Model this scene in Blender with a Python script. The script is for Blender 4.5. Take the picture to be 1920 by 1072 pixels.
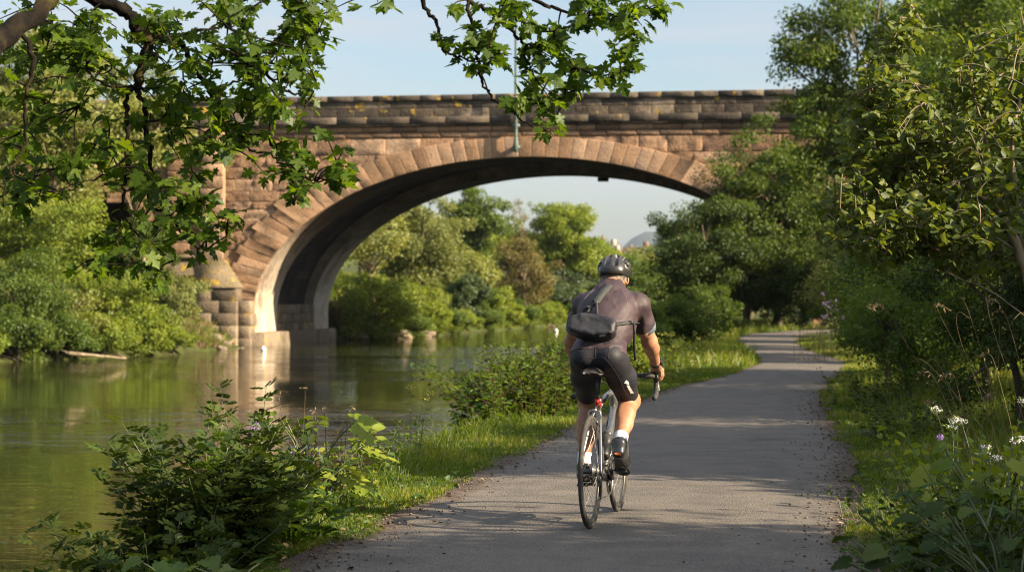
import bpy, math, random
import numpy as np
from mathutils import Vector, Matrix
from mathutils.bvhtree import BVHTree

# ------------------------------------------------------------------ camera, sky, sun, exposure
S = bpy.context.scene
for o in list(bpy.data.objects):
    bpy.data.objects.remove(o)
COL = S.collection
FPX = 3733.0                      # focal length in pixels of the 1920 px wide photograph
cam_d = bpy.data.cameras.new('camera')
cam_d.sensor_width = 36.0
cam_d.lens = 36.0 * FPX / 1920.0
cam_d.clip_start = 0.1
cam_d.clip_end = 9000.0
cam_d.dof.use_dof = True
cam_d.dof.focus_distance = 12.2
cam_d.dof.aperture_fstop = 4.2
cam = bpy.data.objects.new('camera', cam_d)
COL.objects.link(cam)
CAMZ = 1.4
cam.location = (0, 0, CAMZ)
cam.rotation_euler = (math.radians(90) + math.atan(24.0 / FPX), 0, 0)
S.camera = cam

SUN_EL, SUN_AZ = math.radians(27.0), math.radians(113.0)
SUNV = Vector((math.cos(SUN_EL) * math.sin(SUN_AZ), math.cos(SUN_EL) * math.cos(SUN_AZ), math.sin(SUN_EL)))
W = bpy.data.worlds.new("World")
S.world = W
W.use_nodes = True
wn, wl = W.node_tree.nodes, W.node_tree.links
wn.clear()
w_out = wn.new('ShaderNodeOutputWorld')
w_bg = wn.new('ShaderNodeBackground')
w_sky = wn.new('ShaderNodeTexSky')
w_sky.sky_type = 'NISHITA'
w_sky.sun_disc = False
w_sky.sun_elevation = SUN_EL
w_sky.sun_rotation = SUN_AZ
w_sky.altitude = 50
w_sky.air_density = 1.0
w_sky.dust_density = 1.6
w_sky.ozone_density = 1.5
# thin streaks of high cloud
w_tc = wn.new('ShaderNodeTexCoord')
w_map = wn.new('ShaderNodeMapping')
w_map.inputs['Scale'].default_value = (2.5, 2.5, 16.0)
w_no = wn.new('ShaderNodeTexNoise')
w_no.inputs['Scale'].default_value = 2.2
w_no.inputs['Detail'].default_value = 5
w_rp = wn.new('ShaderNodeValToRGB')
w_rp.color_ramp.elements[0].position = 0.38
w_rp.color_ramp.elements[0].color = (0, 0, 0, 1)
w_rp.color_ramp.elements[1].position = 0.70
w_rp.color_ramp.elements[1].color = (0.8, 0.8, 0.8, 1)
w_mix = wn.new('ShaderNodeMixRGB')
w_mix.inputs['Color2'].default_value = (3.9, 4.0, 4.15, 1)
wl.new(w_tc.outputs['Generated'], w_map.inputs['Vector'])
wl.new(w_map.outputs['Vector'], w_no.inputs['Vector'])
wl.new(w_no.outputs['Fac'], w_rp.inputs['Fac'])
wl.new(w_rp.outputs['Color'], w_mix.inputs['Fac'])
wl.new(w_sky.outputs['Color'], w_mix.inputs['Color1'])
# added fill light: unseen sky brightened overhead and round the sun behind the viewer
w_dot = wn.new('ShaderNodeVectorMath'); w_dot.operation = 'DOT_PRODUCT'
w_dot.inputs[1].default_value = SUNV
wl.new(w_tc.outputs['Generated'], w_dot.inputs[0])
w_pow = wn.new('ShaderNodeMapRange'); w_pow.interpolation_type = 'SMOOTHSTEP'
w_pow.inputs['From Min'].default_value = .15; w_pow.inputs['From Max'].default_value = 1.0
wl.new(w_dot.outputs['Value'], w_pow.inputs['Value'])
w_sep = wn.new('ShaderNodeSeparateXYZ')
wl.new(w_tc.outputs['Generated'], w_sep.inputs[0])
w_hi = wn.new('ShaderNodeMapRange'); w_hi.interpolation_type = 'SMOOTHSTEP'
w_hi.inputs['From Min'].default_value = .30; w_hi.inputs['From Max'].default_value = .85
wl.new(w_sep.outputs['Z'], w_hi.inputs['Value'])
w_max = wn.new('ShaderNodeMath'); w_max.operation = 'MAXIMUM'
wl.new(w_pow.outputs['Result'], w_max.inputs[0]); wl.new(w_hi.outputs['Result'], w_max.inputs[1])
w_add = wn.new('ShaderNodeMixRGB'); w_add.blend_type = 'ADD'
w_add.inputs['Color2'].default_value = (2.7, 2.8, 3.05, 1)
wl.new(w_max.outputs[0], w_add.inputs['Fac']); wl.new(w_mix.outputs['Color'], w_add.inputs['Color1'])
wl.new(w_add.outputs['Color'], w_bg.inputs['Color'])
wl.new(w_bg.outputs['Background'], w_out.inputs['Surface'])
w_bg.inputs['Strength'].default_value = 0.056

sun_d = bpy.data.lights.new('sun', 'SUN')
sun_d.energy = 5.0
sun_d.angle = math.radians(0.5)
sun_d.color = (1.0, 0.82, 0.58)
sun = bpy.data.objects.new('sun', sun_d)
COL.objects.link(sun)
sun.rotation_euler = (-SUNV).to_track_quat('-Z', 'Y').to_euler()
sun.location = SUNV * 50

S.view_settings.view_transform = 'Standard'
S.view_settings.look = 'None'
S.view_settings.exposure = 1.75
S.view_settings.gamma = 1.0
S.view_settings.use_curve_mapping = False
S.cycles.max_bounces = 8
S.cycles.diffuse_bounces = 3
S.cycles.glossy_bounces = 3
S.cycles.transmission_bounces = 4
S.cycles.transparent_max_bounces = 8
S.cycles.caustics_reflective = False
S.cycles.caustics_refractive = False
S.cycles.use_denoising = True
S.cycles.filter_width = 1.1
S.cycles.sample_clamp_indirect = 6.0

# ------------------------------------------------------------------ helpers
rng = np.random.default_rng(7)

def pt(px, py, Y):
    """the point at depth Y that a pixel of the 1920 px photograph shows"""
    return np.array([(px - 960.0) * Y / FPX, Y, CAMZ + (560.0 - py) * Y / FPX])

def _hash(i, j, k, s):
    n = (i * 374761393 + j * 668265263 + k * 2147483647 + s * 974711) & 0x7fffffff
    n = ((n ^ (n >> 13)) * 1274126177) & 0x7fffffff
    n = ((n ^ (n >> 16)) * 668265263) & 0x7fffffff
    return (n & 0xffff) / 65535.0

def vnoise(P, scale=1.0, seed=0):
    P = np.asarray(P, float) * scale
    I = np.floor(P).astype(np.int64)
    F = P - I
    F = F * F * (3 - 2 * F)
    out = 0
    for a in (0, 1):
        for b in (0, 1):
            for c in (0, 1):
                w = (F[..., 0] if a else 1 - F[..., 0]) * (F[..., 1] if b else 1 - F[..., 1]) * (F[..., 2] if c else 1 - F[..., 2])
                out = out + w * _hash(I[..., 0] + a, I[..., 1] + b, I[..., 2] + c, seed)
    return out * 2 - 1

def fbm(P, scale=1.0, oct=3, seed=0):
    v, a, t = 0, 1.0, 0
    for q in range(oct):
        v = v + a * vnoise(P, scale * 2 ** q, seed + q)
        t += a
        a *= .5
    return v / t

class MB:
    """collects vertices and faces of one mesh"""
    def __init__(s):
        s.V, s.F, s.n, s.var = [], [], 0, []
    def add(s, V, Fs, var=0.5):
        V = np.asarray(V, float).reshape(-1, 3)
        for F in (Fs if isinstance(Fs, list) else [Fs]):
            F = np.asarray(F, np.int64)
            if len(F):
                s.F.append(F + s.n)
        s.V.append(V)
        s.var.append(np.broadcast_to(np.asarray(var, float), (len(V),)))
        s.n += len(V)
        return s
    def data(s, name, mat, smooth=False):
        me = bpy.data.meshes.new(name)
        V = np.concatenate(s.V).astype(np.float32)
        me.vertices.add(len(V))
        me.vertices.foreach_set('co', V.ravel())
        tot = np.concatenate([np.full(len(F), F.shape[1], np.int32) for F in s.F])
        idx = np.concatenate([F.ravel() for F in s.F]).astype(np.int32)
        me.loops.add(len(idx))
        me.loops.foreach_set('vertex_index', idx)
        me.polygons.add(len(tot))
        st = np.concatenate([[0], np.cumsum(tot)[:-1]]).astype(np.int32)
        me.polygons.foreach_set('loop_start', st)
        me.polygons.foreach_set('loop_total', tot)
        if smooth:
            me.polygons.foreach_set('use_smooth', np.ones(len(tot), bool))
        at = me.attributes.new('var', 'FLOAT', 'POINT')
        at.data.foreach_set('value', np.concatenate(s.var).astype(np.float32))
        me.update(calc_edges=True)
        me.materials.append(mat)
        return me
    def build(s, name, mat, parent=None, smooth=False, loc=None):
        o = bpy.data.objects.new(name, s.data(name, mat, smooth))
        COL.objects.link(o)
        if parent is not None:
            o.parent = parent
        if loc is not None:
            o.location = loc
        return o

def tag(o, label=None, cat=None, group=None, kind=None):
    if label: o['label'] = label
    if cat: o['category'] = cat
    if group: o['group'] = group
    if kind: o['kind'] = kind
    return o

def empty(name, loc=(0, 0, 0), rz=0.0, label=None, cat=None, group=None):
    o = bpy.data.objects.new(name, None)
    o.empty_display_size = .2
    COL.objects.link(o)
    o.location = loc
    o.rotation_euler = (0, 0, rz)
    return tag(o, label, cat, group)

def norm(v):
    v = np.asarray(v, float)
    return v / np.maximum(np.linalg.norm(v, axis=-1, keepdims=True), 1e-9)

def tube(pts, rad, n=6, caps=True):
    """a tube through points with a radius each"""
    P = np.asarray(pts, float)
    m = len(P)
    R = np.broadcast_to(np.asarray(rad, float), (m,))
    T = np.empty_like(P)
    T[1:-1] = P[2:] - P[:-2]
    T[0], T[-1] = P[1] - P[0], P[-1] - P[-2]
    T = norm(T)
    u = np.cross(T[0], [0, 0, 1.0])
    if np.linalg.norm(u) < .1:
        u = np.cross(T[0], [1.0, 0, 0])
    u = norm(u)
    A = np.arange(n) * 2 * math.pi / n
    V = np.empty((m, n, 3))
    for i in range(m):
        u = norm(u - T[i] * np.dot(u, T[i]))
        w = np.cross(T[i], u)
        V[i] = P[i] + R[i] * (np.cos(A)[:, None] * u + np.sin(A)[:, None] * w)
    V = V.reshape(-1, 3)
    i, j = np.meshgrid(np.arange(m - 1), np.arange(n), indexing='ij')
    k = (j + 1) % n
    F = [np.stack([i * n + j, i * n + k, (i + 1) * n + k, (i + 1) * n + j], -1).reshape(-1, 4)]
    if caps:
        F.append(np.array([list(range(n))[::-1]]))
        F.append(np.array([[(m - 1) * n + q for q in range(n)]]))
    return V, F

def smooth_line(P, k=4):
    """Catmull-Rom resample"""
    P = np.asarray(P, float)
    Q = np.vstack([2 * P[0] - P[1], P, 2 * P[-1] - P[-2]])
    out = []
    for i in range(1, len(Q) - 2):
        t = np.linspace(0, 1, k, endpoint=False)[:, None]
        a, b, c, d = Q[i - 1], Q[i], Q[i + 1], Q[i + 2]
        out.append(.5 * (2 * b + (c - a) * t + (2 * a - 5 * b + 4 * c - d) * t * t + (3 * b - a - 3 * c + d) * t ** 3))
    out.append(P[-1:])
    return np.concatenate(out)

def box(x0, x1, y0, y1, z0, z1, bev=0.0):
    """box with chamfered edges"""
    if bev <= 0:
        V = np.array([[x, y, z] for z in (z0, z1) for y in (y0, y1) for x in (x0, x1)], float)
        F = np.array([[0, 2, 3, 1], [4, 5, 7, 6], [0, 1, 5, 4], [2, 6, 7, 3], [0, 4, 6, 2], [1, 3, 7, 5]])
        return V, [F]
    b = bev
    c = np.array([(x0 + x1) / 2, (y0 + y1) / 2, (z0 + z1) / 2])
    h = np.array([(x1 - x0) / 2, (y1 - y0) / 2, (z1 - z0) / 2])
    V, ix = [], {}
    for sx in (-1, 1):
        for sy in (-1, 1):
            for sz in (-1, 1):
                s = np.array([sx, sy, sz])
                for a in range(3):
                    v = s * (h - b)
                    v[a] = s[a] * h[a]
                    ix[(sx, sy, sz, a)] = len(V)
                    V.append(c + v)
    F4, F3 = [], []
    for a in range(3):
        p, q = (a + 1) % 3, (a + 2) % 3
        for s in (-1, 1):
            f = []
            for (sp, sq) in ((-1, -1), (1, -1), (1, 1), (-1, 1)):
                k = [0, 0, 0]
                k[a], k[p], k[q] = s, sp, sq
                f.append(ix[(*k, a)])
            F4.append(f if s > 0 else f[::-1])
    for a in range(3):
        p, q = (a + 1) % 3, (a + 2) % 3
        for sp in (-1, 1):
            for sq in (-1, 1):
                k0, k1 = [0, 0, 0], [0, 0, 0]
                k0[a], k1[a] = -1, 1
                k0[p] = k1[p] = sp
                k0[q] = k1[q] = sq
                f = [ix[(*k0, p)], ix[(*k1, p)], ix[(*k1, q)], ix[(*k0, q)]]
                F4.append(f if sp * sq < 0 else f[::-1])
    for k in [(x, y, z) for x in (-1, 1) for y in (-1, 1) for z in (-1, 1)]:
        f = [ix[(*k, 0)], ix[(*k, 1)], ix[(*k, 2)]]
        F3.append(f if k[0] * k[1] * k[2] > 0 else f[::-1])
    return np.array(V), [np.array(F4), np.array(F3)]

def ico(center, rad, sub=2, noise=0.0, seed=0, squash=(1, 1, 1)):
    """uv sphere with optional lumps"""
    nu, nv = 6 * sub, 4 * sub
    th = np.linspace(0, math.pi, nv + 1)
    ph = np.arange(nu) * 2 * math.pi / nu
    V = [[0, 0, 1.0]]
    for t in th[1:-1]:
        for p in ph:
            V.append([math.sin(t) * math.cos(p), math.sin(t) * math.sin(p), math.cos(t)])
    V.append([0, 0, -1.0])
    V = np.array(V)
    if noise:
        V = V * (1 + noise * fbm(V + seed * 3.1, 1.6, 2, seed))[:, None]
    F3, F4 = [], []
    for q in range(nu):
        F3.append([0, 1 + q, 1 + (q + 1) % nu])
        b = 1 + (nv - 2) * nu
        F3.append([len(V) - 1, b + (q + 1) % nu, b + q])
    for r in range(nv - 2):
        for q in range(nu):
            a = 1 + r * nu
            F4.append([a + q, a + nu + q, a + nu + (q + 1) % nu, a + (q + 1) % nu])
    return V * rad * np.array(squash) + np.asarray(center), [np.array(F3), np.array(F4)]

def lathe(profile, n=16, axis_o=(0, 0, 0), axis_d=(0, 0, 1)):
    """surface of revolution, profile = [(radius, height)]"""
    d = norm(axis_d)
    u = np.cross(d, [0, 0, 1.0])
    if np.linalg.norm(u) < .1:
        u = np.cross(d, [1.0, 0, 0])
    u = norm(u)
    w = np.cross(d, u)
    A = np.arange(n) * 2 * math.pi / n
    V = []
    for r, h in profile:
        for a in A:
            V.append(np.asarray(axis_o) + d * h + r * (math.cos(a) * u + math.sin(a) * w))
    m = len(profile)
    F = []
    for i in range(m - 1):
        for j in range(n):
            k = (j + 1) % n
            F.append([i * n + j, i * n + k, (i + 1) * n + k, (i + 1) * n + j])
    return np.array(V), [np.array(F)]

# ------------------------------------------------------------------ materials
def new_mat(name):
    m = bpy.data.materials.new(name)
    m.use_nodes = True
    nt = m.node_tree
    nt.nodes.clear()
    out = nt.nodes.new('ShaderNodeOutputMaterial')
    return m, nt.nodes, nt.links, out

def ramp(nodes, stops):
    r = nodes.new('ShaderNodeValToRGB')
    e = r.color_ramp.elements
    while len(e) < len(stops):
        e.new(0.5)
    for k, (p, c) in enumerate(stops):
        e[k].position = p
        e[k].color = (*c, 1) if len(c) == 3 else c
    return r

def mat_leaf(name, stops, trans=0.35, gloss=0.06, rough=0.45, tint=(1.5, 1.35, 0.5)):
    """leaf: the colour runs over the per-leaf value 'var'; light shines through"""
    m, N, L, out = new_mat(name)
    at = N.new('ShaderNodeAttribute')
    at.attribute_name = 'var'
    r = ramp(N, stops)
    L.new(at.outputs['Fac'], r.inputs['Fac'])
    d = N.new('ShaderNodeBsdfDiffuse')
    t = N.new('ShaderNodeBsdfTranslucent')
    g = N.new('ShaderNodeBsdfGlossy')
    g.inputs['Roughness'].default_value = rough
    g.inputs['Color'].default_value = (.9, .95, 1, 1)
    mu = N.new('ShaderNodeMixRGB')
    mu.blend_type = 'MULTIPLY'
    mu.inputs['Fac'].default_value = 1
    mu.inputs['Color2'].default_value = (*tint, 1)
    L.new(r.outputs['Color'], d.inputs['Color'])
    L.new(r.outputs['Color'], mu.inputs['Color1'])
    L.new(mu.outputs['Color'], t.inputs['Color'])
    a = N.new('ShaderNodeMixShader')
    a.inputs['Fac'].default_value = trans
    L.new(d.outputs[0], a.inputs[1])
    L.new(t.outputs[0], a.inputs[2])
    b = N.new('ShaderNodeMixShader')
    b.inputs['Fac'].default_value = gloss
    L.new(a.outputs[0], b.inputs[1])
    L.new(g.outputs[0], b.inputs[2])
    L.new(b.outputs[0], out.inputs['Surface'])
    return m

def mat_pbr(name, stops, scale=8.0, rough=0.6, metal=0.0, bump=0.0, bscale=40.0, detail=4, spec=0.5, var=0.0, coord='Object', stretch=(1, 1, 1), bdist=0.01, coat=0.0, sheen=0.0):
    """one principled surface; colour over a noise (plus the per-part value 'var'), optional bump"""
    m, N, L, out = new_mat(name)
    p = N.new('ShaderNodeBsdfPrincipled')
    p.inputs['Roughness'].default_value = rough
    p.inputs['Metallic'].default_value = metal
    p.inputs['Specular IOR Level'].default_value = spec
    p.inputs['Coat Weight'].default_value = coat
    p.inputs['Sheen Weight'].default_value = sheen
    L.new(p.outputs[0], out.inputs['Surface'])
    tc = N.new('ShaderNodeTexCoord')
    mp = N.new('ShaderNodeMapping')
    mp.inputs['Scale'].default_value = stretch
    L.new(tc.outputs[coord], mp.inputs['Vector'])
    if len(stops) > 1:
        no = N.new('ShaderNodeTexNoise')
        no.inputs['Scale'].default_value = scale
        no.inputs['Detail'].default_value = detail
        L.new(mp.outputs[0], no.inputs['Vector'])
        r = ramp(N, stops)
        src = no.outputs['Fac']
        if var:
            at = N.new('ShaderNodeAttribute')
            at.attribute_name = 'var'
            ma = N.new('ShaderNodeMath')
            ma.operation = 'MULTIPLY_ADD'
            ma.inputs[1].default_value = var
            L.new(at.outputs['Fac'], ma.inputs[0])
            s2 = N.new('ShaderNodeMath')
            s2.operation = 'SUBTRACT'
            s2.inputs[1].default_value = var * .5
            L.new(src, s2.inputs[0])
            L.new(s2.outputs[0], ma.inputs[2])
            src = ma.outputs[0]
        L.new(src, r.inputs['Fac'])
        L.new(r.outputs['Color'], p.inputs['Base Color'])
    else:
        p.inputs['Base Color'].default_value = (*stops[0][1], 1)
    if bump:
        nb = N.new('ShaderNodeTexNoise')
        nb.inputs['Scale'].default_value = bscale
        nb.inputs['Detail'].default_value = 5
        L.new(mp.outputs[0], nb.inputs['Vector'])
        b = N.new('ShaderNodeBump')
        b.inputs['Strength'].default_value = bump
        b.inputs['Distance'].default_value = bdist
        L.new(nb.outputs['Fac'], b.inputs['Height'])
        L.new(b.outputs['Normal'], p.inputs['Normal'])
    return m
# ------------------------------------------------------------------ setting: ground, river, path, hill
WATER_Z = -1.0
RS = np.array([(-60, -14), (-20, -8), (0, -4.6), (6, -3.1), (9, -2.45), (14, -2.15), (18, -1.8), (24, -0.9), (30, 0.1), (40, 1.6), (52, 3.1), (69, 4.9), (87, 6.3), (110, 7.6),
               (130, 10.5), (160, 17), (195, 30), (240, 50), (300, 85), (420, 180)], float)
LS = np.array([(-60, -60), (20, -44), (45, -33), (62, -25), (75, -19.6), (85, -14.6), (97, -13.5), (103, -13.7), (115.5, -11.8), (118, -8.8), (124, -6.0), (144, -2.5), (166, 1.6), (175, 4.5), (195, 12), (240, 28), (300, 58), (420, 140)], float)
PATH = np.array([(-25, -4.5, -1.5), (-8, -3.2, -0.1), (2, -2.2, 0.9), (7, -1.62, 1.5), (10.2, -1.2, 1.88), (11.9, -0.9, 2.05), (14.1, -0.52, 2.42), (18, 0.05, 3.04), (23.8, 1.05, 3.80), (27.6, 1.80, 4.32), (31.9, 2.70, 5.05),
                 (36.5, 4.00, 6.00), (42, 5.12, 7.12), (46.5, 5.72, 7.58), (53.6, 6.28, 8.02), (60, 6.80, 8.70), (65.3, 7.32, 9.40), (73.6, 8.45, 10.7), (79.5, 9.7, 11.8), (84, 11.2, 13.3), (88.5, 13.2, 16.4), (93, 17, 21)], float)

def _resample(A, k=8):
    Q = np.vstack([2 * A[0] - A[1], A, 2 * A[-1] - A[-2]])
    out = []
    for i in range(1, len(Q) - 2):
        for t in np.arange(k) / k:
            a, b, c, d = Q[i - 1], Q[i], Q[i + 1], Q[i + 2]
            out.append(.5 * (2 * b + (c - a) * t + (2 * a - 5 * b + 4 * c - d) * t * t + (3 * b - a - 3 * c + d) * t ** 3))
    out.append(A[-1])
    return np.array(out)
PATH = _resample(PATH)

def rs(y): return np.interp(y, RS[:, 0], RS[:, 1])
def ls(y): return np.interp(y, LS[:, 0], LS[:, 1])
def pl(y): return np.interp(y, PATH[:, 0], PATH[:, 1])
def pr(y): return np.interp(y, PATH[:, 0], PATH[:, 2])

def ground_z(x, y):
    x, y = np.asarray(x, float), np.asarray(y, float)
    dr, dl = x - rs(y), ls(y) - x
    wob = .12 * vnoise(np.stack([x * 0, y, y * 0], -1), .9, 5)
    hr = np.interp(dr + wob, [-3, -.35, 0, .35, .75, 1.0], [-2.4, -1.35, -1.02, -.5, -.08, 0.0])
    d2 = x - (pr(y) + .5)
    hr = hr + np.clip(d2, 0, 25) * .11 + np.clip(d2 - 25, 0, 400) * .02
    hl = np.interp(dl, [-3, -.35, 0, .5, 2.5, 8, 20, 60, 400], [-2.4, -1.35, -1.02, -.7, .5, 2.6, 3.8, 5, 9])
    z = np.maximum(hr, hl)
    z = z + np.clip(y - 250, 0, 700) * .015
    off = np.maximum(np.maximum(pl(y) - x, x - pr(y)), 0)
    amp = np.clip(off * .6, 0, 1) * np.clip((np.maximum(dr, dl) + .3) * 2, 0, 1)
    z = z + amp * (.05 * vnoise(np.stack([x, y, x * 0], -1), 1.3, 3) + .12 * vnoise(np.stack([x, y, x * 0], -1), .3, 4) * np.clip(off * .3, 0, 1))
    return z

def gz(x, y): return float(ground_z(x, y))

us = np.concatenate([-np.geomspace(900, 14, 26), -np.arange(13.5, 1.0, -.75), np.arange(-1.0, 6.6, .15), np.arange(6.6, 14, .5), np.geomspace(14, 2500, 34)])
ys = np.concatenate([np.arange(-60, 3, 3.0), np.arange(3, 40, .35), np.geomspace(40, 330, 110), np.geomspace(340, 8200, 24)])
GY, GU = np.meshgrid(ys, us, indexing='ij')
GX = GU + np.where(GY < 330, rs(GY), rs(330))
GZ = ground_z(GX, np.minimum(GY, 950))
nyy, nxx = GX.shape
ii, jj = np.meshgrid(np.arange(nyy - 1), np.arange(nxx - 1), indexing='ij')
gf = np.stack([ii * nxx + jj, ii * nxx + jj + 1, (ii + 1) * nxx + jj + 1, (ii + 1) * nxx + jj], -1).reshape(-1, 4)
gm, N, L, out = new_mat('soil_and_turf')
p_ = N.new('ShaderNodeBsdfPrincipled'); p_.inputs['Roughness'].default_value = .95; p_.inputs['Specular IOR Level'].default_value = .15
tc_ = N.new('ShaderNodeTexCoord')
n1 = N.new('ShaderNodeTexNoise'); n1.inputs['Scale'].default_value = 1.7; n1.inputs['Detail'].default_value = 6; n1.inputs['Roughness'].default_value = .65
n2 = N.new('ShaderNodeTexNoise'); n2.inputs['Scale'].default_value = 30; n2.inputs['Detail'].default_value = 4
r1 = ramp(N, [(.3, (.045, .035, .02)), (.45, (.05, .06, .018)), (.6, (.07, .095, .022)), (.75, (.10, .105, .035))])
r2 = ramp(N, [(.3, (.55, .5, .45)), (.7, (1.1, 1.1, 1.05))])
mx = N.new('ShaderNodeMixRGB'); mx.blend_type = 'MULTIPLY'; mx.inputs['Fac'].default_value = 1
bp = N.new('ShaderNodeBump'); bp.inputs['Strength'].default_value = .8; bp.inputs['Distance'].default_value = .03
L.new(tc_.outputs['Object'], n1.inputs['Vector']); L.new(tc_.outputs['Object'], n2.inputs['Vector'])
L.new(n1.outputs['Fac'], r1.inputs['Fac']); L.new(n2.outputs['Fac'], r2.inputs['Fac'])
L.new(r1.outputs['Color'], mx.inputs['Color1']); L.new(r2.outputs['Color'], mx.inputs['Color2'])
L.new(mx.outputs['Color'], p_.inputs['Base Color']); L.new(n2.outputs['Fac'], bp.inputs['Height']); L.new(bp.outputs['Normal'], p_.inputs['Normal'])
L.new(p_.outputs[0], out.inputs['Surface'])
g = MB().add(np.stack([GX, GY, GZ], -1).reshape(-1, 3), gf).build('ground', gm, smooth=True)
tag(g, 'earth banks with turf and bare soil on both sides of the river', None, None, 'structure')

# river
m, N, L, out = new_mat('river_water')
p_ = N.new('ShaderNodeBsdfPrincipled')
p_.inputs['Base Color'].default_value = (.020, .022, .007, 1)
p_.inputs['Roughness'].default_value = .02
p_.inputs['IOR'].default_value = 1.33
p_.inputs['Specular IOR Level'].default_value = .6
tc_ = N.new('ShaderNodeTexCoord')
def wave(sx, sy, sc, det):
    mp = N.new('ShaderNodeMapping'); mp.inputs['Scale'].default_value = (sx, sy, 1)
    mp.inputs['Rotation'].default_value = (0, 0, math.radians(8))
    no = N.new('ShaderNodeTexNoise'); no.inputs['Scale'].default_value = sc; no.inputs['Detail'].default_value = det; no.inputs['Distortion'].default_value = .4
    L.new(tc_.outputs['Object'], mp.inputs['Vector']); L.new(mp.outputs[0], no.inputs['Vector'])
    return no.outputs['Fac']
wa, wb, wc = wave(.5, 1.5, 1.9, 3), wave(.07, .34, 1.0, 3), wave(.03, .09, 1.0, 3)
# calm reaches and ruffled reaches
cr = ramp(N, [(.50, (.15, .15, .15)), (.57, (.3, .3, .3)), (.64, (1, 1, 1))])
mpq = N.new('ShaderNodeMapping'); mpq.inputs['Location'].default_value = (.05, -82 / 24, 0); mpq.inputs['Scale'].default_value = (1 / 10, 1 / 24, 0)
grq = N.new('ShaderNodeTexGradient'); grq.gradient_type = 'SPHERICAL'
L.new(tc_.outputs['Object'], mpq.inputs['Vector']); L.new(mpq.outputs[0], grq.inputs['Vector'])
brq = N.new('ShaderNodeMath'); brq.operation = 'MULTIPLY_ADD'; brq.inputs[1].default_value = .22          # a breezy reach where the river bends
L.new(grq.outputs['Fac'], brq.inputs[0]); L.new(wc, brq.inputs[2])
L.new(brq.outputs[0], cr.inputs['Fac'])
ad = N.new('ShaderNodeMath'); ad.operation = 'MULTIPLY_ADD'; ad.inputs[1].default_value = .45
L.new(wa, ad.inputs[0]); L.new(wb, ad.inputs[2])
bp = N.new('ShaderNodeBump'); bp.inputs['Distance'].default_value = .11
bs = N.new('ShaderNodeMath'); bs.operation = 'MULTIPLY'; bs.inputs[1].default_value = 0.9
L.new(cr.outputs['Color'], bs.inputs[0]); L.new(bs.outputs[0], bp.inputs['Strength'])
L.new(ad.outputs[0], bp.inputs['Height']); L.new(bp.outputs['Normal'], p_.inputs['Normal'])
L.new(p_.outputs[0], out.inputs['Surface'])
wy = np.concatenate([np.arange(-60, 330, 6.0), [340, 420]])
WV, WF = [], []
for y in wy:
    WV += [[float(ls(y)) - 1.6, y, WATER_Z], [float(rs(y)) + .7, y, WATER_Z]]
for k in range(len(wy) - 1):
    WF.append([2 * k, 2 * k + 1, 2 * k + 3, 2 * k + 2])
wo = MB().add(WV, np.array(WF)).build('river', m)
tag(wo, 'slow brown green river with ripples reflecting trees and bridge', None, None, 'structure')

# path: worn asphalt dusted with grit, earth along both edges
m, N, L, out = new_mat('worn_asphalt')
p_ = N.new('ShaderNodeBsdfPrincipled'); p_.inputs['Roughness'].default_value = .9; p_.inputs['Specular IOR Level'].default_value = .25
tc_ = N.new('ShaderNodeTexCoord')
at = N.new('ShaderNodeAttribute'); at.attribute_name = 'var'       # 0 in the middle, 1 at the edges
na = N.new('ShaderNodeTexNoise'); na.inputs['Scale'].default_value = 1.1; na.inputs['Detail'].default_value = 6
nb = N.new('ShaderNodeTexNoise'); nb.inputs['Scale'].default_value = 70; nb.inputs['Detail'].default_value = 3
nc = N.new('ShaderNodeTexVoronoi'); nc.inputs['Scale'].default_value = 95
nd = N.new('ShaderNodeTexNoise'); nd.inputs['Scale'].default_value = 9; nd.inputs['Detail'].default_value = 5
for q in (na, nb, nc, nd): L.new(tc_.outputs['Object'], q.inputs['Vector'])
ra = ramp(N, [(.3, (.098, .088, .077)), (.47, (.152, .134, .114)), (.58, (.116, .105, .091)), (.66, (.157, .138, .116)), (.8, (.19, .165, .136))])
L.new(na.outputs['Fac'], ra.inputs['Fac'])
rb = ramp(N, [(.30, (.5, .5, .5)), (.5, (1, 1, 1)), (.72, (1.5, 1.45, 1.35))])
L.new(nb.outputs['Fac'], rb.inputs['Fac'])
rc = ramp(N, [(0.0, (1.7, 1.65, 1.55)), (.12, (1.15, 1.13, 1.1)), (.3, (.9, .9, .9)), (.8, (.72, .72, .72))])
L.new(nc.outputs['Distance'], rc.inputs['Fac'])
m1 = N.new('ShaderNodeMixRGB'); m1.blend_type = 'MULTIPLY'; m1.inputs['Fac'].default_value = .75
L.new(ra.outputs['Color'], m1.inputs['Color1']); L.new(rb.outputs['Color'], m1.inputs['Color2'])
m2 = N.new('ShaderNodeMixRGB'); m2.blend_type = 'MULTIPLY'; m2.inputs['Fac'].default_value = .7
L.new(m1.outputs['Color'], m2.inputs['Color1']); L.new(rc.outputs['Color'], m2.inputs['Color2'])
ea = N.new('ShaderNodeMath'); ea.operation = 'MULTIPLY_ADD'; ea.inputs[1].default_value = .9; 
L.new(nd.outputs['Fac'], ea.inputs[0]); 
em = N.new('ShaderNodeMath'); em.operation = 'SUBTRACT'; em.inputs[1].default_value = .45
L.new(at.outputs['Fac'], em.inputs[0]); L.new(em.outputs[0], ea.inputs[2])
re = ramp(N, [(.52, (0, 0, 0)), (.86, (1, 1, 1))])
L.new(ea.outputs[0], re.inputs['Fac'])
rd = ramp(N, [(.3, (.035, .024, .015)), (.55, (.08, .055, .035)), (.75, (.14, .10, .066))])
L.new(nb.outputs['Fac'], rd.inputs['Fac'])
m3 = N.new('ShaderNodeMixRGB')
L.new(re.outputs['Color'], m3.inputs['Fac']); L.new(m2.outputs['Color'], m3.inputs['Color1']); L.new(rd.outputs['Color'], m3.inputs['Color2'])
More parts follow.
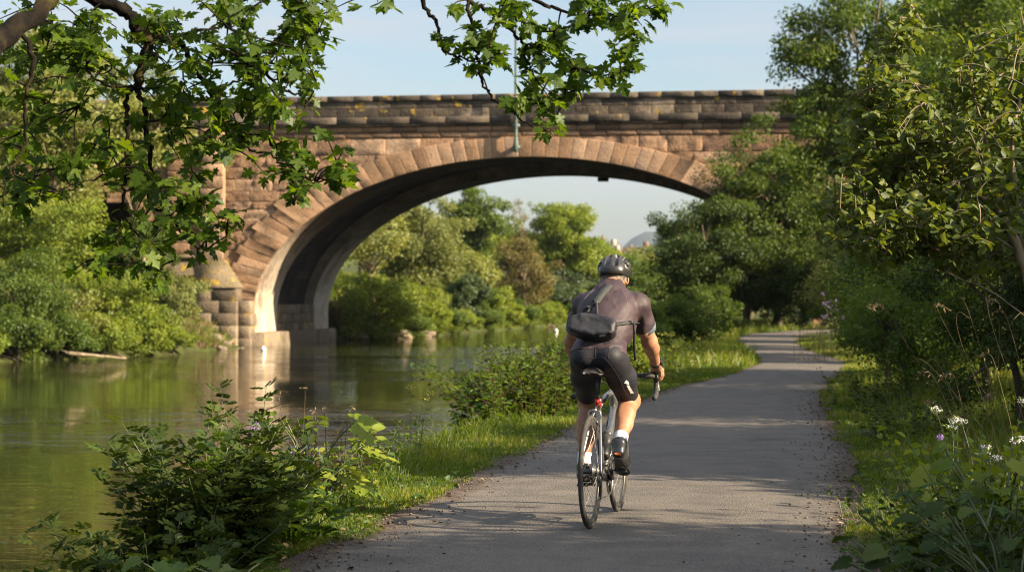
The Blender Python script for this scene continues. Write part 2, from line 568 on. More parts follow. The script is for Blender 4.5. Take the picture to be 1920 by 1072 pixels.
bp = N.new('ShaderNodeBump'); bp.inputs['Strength'].default_value = .9; bp.inputs['Distance'].default_value = .008
ha = N.new('ShaderNodeMath'); ha.operation = 'SUBTRACT'
L.new(nb.outputs['Fac'], ha.inputs[0]); L.new(nc.outputs['Distance'], ha.inputs[1])
L.new(ha.outputs[0], bp.inputs['Height']); L.new(bp.outputs['Normal'], p_.inputs['Normal'])
L.new(m3.outputs['Color'], p_.inputs['Base Color']); L.new(p_.outputs[0], out.inputs['Surface'])
PY = np.concatenate([np.arange(-25, 6, 1.0), np.arange(6, 40, .3), np.arange(40, 93.1, .8)])
NC = 14
PV, PVAR = [], []
for y in PY:
    a = float(pl(y)) - .05 + .07 * float(vnoise([y, 0, 0], 1.1, 1)) + .05 * float(vnoise([y, 0, 0], 4.1, 2))
    b = float(pr(y)) + .05 + .07 * float(vnoise([y, 3, 0], 1.1, 1)) + .05 * float(vnoise([y, 3, 0], 4.1, 2))
    for k in range(NC + 1):
        t = k / NC
        x = a + (b - a) * t
        PV.append([x, y, .012 + .015 * (1 - (2 * t - 1) ** 2)])
        PVAR.append(abs(2 * t - 1) ** 3)
PF = [[r * (NC + 1) + c, r * (NC + 1) + c + 1, (r + 1) * (NC + 1) + c + 1, (r + 1) * (NC + 1) + c] for r in range(len(PY) - 1) for c in range(NC)]
po = MB().add(PV, np.array(PF), np.array(PVAR)).build('path', m, smooth=True)
tag(po, 'worn grey asphalt towpath curving away beside the river', None, None, 'structure')

# far hill
hx = np.linspace(-150, 1100, 60); hy = np.linspace(2850, 3500, 24)
HX, HY = np.meshgrid(hx, hy)
HZ = 30 + 76 * np.exp(-(np.clip(215 - HX, 0, None) / 62) ** 2) * np.exp(-(np.clip(HX - 330, 0, None) / 330) ** 2) * np.exp(-((HY - 3150) / 170) ** 2)
HZ = HZ + 5 * vnoise(np.stack([HX, HY, HX * 0], -1), .012, 9) - 30 * (HY < 2880)
HX, HY, HZ = HX * 2.1, HY * 2.1, HZ * 2.1
ii, jj = np.meshgrid(np.arange(23), np.arange(59), indexing='ij')
hf = np.stack([ii * 60 + jj, ii * 60 + jj + 1, (ii + 1) * 60 + jj + 1, (ii + 1) * 60 + jj], -1).reshape(-1, 4)
ho = MB().add(np.stack([HX, HY, HZ], -1).reshape(-1, 3), hf).build('hill', mat_pbr('hill_heath', [(.35, (.045, .065, .05)), (.6, (.08, .095, .065))], scale=.01, rough=1, spec=0), smooth=True)
tag(ho, 'rounded blue hill far beyond the river', None, None, 'structure')

# ------------------------------------------------------------------ leaf shapes and scattering
def fan(outline, c):
    V = np.array([c] + outline, float)
    n = len(outline)
    return V, np.array([[0, 1 + k, 1 + (k + 1) % n] for k in range(n)])

LEAF_DIAMOND = (np.array([[0, 0, 0], [.42, .27, .07], [1, 0, -.06], [.42, -.27, .07]], float), np.array([[0, 1, 2], [0, 2, 3]]))
LEAF_OVAL = (np.array([[0, 0, 0], [.30, .30, .07], [.72, .25, .05], [1, 0, -.1], [.72, -.25, .05], [.30, -.30, .07]], float), np.array([[0, 3, 2, 1], [0, 5, 4, 3]]))
LEAF_LANCE = (np.array([[0, 0, 0], [.35, .13, .04], [.75, .09, .0], [1, 0, -.14], [.75, -.09, .0], [.35, -.13, .04]], float), np.array([[0, 3, 2, 1], [0, 5, 4, 3]]))
_h = [(0.0, .03), (-.08, .16), (-.15, .30), (-.02, .30), (.02, .40), (.12, .33), (.17, .25), (.24, .40), (.22, .50), (.36, .50), (.50, .62), (.50, .46), (.56, .36), (.46, .18), (.60, .20), (.66, .30), (.76, .20), (.86, .12)]
_o = [(0.0, 0.0)] + _h + [(1.05, 0)] + [(a, -b) for a, b in _h[::-1]]
LEAF_MAPLE = fan([(a, b, .05 - .22 * ((a - .3) ** 2 + b * b) + .10 * abs(b)) for a, b in _o], (.27, 0, .03))
_w = []
for k in range(25):
    t = -math.pi * .93 + k * math.pi * 1.86 / 24
    r = 1 + (.03 if k % 2 else -.02) + .10 * math.cos(3 * t)
    _w.append((.45 + .55 * r * math.cos(t), .52 * r * math.sin(t), .10 * abs(math.sin(t)) - .20 * max(0, math.cos(t)) ** 2 + (.05 if k % 2 else -.02)))
LEAF_BROAD = fan([(0.12, 0, 0)] + _w, (.42, 0, -.02))
_p = []                                     # a compound leaf: seven toothed leaflets on one rib
_pf = []
for k, (x, y, a) in enumerate([(1, 0, 0), (.72, .03, 55), (.72, -.03, -55), (.46, .03, 62), (.46, -.03, -62), (.22, .02, 68), (.22, -.02, -68)]):
    ca, sa = math.cos(math.radians(a)), math.sin(math.radians(a))
    l = .46 if k == 0 else .50 - .05 * (k > 4)
    b = len(_p)
    for (u, v, z) in [(0, 0, 0), (.35, .25, .05), (.72, .19, .03), (1, 0, -.10), (.72, -.19, .03), (.35, -.25, .05)]:
        u, v = u * l, v * l
        _p.append((x * .72 + u * ca - v * sa, y + u * sa + v * ca, z * l - .12 * x * x))
    _pf += [[b, b + 3, b + 2, b + 1], [b, b + 5, b + 4, b + 3]]
_b = len(_p)
_p += [(-.25, .006, 0), (.74, .004, -.06), (.74, -.004, -.06), (-.25, -.006, 0)]
_pf.append([_b, _b + 3, _b + 2, _b + 1])
LEAF_PINNATE = (np.array(_p, float), np.array(_pf))

def scatter(mb, tmpl, C, D, Nn, size, var):
    """copies of a leaf: at C, pointing along D, facing Nn"""
    V, F = tmpl
    C = np.asarray(C, float)
    n = len(C)
    if n == 0:
        return
    D = norm(D)
    Nn = norm(Nn - D * np.sum(Nn * D, -1, keepdims=True))
    B = np.cross(Nn, D)
    s = np.broadcast_to(np.asarray(size, float), (n,))[:, None, None]
    curl = np.random.default_rng(n).uniform(-.4, 2.4, n)[:, None, None]        # every leaf curls by its own amount
    P = C[:, None, :] + s * (V[None, :, 0, None] * D[:, None, :] + V[None, :, 1, None] * B[:, None, :] + curl * V[None, :, 2, None] * Nn[:, None, :])
    k = len(V)
    FF = (F[None] + (np.arange(n) * k)[:, None, None]).reshape(-1, F.shape[1])
    mb.add(P.reshape(-1, 3), FF, np.repeat(np.broadcast_to(np.asarray(var, float), (n,)), k))

def rdir(r, n):
    v = r.normal(size=(n, 3))
    return norm(v)

# ------------------------------------------------------------------ foliage colours
G = {
 'maple':  mat_leaf('maple_leaf', [(0, (.030, .058, .007)), (.55, (.062, .108, .011)), (1, (.125, .175, .018))], .52, .010, .45, (2.0, 1.9, .45)),
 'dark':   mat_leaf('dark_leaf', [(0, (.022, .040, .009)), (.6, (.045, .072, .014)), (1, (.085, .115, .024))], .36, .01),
 'mid':    mat_leaf('mid_leaf', [(0, (.040, .072, .011)), (.6, (.085, .134, .021)), (1, (.150, .188, .032))], .45, .012),
 'bright': mat_leaf('bright_leaf', [(0, (.092, .138, .014)), (.6, (.168, .222, .028)), (1, (.262, .288, .042))], .45, .012),
 'pale':   mat_leaf('pale_leaf', [(0, (.118, .142, .034)), (.6, (.20, .225, .058)), (1, (.285, .30, .09))], .42, .012),
 'grey':   mat_leaf('greyish_leaf', [(0, (.10, .128, .038)), (.6, (.175, .20, .06)), (1, (.25, .265, .10))], .4, .012),
 'brown':  mat_leaf('brown_leaf', [(0, (.075, .068, .022)), (.6, (.14, .12, .038)), (1, (.20, .175, .06))], .35, .012),
 'blue':   mat_leaf('cool_leaf', [(0, (.030, .055, .020)), (.6, (.060, .092, .030)), (1, (.10, .135, .045))], .32, .02),
 'gloss':  mat_leaf('glossy_leaf', [(0, (.045, .070, .010)), (.6, (.095, .130, .018)), (1, (.165, .185, .03))], .45, .018, .55),
 'herb':   mat_leaf('herb_leaf', [(0, (.030, .062, .011)), (.6, (.060, .110, .016)), (1, (.12, .165, .025))], .45, .02, .45, (2.2, 2.0, .45)),
 'dry':    mat_leaf('dry_stalk', [(0, (.10, .07, .035)), (.6, (.18, .13, .065)), (1, (.28, .21, .11))], .25, .02, .5, (1.1, 1, .9)),
 'grass':  mat_leaf('grass_blade', [(0, (.045, .078, .010)), (.5, (.10, .145, .016)), (.85, (.18, .205, .028)), (1, (.26, .22, .08))], .45, .015, .45, (1.9, 1.7, .45)),
 'white':  mat_leaf('white_petal', [(0, (.55, .56, .52)), (1, (.8, .8, .76))], .3, .02, .5, (1, 1, 1)),
 'violet': mat_leaf('violet_petal', [(0, (.22, .12, .38)), (1, (.42, .28, .55))], .3, .02, .5, (1, 1, 1)),
 'yellow': mat_leaf('yellow_flower', [(0, (.30, .28, .04)), (1, (.45, .42, .06))], .3, .02, .5, (1, 1, 1)),
}
BARK = mat_pbr('bark', [(.3, (.035, .028, .02)), (.55, (.09, .072, .05)), (.75, (.15, .125, .085))], scale=6, rough=.95, bump=.9, bscale=14, stretch=(1, 1, .35), bdist=.03, spec=.1)
BARKP = mat_pbr('pale_bark', [(.3, (.11, .085, .055)), (.55, (.20, .16, .105)), (.75, (.28, .23, .15))], scale=6, rough=.95, bump=.7, bscale=14, stretch=(1, 1, .35), bdist=.03, spec=.1)
MOSSY = mat_pbr('mossy_bark', [(.42, (.006, .005, .004)), (.56, (.017, .013, .008)), (.68, (.036, .031, .009)), (.82, (.09, .078, .014))], scale=9, rough=.95, bump=1.0, bscale=30, bdist=.012, spec=.1)
STEM = mat_leaf('green_stem', [(0, (.05, .07, .02)), (1, (.12, .14, .04))], .2, .05)
TWIG = mat_pbr('brown_twig', [(.3, (.05, .03, .018)), (.7, (.13, .085, .05))], scale=12, rough=.85, spec=.2)

# ------------------------------------------------------------------ trees
def tree_mesh(seed, h, crown, trunk_r, nclump, per, leaf, leafmat, barkmat=None, tmpl=LEAF_DIAMOND, lean=(0, 0), low=.25, flat=.65, clump_r=.3, fork=.32, dens=1.0, droop=0.0, nlimb=None, core=.0):
    """crown = (rx, ry, zlow, zhigh) about the leaning axis. Returns (trunk mesh, crown mesh)"""
    r = np.random.default_rng(seed)
    rx, ry, z0, z1 = crown
    cz, rz = (z0 + z1) / 2, (z1 - z0) / 2
    # clump centres over the crown's volume, most of them in its outer half
    u = rdir(r, nclump)
    rad = r.uniform(.12, 1, nclump) ** .5 * r.uniform(.85, 1.08, nclump)
    C = u * rad[:, None] * np.array([rx, ry, rz]) * (1 - clump_r * .45)
    # lobed outline
    C *= (1 + .22 * fbm(u, 1.7, 2, seed))[:, None]
    C += np.array([lean[0], lean[1], cz])
    C[:, 2] = np.maximum(C[:, 2], z0 * .8 + .2)
    tr = MB()
    fz = max(.3, h * fork)
    top = np.array([lean[0] * .9, lean[1] * .9, z0 + (z1 - z0) * .72])
    P = smooth_line([[0, 0, -.4], [0.02 * h, 0, fz * .4], [lean[0] * .25 - .015 * h, lean[1] * .25, fz], [lean[0] * .6 + .02 * h, lean[1] * .6, (fz + top[2]) / 2], top], 4)
    R = np.interp(np.linspace(0, 1, len(P)), [0, .08, .5, 1], [trunk_r * 1.45, trunk_r, trunk_r * .62, trunk_r * .12])
    tr.add(*tube(P, R, 8))
    order = r.permutation(nclump)[: (nlimb or min(nclump, 22))]
    for q in order:
        t = np.clip((C[q, 2] - fz) / max(.5, top[2] - fz) * .6, .05, .9) * r.uniform(.7, 1)
        k = int((.42 + .55 * t) * (len(P) - 1))
        a = P[k]
        d = C[q] - a
        mid = a + d * .5 + np.array([0, 0, .16 * np.linalg.norm(d[:2])]) + r.normal(0, .04, 3) * np.linalg.norm(d)
        LP = smooth_line([a, mid, C[q]], 4)
        tr.add(*tube(LP, np.linspace(max(.02, R[k] * .5), .008 + .0015 * h, len(LP)), 5))
        for w in range(3):
            e = C[q] + rdir(r, 1)[0] * np.array([rx, ry, rz]) * clump_r * .8
            tr.add(*tube([LP[-3], (LP[-3] + e) / 2 + r.normal(0, .03, 3) * rx, e], [.012 + .001 * h, .01, .005], 4))
    cr = MB()
    m = int(per * dens)
    cs = r.uniform(.65, 1.25, nclump) * clump_r
    idx = np.repeat(np.arange(nclump), m)
    o = rdir(r, len(idx))
    o *= (r.uniform(0, 1, len(idx)) ** .42)[:, None]
    sz = cs[idx][:, None] * np.array([rx, ry, (rx + ry) * .5 * flat])
    Pc = C[idx] + o * sz
    if droop:
        Pc[:, 2] -= droop * (o[:, 0] ** 2 + o[:, 1] ** 2) * cs[idx] * rx
    cen = np.array([lean[0], lean[1], cz])
    outw = norm((Pc - cen) / np.array([rx, ry, rz]))
    nn = norm(outw * .55 + norm(o) * .5 + np.array([0, 0, .45]) + r.normal(0, .55, Pc.shape))
    dd = norm(norm(o) * .6 + r.normal(0, .7, Pc.shape) + np.array([0, 0, -.35 - droop]))
    var = np.clip(r.uniform(0, 1, nclump)[idx] * .45 + r.uniform(0, .55, len(idx)), 0, 1)
    scatter(cr, tmpl, Pc, dd, nn, leaf * r.uniform(.65, 1.3, len(idx)), var)
    if core:      # inner twigs
        for q in range(nclump):
            for w in range(int(core)):
                e = C[q] + rdir(r, 1)[0] * np.array([rx, ry, rz]) * clump_r
                tr.add(*tube([C[q], e], [.012, .004], 3, False))
    return tr, cr

def put_tree(name, x, y, label, cat, h, crown, trunk_r, nclump, per, leaf, mat, bark=None, seed=1, group=None, z=None, rz=0.0, **kw):
    e = empty(name, (x, y, gz(x, y) if z is None else z), rz, label, cat, group)
    tr, cr = tree_mesh(seed, h, crown, trunk_r, nclump, per, leaf, mat, **kw)
    shrub = h < 4.2
    tr.build('stem' if shrub else 'trunk', bark or BARK, e, True)
    cr.build('foliage' if shrub else 'crown', G[mat], e)
    return e
# ------------------------------------------------------------------ the bridge
def mat_stone(name, stops, stain=(.09, .075, .06), stain_lo=.50, stain_hi=.68, lichen=0.0, bump=.8, soot=.0):
    """sandstone: each block its own tone (var), blotches of dirt, fine grain"""
    m, N, L, out = new_mat(name)
    p = N.new('ShaderNodeBsdfPrincipled'); p.inputs['Roughness'].default_value = .93; p.inputs['Specular IOR Level'].default_value = .15
    tc = N.new('ShaderNodeTexCoord'); at = N.new('ShaderNodeAttribute'); at.attribute_name = 'var'
    n1 = N.new('ShaderNodeTexNoise'); n1.inputs['Scale'].default_value = 1.3; n1.inputs['Detail'].default_value = 6
    n2 = N.new('ShaderNodeTexNoise'); n2.inputs['Scale'].default_value = .55; n2.inputs['Detail'].default_value = 7; n2.inputs['Roughness'].default_value = .7
    n3 = N.new('ShaderNodeTexNoise'); n3.inputs['Scale'].default_value = 9; n3.inputs['Detail'].default_value = 6
    n4 = N.new('ShaderNodeTexNoise'); n4.inputs['Scale'].default_value = 1.9; n4.inputs['Detail'].default_value = 5
    for q in (n1, n2, n3): L.new(tc.outputs['Object'], q.inputs['Vector'])
    mp = N.new('ShaderNodeMapping'); mp.inputs['Location'].default_value = (7, 3, 5); L.new(tc.outputs['Object'], mp.inputs['Vector']); L.new(mp.outputs[0], n4.inputs['Vector'])
    a = N.new('ShaderNodeMath'); a.operation = 'MULTIPLY_ADD'; a.inputs[1].default_value = .75
    b = N.new('ShaderNodeMath'); b.operation = 'MULTIPLY'; b.inputs[1].default_value = .45
    L.new(at.outputs['Fac'], a.inputs[0]); L.new(n1.outputs['Fac'], b.inputs[0]); L.new(b.outputs[0], a.inputs[2])
    r = ramp(N, stops); L.new(a.outputs[0], r.inputs['Fac'])
    s = ramp(N, [(stain_lo, (0, 0, 0)), (stain_hi, (1, 1, 1))]); L.new(n2.outputs['Fac'], s.inputs['Fac'])
    x = N.new('ShaderNodeMixRGB'); x.inputs['Color2'].default_value = (*stain, 1)
    sf = N.new('ShaderNodeMath'); sf.operation = 'MULTIPLY'; sf.inputs[1].default_value = .8
    L.new(s.outputs['Color'], sf.inputs[0]); L.new(sf.outputs[0], x.inputs['Fac']); L.new(r.outputs['Color'], x.inputs['Color1'])
    last = x.outputs['Color']
    if lichen:
        y = N.new('ShaderNodeMixRGB'); y.inputs['Color2'].default_value = (.30, .20, .035, 1)
        yr = ramp(N, [(.66 - lichen * .12, (0, 0, 0)), (.72 - lichen * .12, (1, 1, 1))]); L.new(n4.outputs['Fac'], yr.inputs['Fac'])
        L.new(yr.outputs['Color'], y.inputs['Fac']); L.new(last, y.inputs['Color1']); last = y.outputs['Color']
    f = ramp(N, [(.3, (.7, .7, .7)), (.7, (1.2, 1.2, 1.2))]); L.new(n3.outputs['Fac'], f.inputs['Fac'])
    z = N.new('ShaderNodeMixRGB'); z.blend_type = 'MULTIPLY'; z.inputs['Fac'].default_value = .8
    L.new(last, z.inputs['Color1']); L.new(f.outputs['Color'], z.inputs['Color2'])
    L.new(z.outputs['Color'], p.inputs['Base Color'])
    bp = N.new('ShaderNodeBump'); bp.inputs['Strength'].default_value = bump; bp.inputs['Distance'].default_value = .05
    L.new(n3.outputs['Fac'], bp.inputs['Height']); L.new(bp.outputs['Normal'], p.inputs['Normal'])
    L.new(p.outputs[0], out.inputs['Surface'])
    return m

ST_WALL = mat_stone('warm_sandstone', [(.2, (.145, .088, .058)), (.45, (.255, .155, .093)), (.7, (.33, .208, .127)), (.95, (.37, .255, .17))], (.08, .056, .042), .46, .68)
ST_RING = mat_stone('voussoir_sandstone', [(.2, (.17, .10, .062)), (.5, (.31, .19, .108)), (.8, (.37, .235, .145)), (1, (.39, .27, .185))], (.10, .07, .05), .48, .70, bump=.5)
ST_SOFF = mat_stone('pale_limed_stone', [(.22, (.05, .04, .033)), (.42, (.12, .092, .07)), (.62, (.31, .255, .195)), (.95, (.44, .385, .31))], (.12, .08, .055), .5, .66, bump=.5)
ST_DARK = mat_stone('shaded_barrel_stone', [(.2, (.03, .025, .021)), (.6, (.06, .046, .037)), (1, (.10, .075, .056))], (.022, .019, .017), .48, .62)  # shade under the arch put into the colour, darker than the outer stone
ST_PARA = mat_stone('weathered_parapet_stone', [(.2, (.055, .045, .036)), (.5, (.10, .08, .060)), (.8, (.17, .135, .10)), (1, (.24, .195, .145))], (.030, .026, .022), .43, .58, lichen=.35)
ST_BASE = mat_stone('river_stained_stone', [(.2, (.11, .085, .06)), (.6, (.18, .14, .10)), (1, (.25, .20, .14))], (.07, .06, .043), .48, .66, lichen=.25)
ST_MOSS = mat_stone('lichen_capped_stone', [(.2, (.12, .095, .06)), (1, (.21, .165, .11))], (.09, .075, .036), .45, .6, lichen=1.0)

AX, AZ, SPZ = 13.75, 7.75, 0.62           # half span, rise and springing level of the elliptical arch
BW = 15.5                                  # width of the bridge
B = empty('arch_bridge', (.656, 98.0, 0), math.radians(-8.5), 'red sandstone arch bridge spanning the river behind the cyclist', 'bridge')

def ell(t, k=0.0):                         # t from 0 (right springing) to pi (left springing), k outside the intrados
    return (AX + k) * math.cos(t), SPZ + (AZ + k) * math.sin(t)

def block_face(mb, x0, x1, z0, z1, yb, r, proud=.06, rough=.05, var=.5, nx=5, nz=4, push=True, gap=.018):
    """one rock-faced block: a pillowed, broken front with its margins sunk into the joint"""
    X, Z = np.meshgrid(np.linspace(x0 + gap, x1 - gap, nx), np.linspace(z0 + gap, z1 - gap, nz), indexing='ij')
    ux, uz = np.linspace(x0 + gap, x1 - gap, nx), np.linspace(z0 + gap, z1 - gap, nz)
    ux[1], ux[-2], uz[1], uz[-2] = ux[0] + .035, ux[-1] - .035, uz[0] + .035, uz[-1] - .035
    X, Z = np.meshgrid(ux, uz, indexing='ij')
    u = np.abs(np.linspace(-1, 1, nx))[:, None] * np.ones((1, nz)); v = np.ones((nx, 1)) * np.abs(np.linspace(-1, 1, nz))[None]
    e = np.maximum(u, v)
    P = np.stack([X, Z, X * 0 + r.uniform(0, 50)], -1)
    Y = yb - np.where(e > .99, 0, proud * r.uniform(.7, 1.3) + rough * fbm(P, 4.2, 3, 11))
    X, Z = X.ravel(), Z.ravel()
    if push:
        q = np.hypot(X / (AX + .30), (Z - SPZ) / (AZ + .30))
        inside = (q < 1) & (Z > SPZ)
        s = np.where(inside, 1 / np.maximum(q, .05), 1)
        X = X * s; Z = SPZ + (Z - SPZ) * s
        low = (Z <= SPZ) & (np.abs(X) < AX + .3)
        X = np.where(low, np.sign(X) * (AX + .3), X)
    V = np.stack([X, Y.ravel(), Z], -1)
    # returns of the block back into the wall
    i, j = np.meshgrid(np.arange(nx - 1), np.arange(nz - 1), indexing='ij')
    F = np.stack([i * nz + j, (i + 1) * nz + j, (i + 1) * nz + j + 1, i * nz + j + 1], -1).reshape(-1, 4)
    edge = [a * nz for a in range(nx)] + [(nx - 1) * nz + b for b in range(1, nz)] + [a * nz + nz - 1 for a in range(nx - 2, -1, -1)] + [b for b in range(nz - 2, 0, -1)]
    n0 = len(V); E = V[edge].copy(); E[:, 1] = yb + .14
    ne = len(edge)
    S2 = np.array([[edge[k], n0 + k, n0 + (k + 1) % ne, edge[(k + 1) % ne]] for k in range(ne)])
    mb.add(np.vstack([V, E]), [F, S2], var)

rb = np.random.default_rng(21)
XL, XR = -38.0, 30.0
SIDE = (-29.0, -18.3, 4.2)                  # the dark side arch on the left: from, to, springing
def side_top(x):
    c, a = (SIDE[0] + SIDE[1]) / 2, (SIDE[1] - SIDE[0]) / 2
    t = np.clip((x - c) / a, -1, 1)
    return SIDE[2] + 2.6 * np.sqrt(1 - t * t)
# spandrel wall: courses of rock-faced stone
wall = MB()
z = -1.6
rows = []
while z < 9.30:
    hgt = float(rb.choice([.38, .46, .54, .6]))
    if z + hgt > 9.0: hgt = 9.34 - z
    rows.append((z, z + hgt)); z += hgt
for (z0, z1) in rows:
    x = XL + rb.uniform(0, .8)
    while x < XR:
        w = float(rb.uniform(.6, 1.5)) * (1.2 if z1 - z0 > .5 else 1)
        xm, zm = x + w / 2, (z0 + z1) / 2
        d_ = math.hypot(xm / (AX - .2), (zm - SPZ) / (AZ - .1))
        inside = (d_ < 1 and zm > SPZ) or (zm <= SPZ and abs(xm) < AX)
        sd = (SIDE[0] - w * .3 < xm < SIDE[1] + w * .3) and zm < side_top(xm)
        if not inside and not sd:
            block_face(wall, x, x + w, z0, z1, 0.0, rb, .012, .10, rb.uniform(.05, .95), 9, 7, True, .006)
        x += w
wall.build('spandrel_wall', ST_WALL, B)
# smoother band under the string course
band = MB()
for (z0, z1) in ((9.34, 9.64), (9.64, 9.96)):
    x = XL
    while x < XR:
        w = float(rb.uniform(.9, 1.7))
        block_face(band, x, x + w, z0, z1, -.02, rb, .02, .012, rb.uniform(.0, .75), 4, 3, False)
        x += w
band.build('upper_band', ST_WALL, B)
# core of the bridge: the barrel above the recess between the ribs, the piers, the deck
REC = .55
xs = list(np.linspace(XL, SIDE[0], 4)) + list(np.linspace(SIDE[0], SIDE[1], 15)) + list(np.linspace(SIDE[1], -(AX + REC), 4))
th = np.linspace(math.pi, 0, 57)
prof = [(XL, -3.0)]
prof += [(SIDE[0], -3.0)] + [(x, float(side_top(x))) for x in np.linspace(SIDE[0], SIDE[1], 17)] + [(SIDE[1], -3.0)]
prof += [(-(AX + REC), -3.0)] + [ell(t, REC) for t in th] + [(AX + REC, -3.0), (XR, -3.0)]
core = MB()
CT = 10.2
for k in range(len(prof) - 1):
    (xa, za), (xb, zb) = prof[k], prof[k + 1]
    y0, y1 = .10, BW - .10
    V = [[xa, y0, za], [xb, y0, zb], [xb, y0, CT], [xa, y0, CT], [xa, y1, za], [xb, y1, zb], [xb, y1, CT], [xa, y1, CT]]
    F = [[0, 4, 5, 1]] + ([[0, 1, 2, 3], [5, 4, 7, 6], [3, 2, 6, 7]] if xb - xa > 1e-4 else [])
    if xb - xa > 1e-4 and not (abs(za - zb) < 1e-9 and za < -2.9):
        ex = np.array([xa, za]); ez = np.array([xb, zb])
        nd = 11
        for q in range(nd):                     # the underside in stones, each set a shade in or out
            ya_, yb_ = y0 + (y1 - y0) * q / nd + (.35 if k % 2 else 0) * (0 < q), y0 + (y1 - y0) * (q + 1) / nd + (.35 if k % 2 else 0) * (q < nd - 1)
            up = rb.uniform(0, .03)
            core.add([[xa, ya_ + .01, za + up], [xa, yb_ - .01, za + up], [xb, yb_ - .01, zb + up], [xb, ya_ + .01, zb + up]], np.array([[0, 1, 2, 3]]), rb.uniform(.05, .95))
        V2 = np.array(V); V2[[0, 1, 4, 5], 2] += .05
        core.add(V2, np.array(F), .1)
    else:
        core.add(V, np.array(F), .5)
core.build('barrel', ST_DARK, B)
# ribs: near and far arch rings with pale limed undersides
def rib_soffit(y0, y1, kout):
    mb = MB()
    T = np.linspace(math.pi, 0, 97)
    ny = 7
    pts = [(-AX, -2.2), (-AX, -.6)] + [ell(t) for t in T] + [(AX, -.6), (AX, -2.2)]
    outp = [(-AX - kout, -2.2), (-AX - kout, -.6)] + [ell(t, kout) for t in T] + [(AX + kout, -.6), (AX + kout, -2.2)]
    V, var = [], []
    for i, (x, z) in enumerate(pts):
        for j in range(ny):
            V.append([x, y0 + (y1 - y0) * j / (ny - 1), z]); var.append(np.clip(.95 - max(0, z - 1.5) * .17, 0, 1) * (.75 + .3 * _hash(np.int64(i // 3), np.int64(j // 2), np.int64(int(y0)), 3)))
    F = [[i * ny + j, i * ny + j + 1, (i + 1) * ny + j + 1, (i + 1) * ny + j] for i in range(len(pts) - 1) for j in range(ny - 1)]
    mb.add(V, np.array(F), np.array(var))
    for y in (y0, y1):
        V = [[x, y, z] for x, z in pts] + [[x, y, z] for x, z in outp]
        n = len(pts)
        mb.add(V, np.array([[i, i + 1, n + i + 1, n + i] for i in range(n - 1)]), .45)
    return mb
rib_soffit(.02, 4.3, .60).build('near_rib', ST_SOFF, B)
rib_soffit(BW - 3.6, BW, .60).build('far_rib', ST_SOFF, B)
# voussoirs on the near face, longer towards the haunches
vs = MB()
NV = 67
for k in range(NV):
    t0, t1 = math.pi * k / NV + .0007, math.pi * (k + 1) / NV - .0007
    tm = (t0 + t1) / 2
    hc = abs(tm - math.pi / 2) / (math.pi / 2)
    depth = 1.0 + .50 * min(1, hc * 1.7) ** 2 + (.16 * (k % 3) if hc > .5 else 0) * (1 if hc < .93 else .3)
    pro = -.115 - rb.uniform(0, .008) - (rb.uniform(0, .03) if hc > .45 else 0)
    nt, nr = 4, 6
    V = []
    off = rb.uniform(0, 60)
    for a in range(nt):
        for b in range(nr):
            t = t0 + (t1 - t0) * (0, .05, .95, 1)[a]
            x, z = ell(t, depth * (0, .03, .35, .65, .97, 1)[b] + (.015 if b == 0 else 0))
            e = a in (0, nt - 1) or b in (0, nr - 1)
            rg = (.05 if hc > .35 else .018) * float(fbm(np.array([x * 1.0, z, off]), 2.0, 2, 5))
            V.append([x, pro + (.005 if e else 0) + (0 if e else rg), z])
    F = [[a * nr + b, (a + 1) * nr + b, (a + 1) * nr + b + 1, a * nr + b + 1] for a in range(nt - 1) for b in range(nr - 1)]
    edge = [a * nr for a in range(nt)] + [(nt - 1) * nr + b for b in range(1, nr)] + [a * nr + nr - 1 for a in range(nt - 2, -1, -1)] + [b for b in range(nr - 2, 0, -1)]
    n0 = len(V)
    V += [[V[q][0], .06, V[q][2]] for q in edge]
    F += [[edge[q], n0 + q, n0 + (q + 1) % len(edge), edge[(q + 1) % len(edge)]] for q in range(len(edge))]
    vs.add(V, np.array(F), rb.uniform(.1, 1))
vs.build('arch_ring', ST_RING, B)
# string course and parapet
def strip(mb, x0, x1, y0, y1, z0, z1, lo, hi, bev=.03):
    x = x0
    while x < x1 - .05:
        w = min(float(rb.uniform(lo, hi)), x1 - x)
        mb.add(*box(x + .008, x + w - .008, y0 - rb.uniform(0, .02), y1, z0, z1 + rb.uniform(-.006, .006), bev), var=rb.uniform(0, 1))
        x += w
sc = MB()
strip(sc, XL, XR, -.30, 1.0, 10.06, 10.40, 1.2, 2.2, .035)
strip(sc, XL, XR, -.20, 1.0, 9.965, 10.055, 1.6, 2.6, .02)
sc.build('string_course', ST_PARA, B)
for (yo, nm) in ((0.0, 'parapet'), (BW - .55, 'parapet')):
    pa = MB()
    for (z0, z1) in ((10.41, 10.84), (10.845, 11.22)):
        x = XL
        while x < XR:
            w = float(rb.uniform(.7, 1.7))
            if yo == 0:
                block_face(pa, x, x + w, z0, z1, .06, rb, .007, .03, rb.uniform(0, 1) ** 1.3, 7, 6, False, .005)
            x += w
    pa.add(*box(XL, XR, yo + .14, yo + .56, 10.41, 11.215))
    po_ = pa.build(nm, ST_PARA, B)
    cp = MB()
    strip(cp, XL, XR, yo - .05, yo + .64, 11.225, 11.50, .9, 1.7, .02)
    cp.build('coping', ST_PARA, po_)
dk = MB(); dk.add(*box(XL, XR, .2, BW - .2, 10.21, 10.36)); dk.build('deck', mat_pbr('road_deck', [(.3, (.04, .04, .04)), (.7, (.06, .06, .058))]), B)
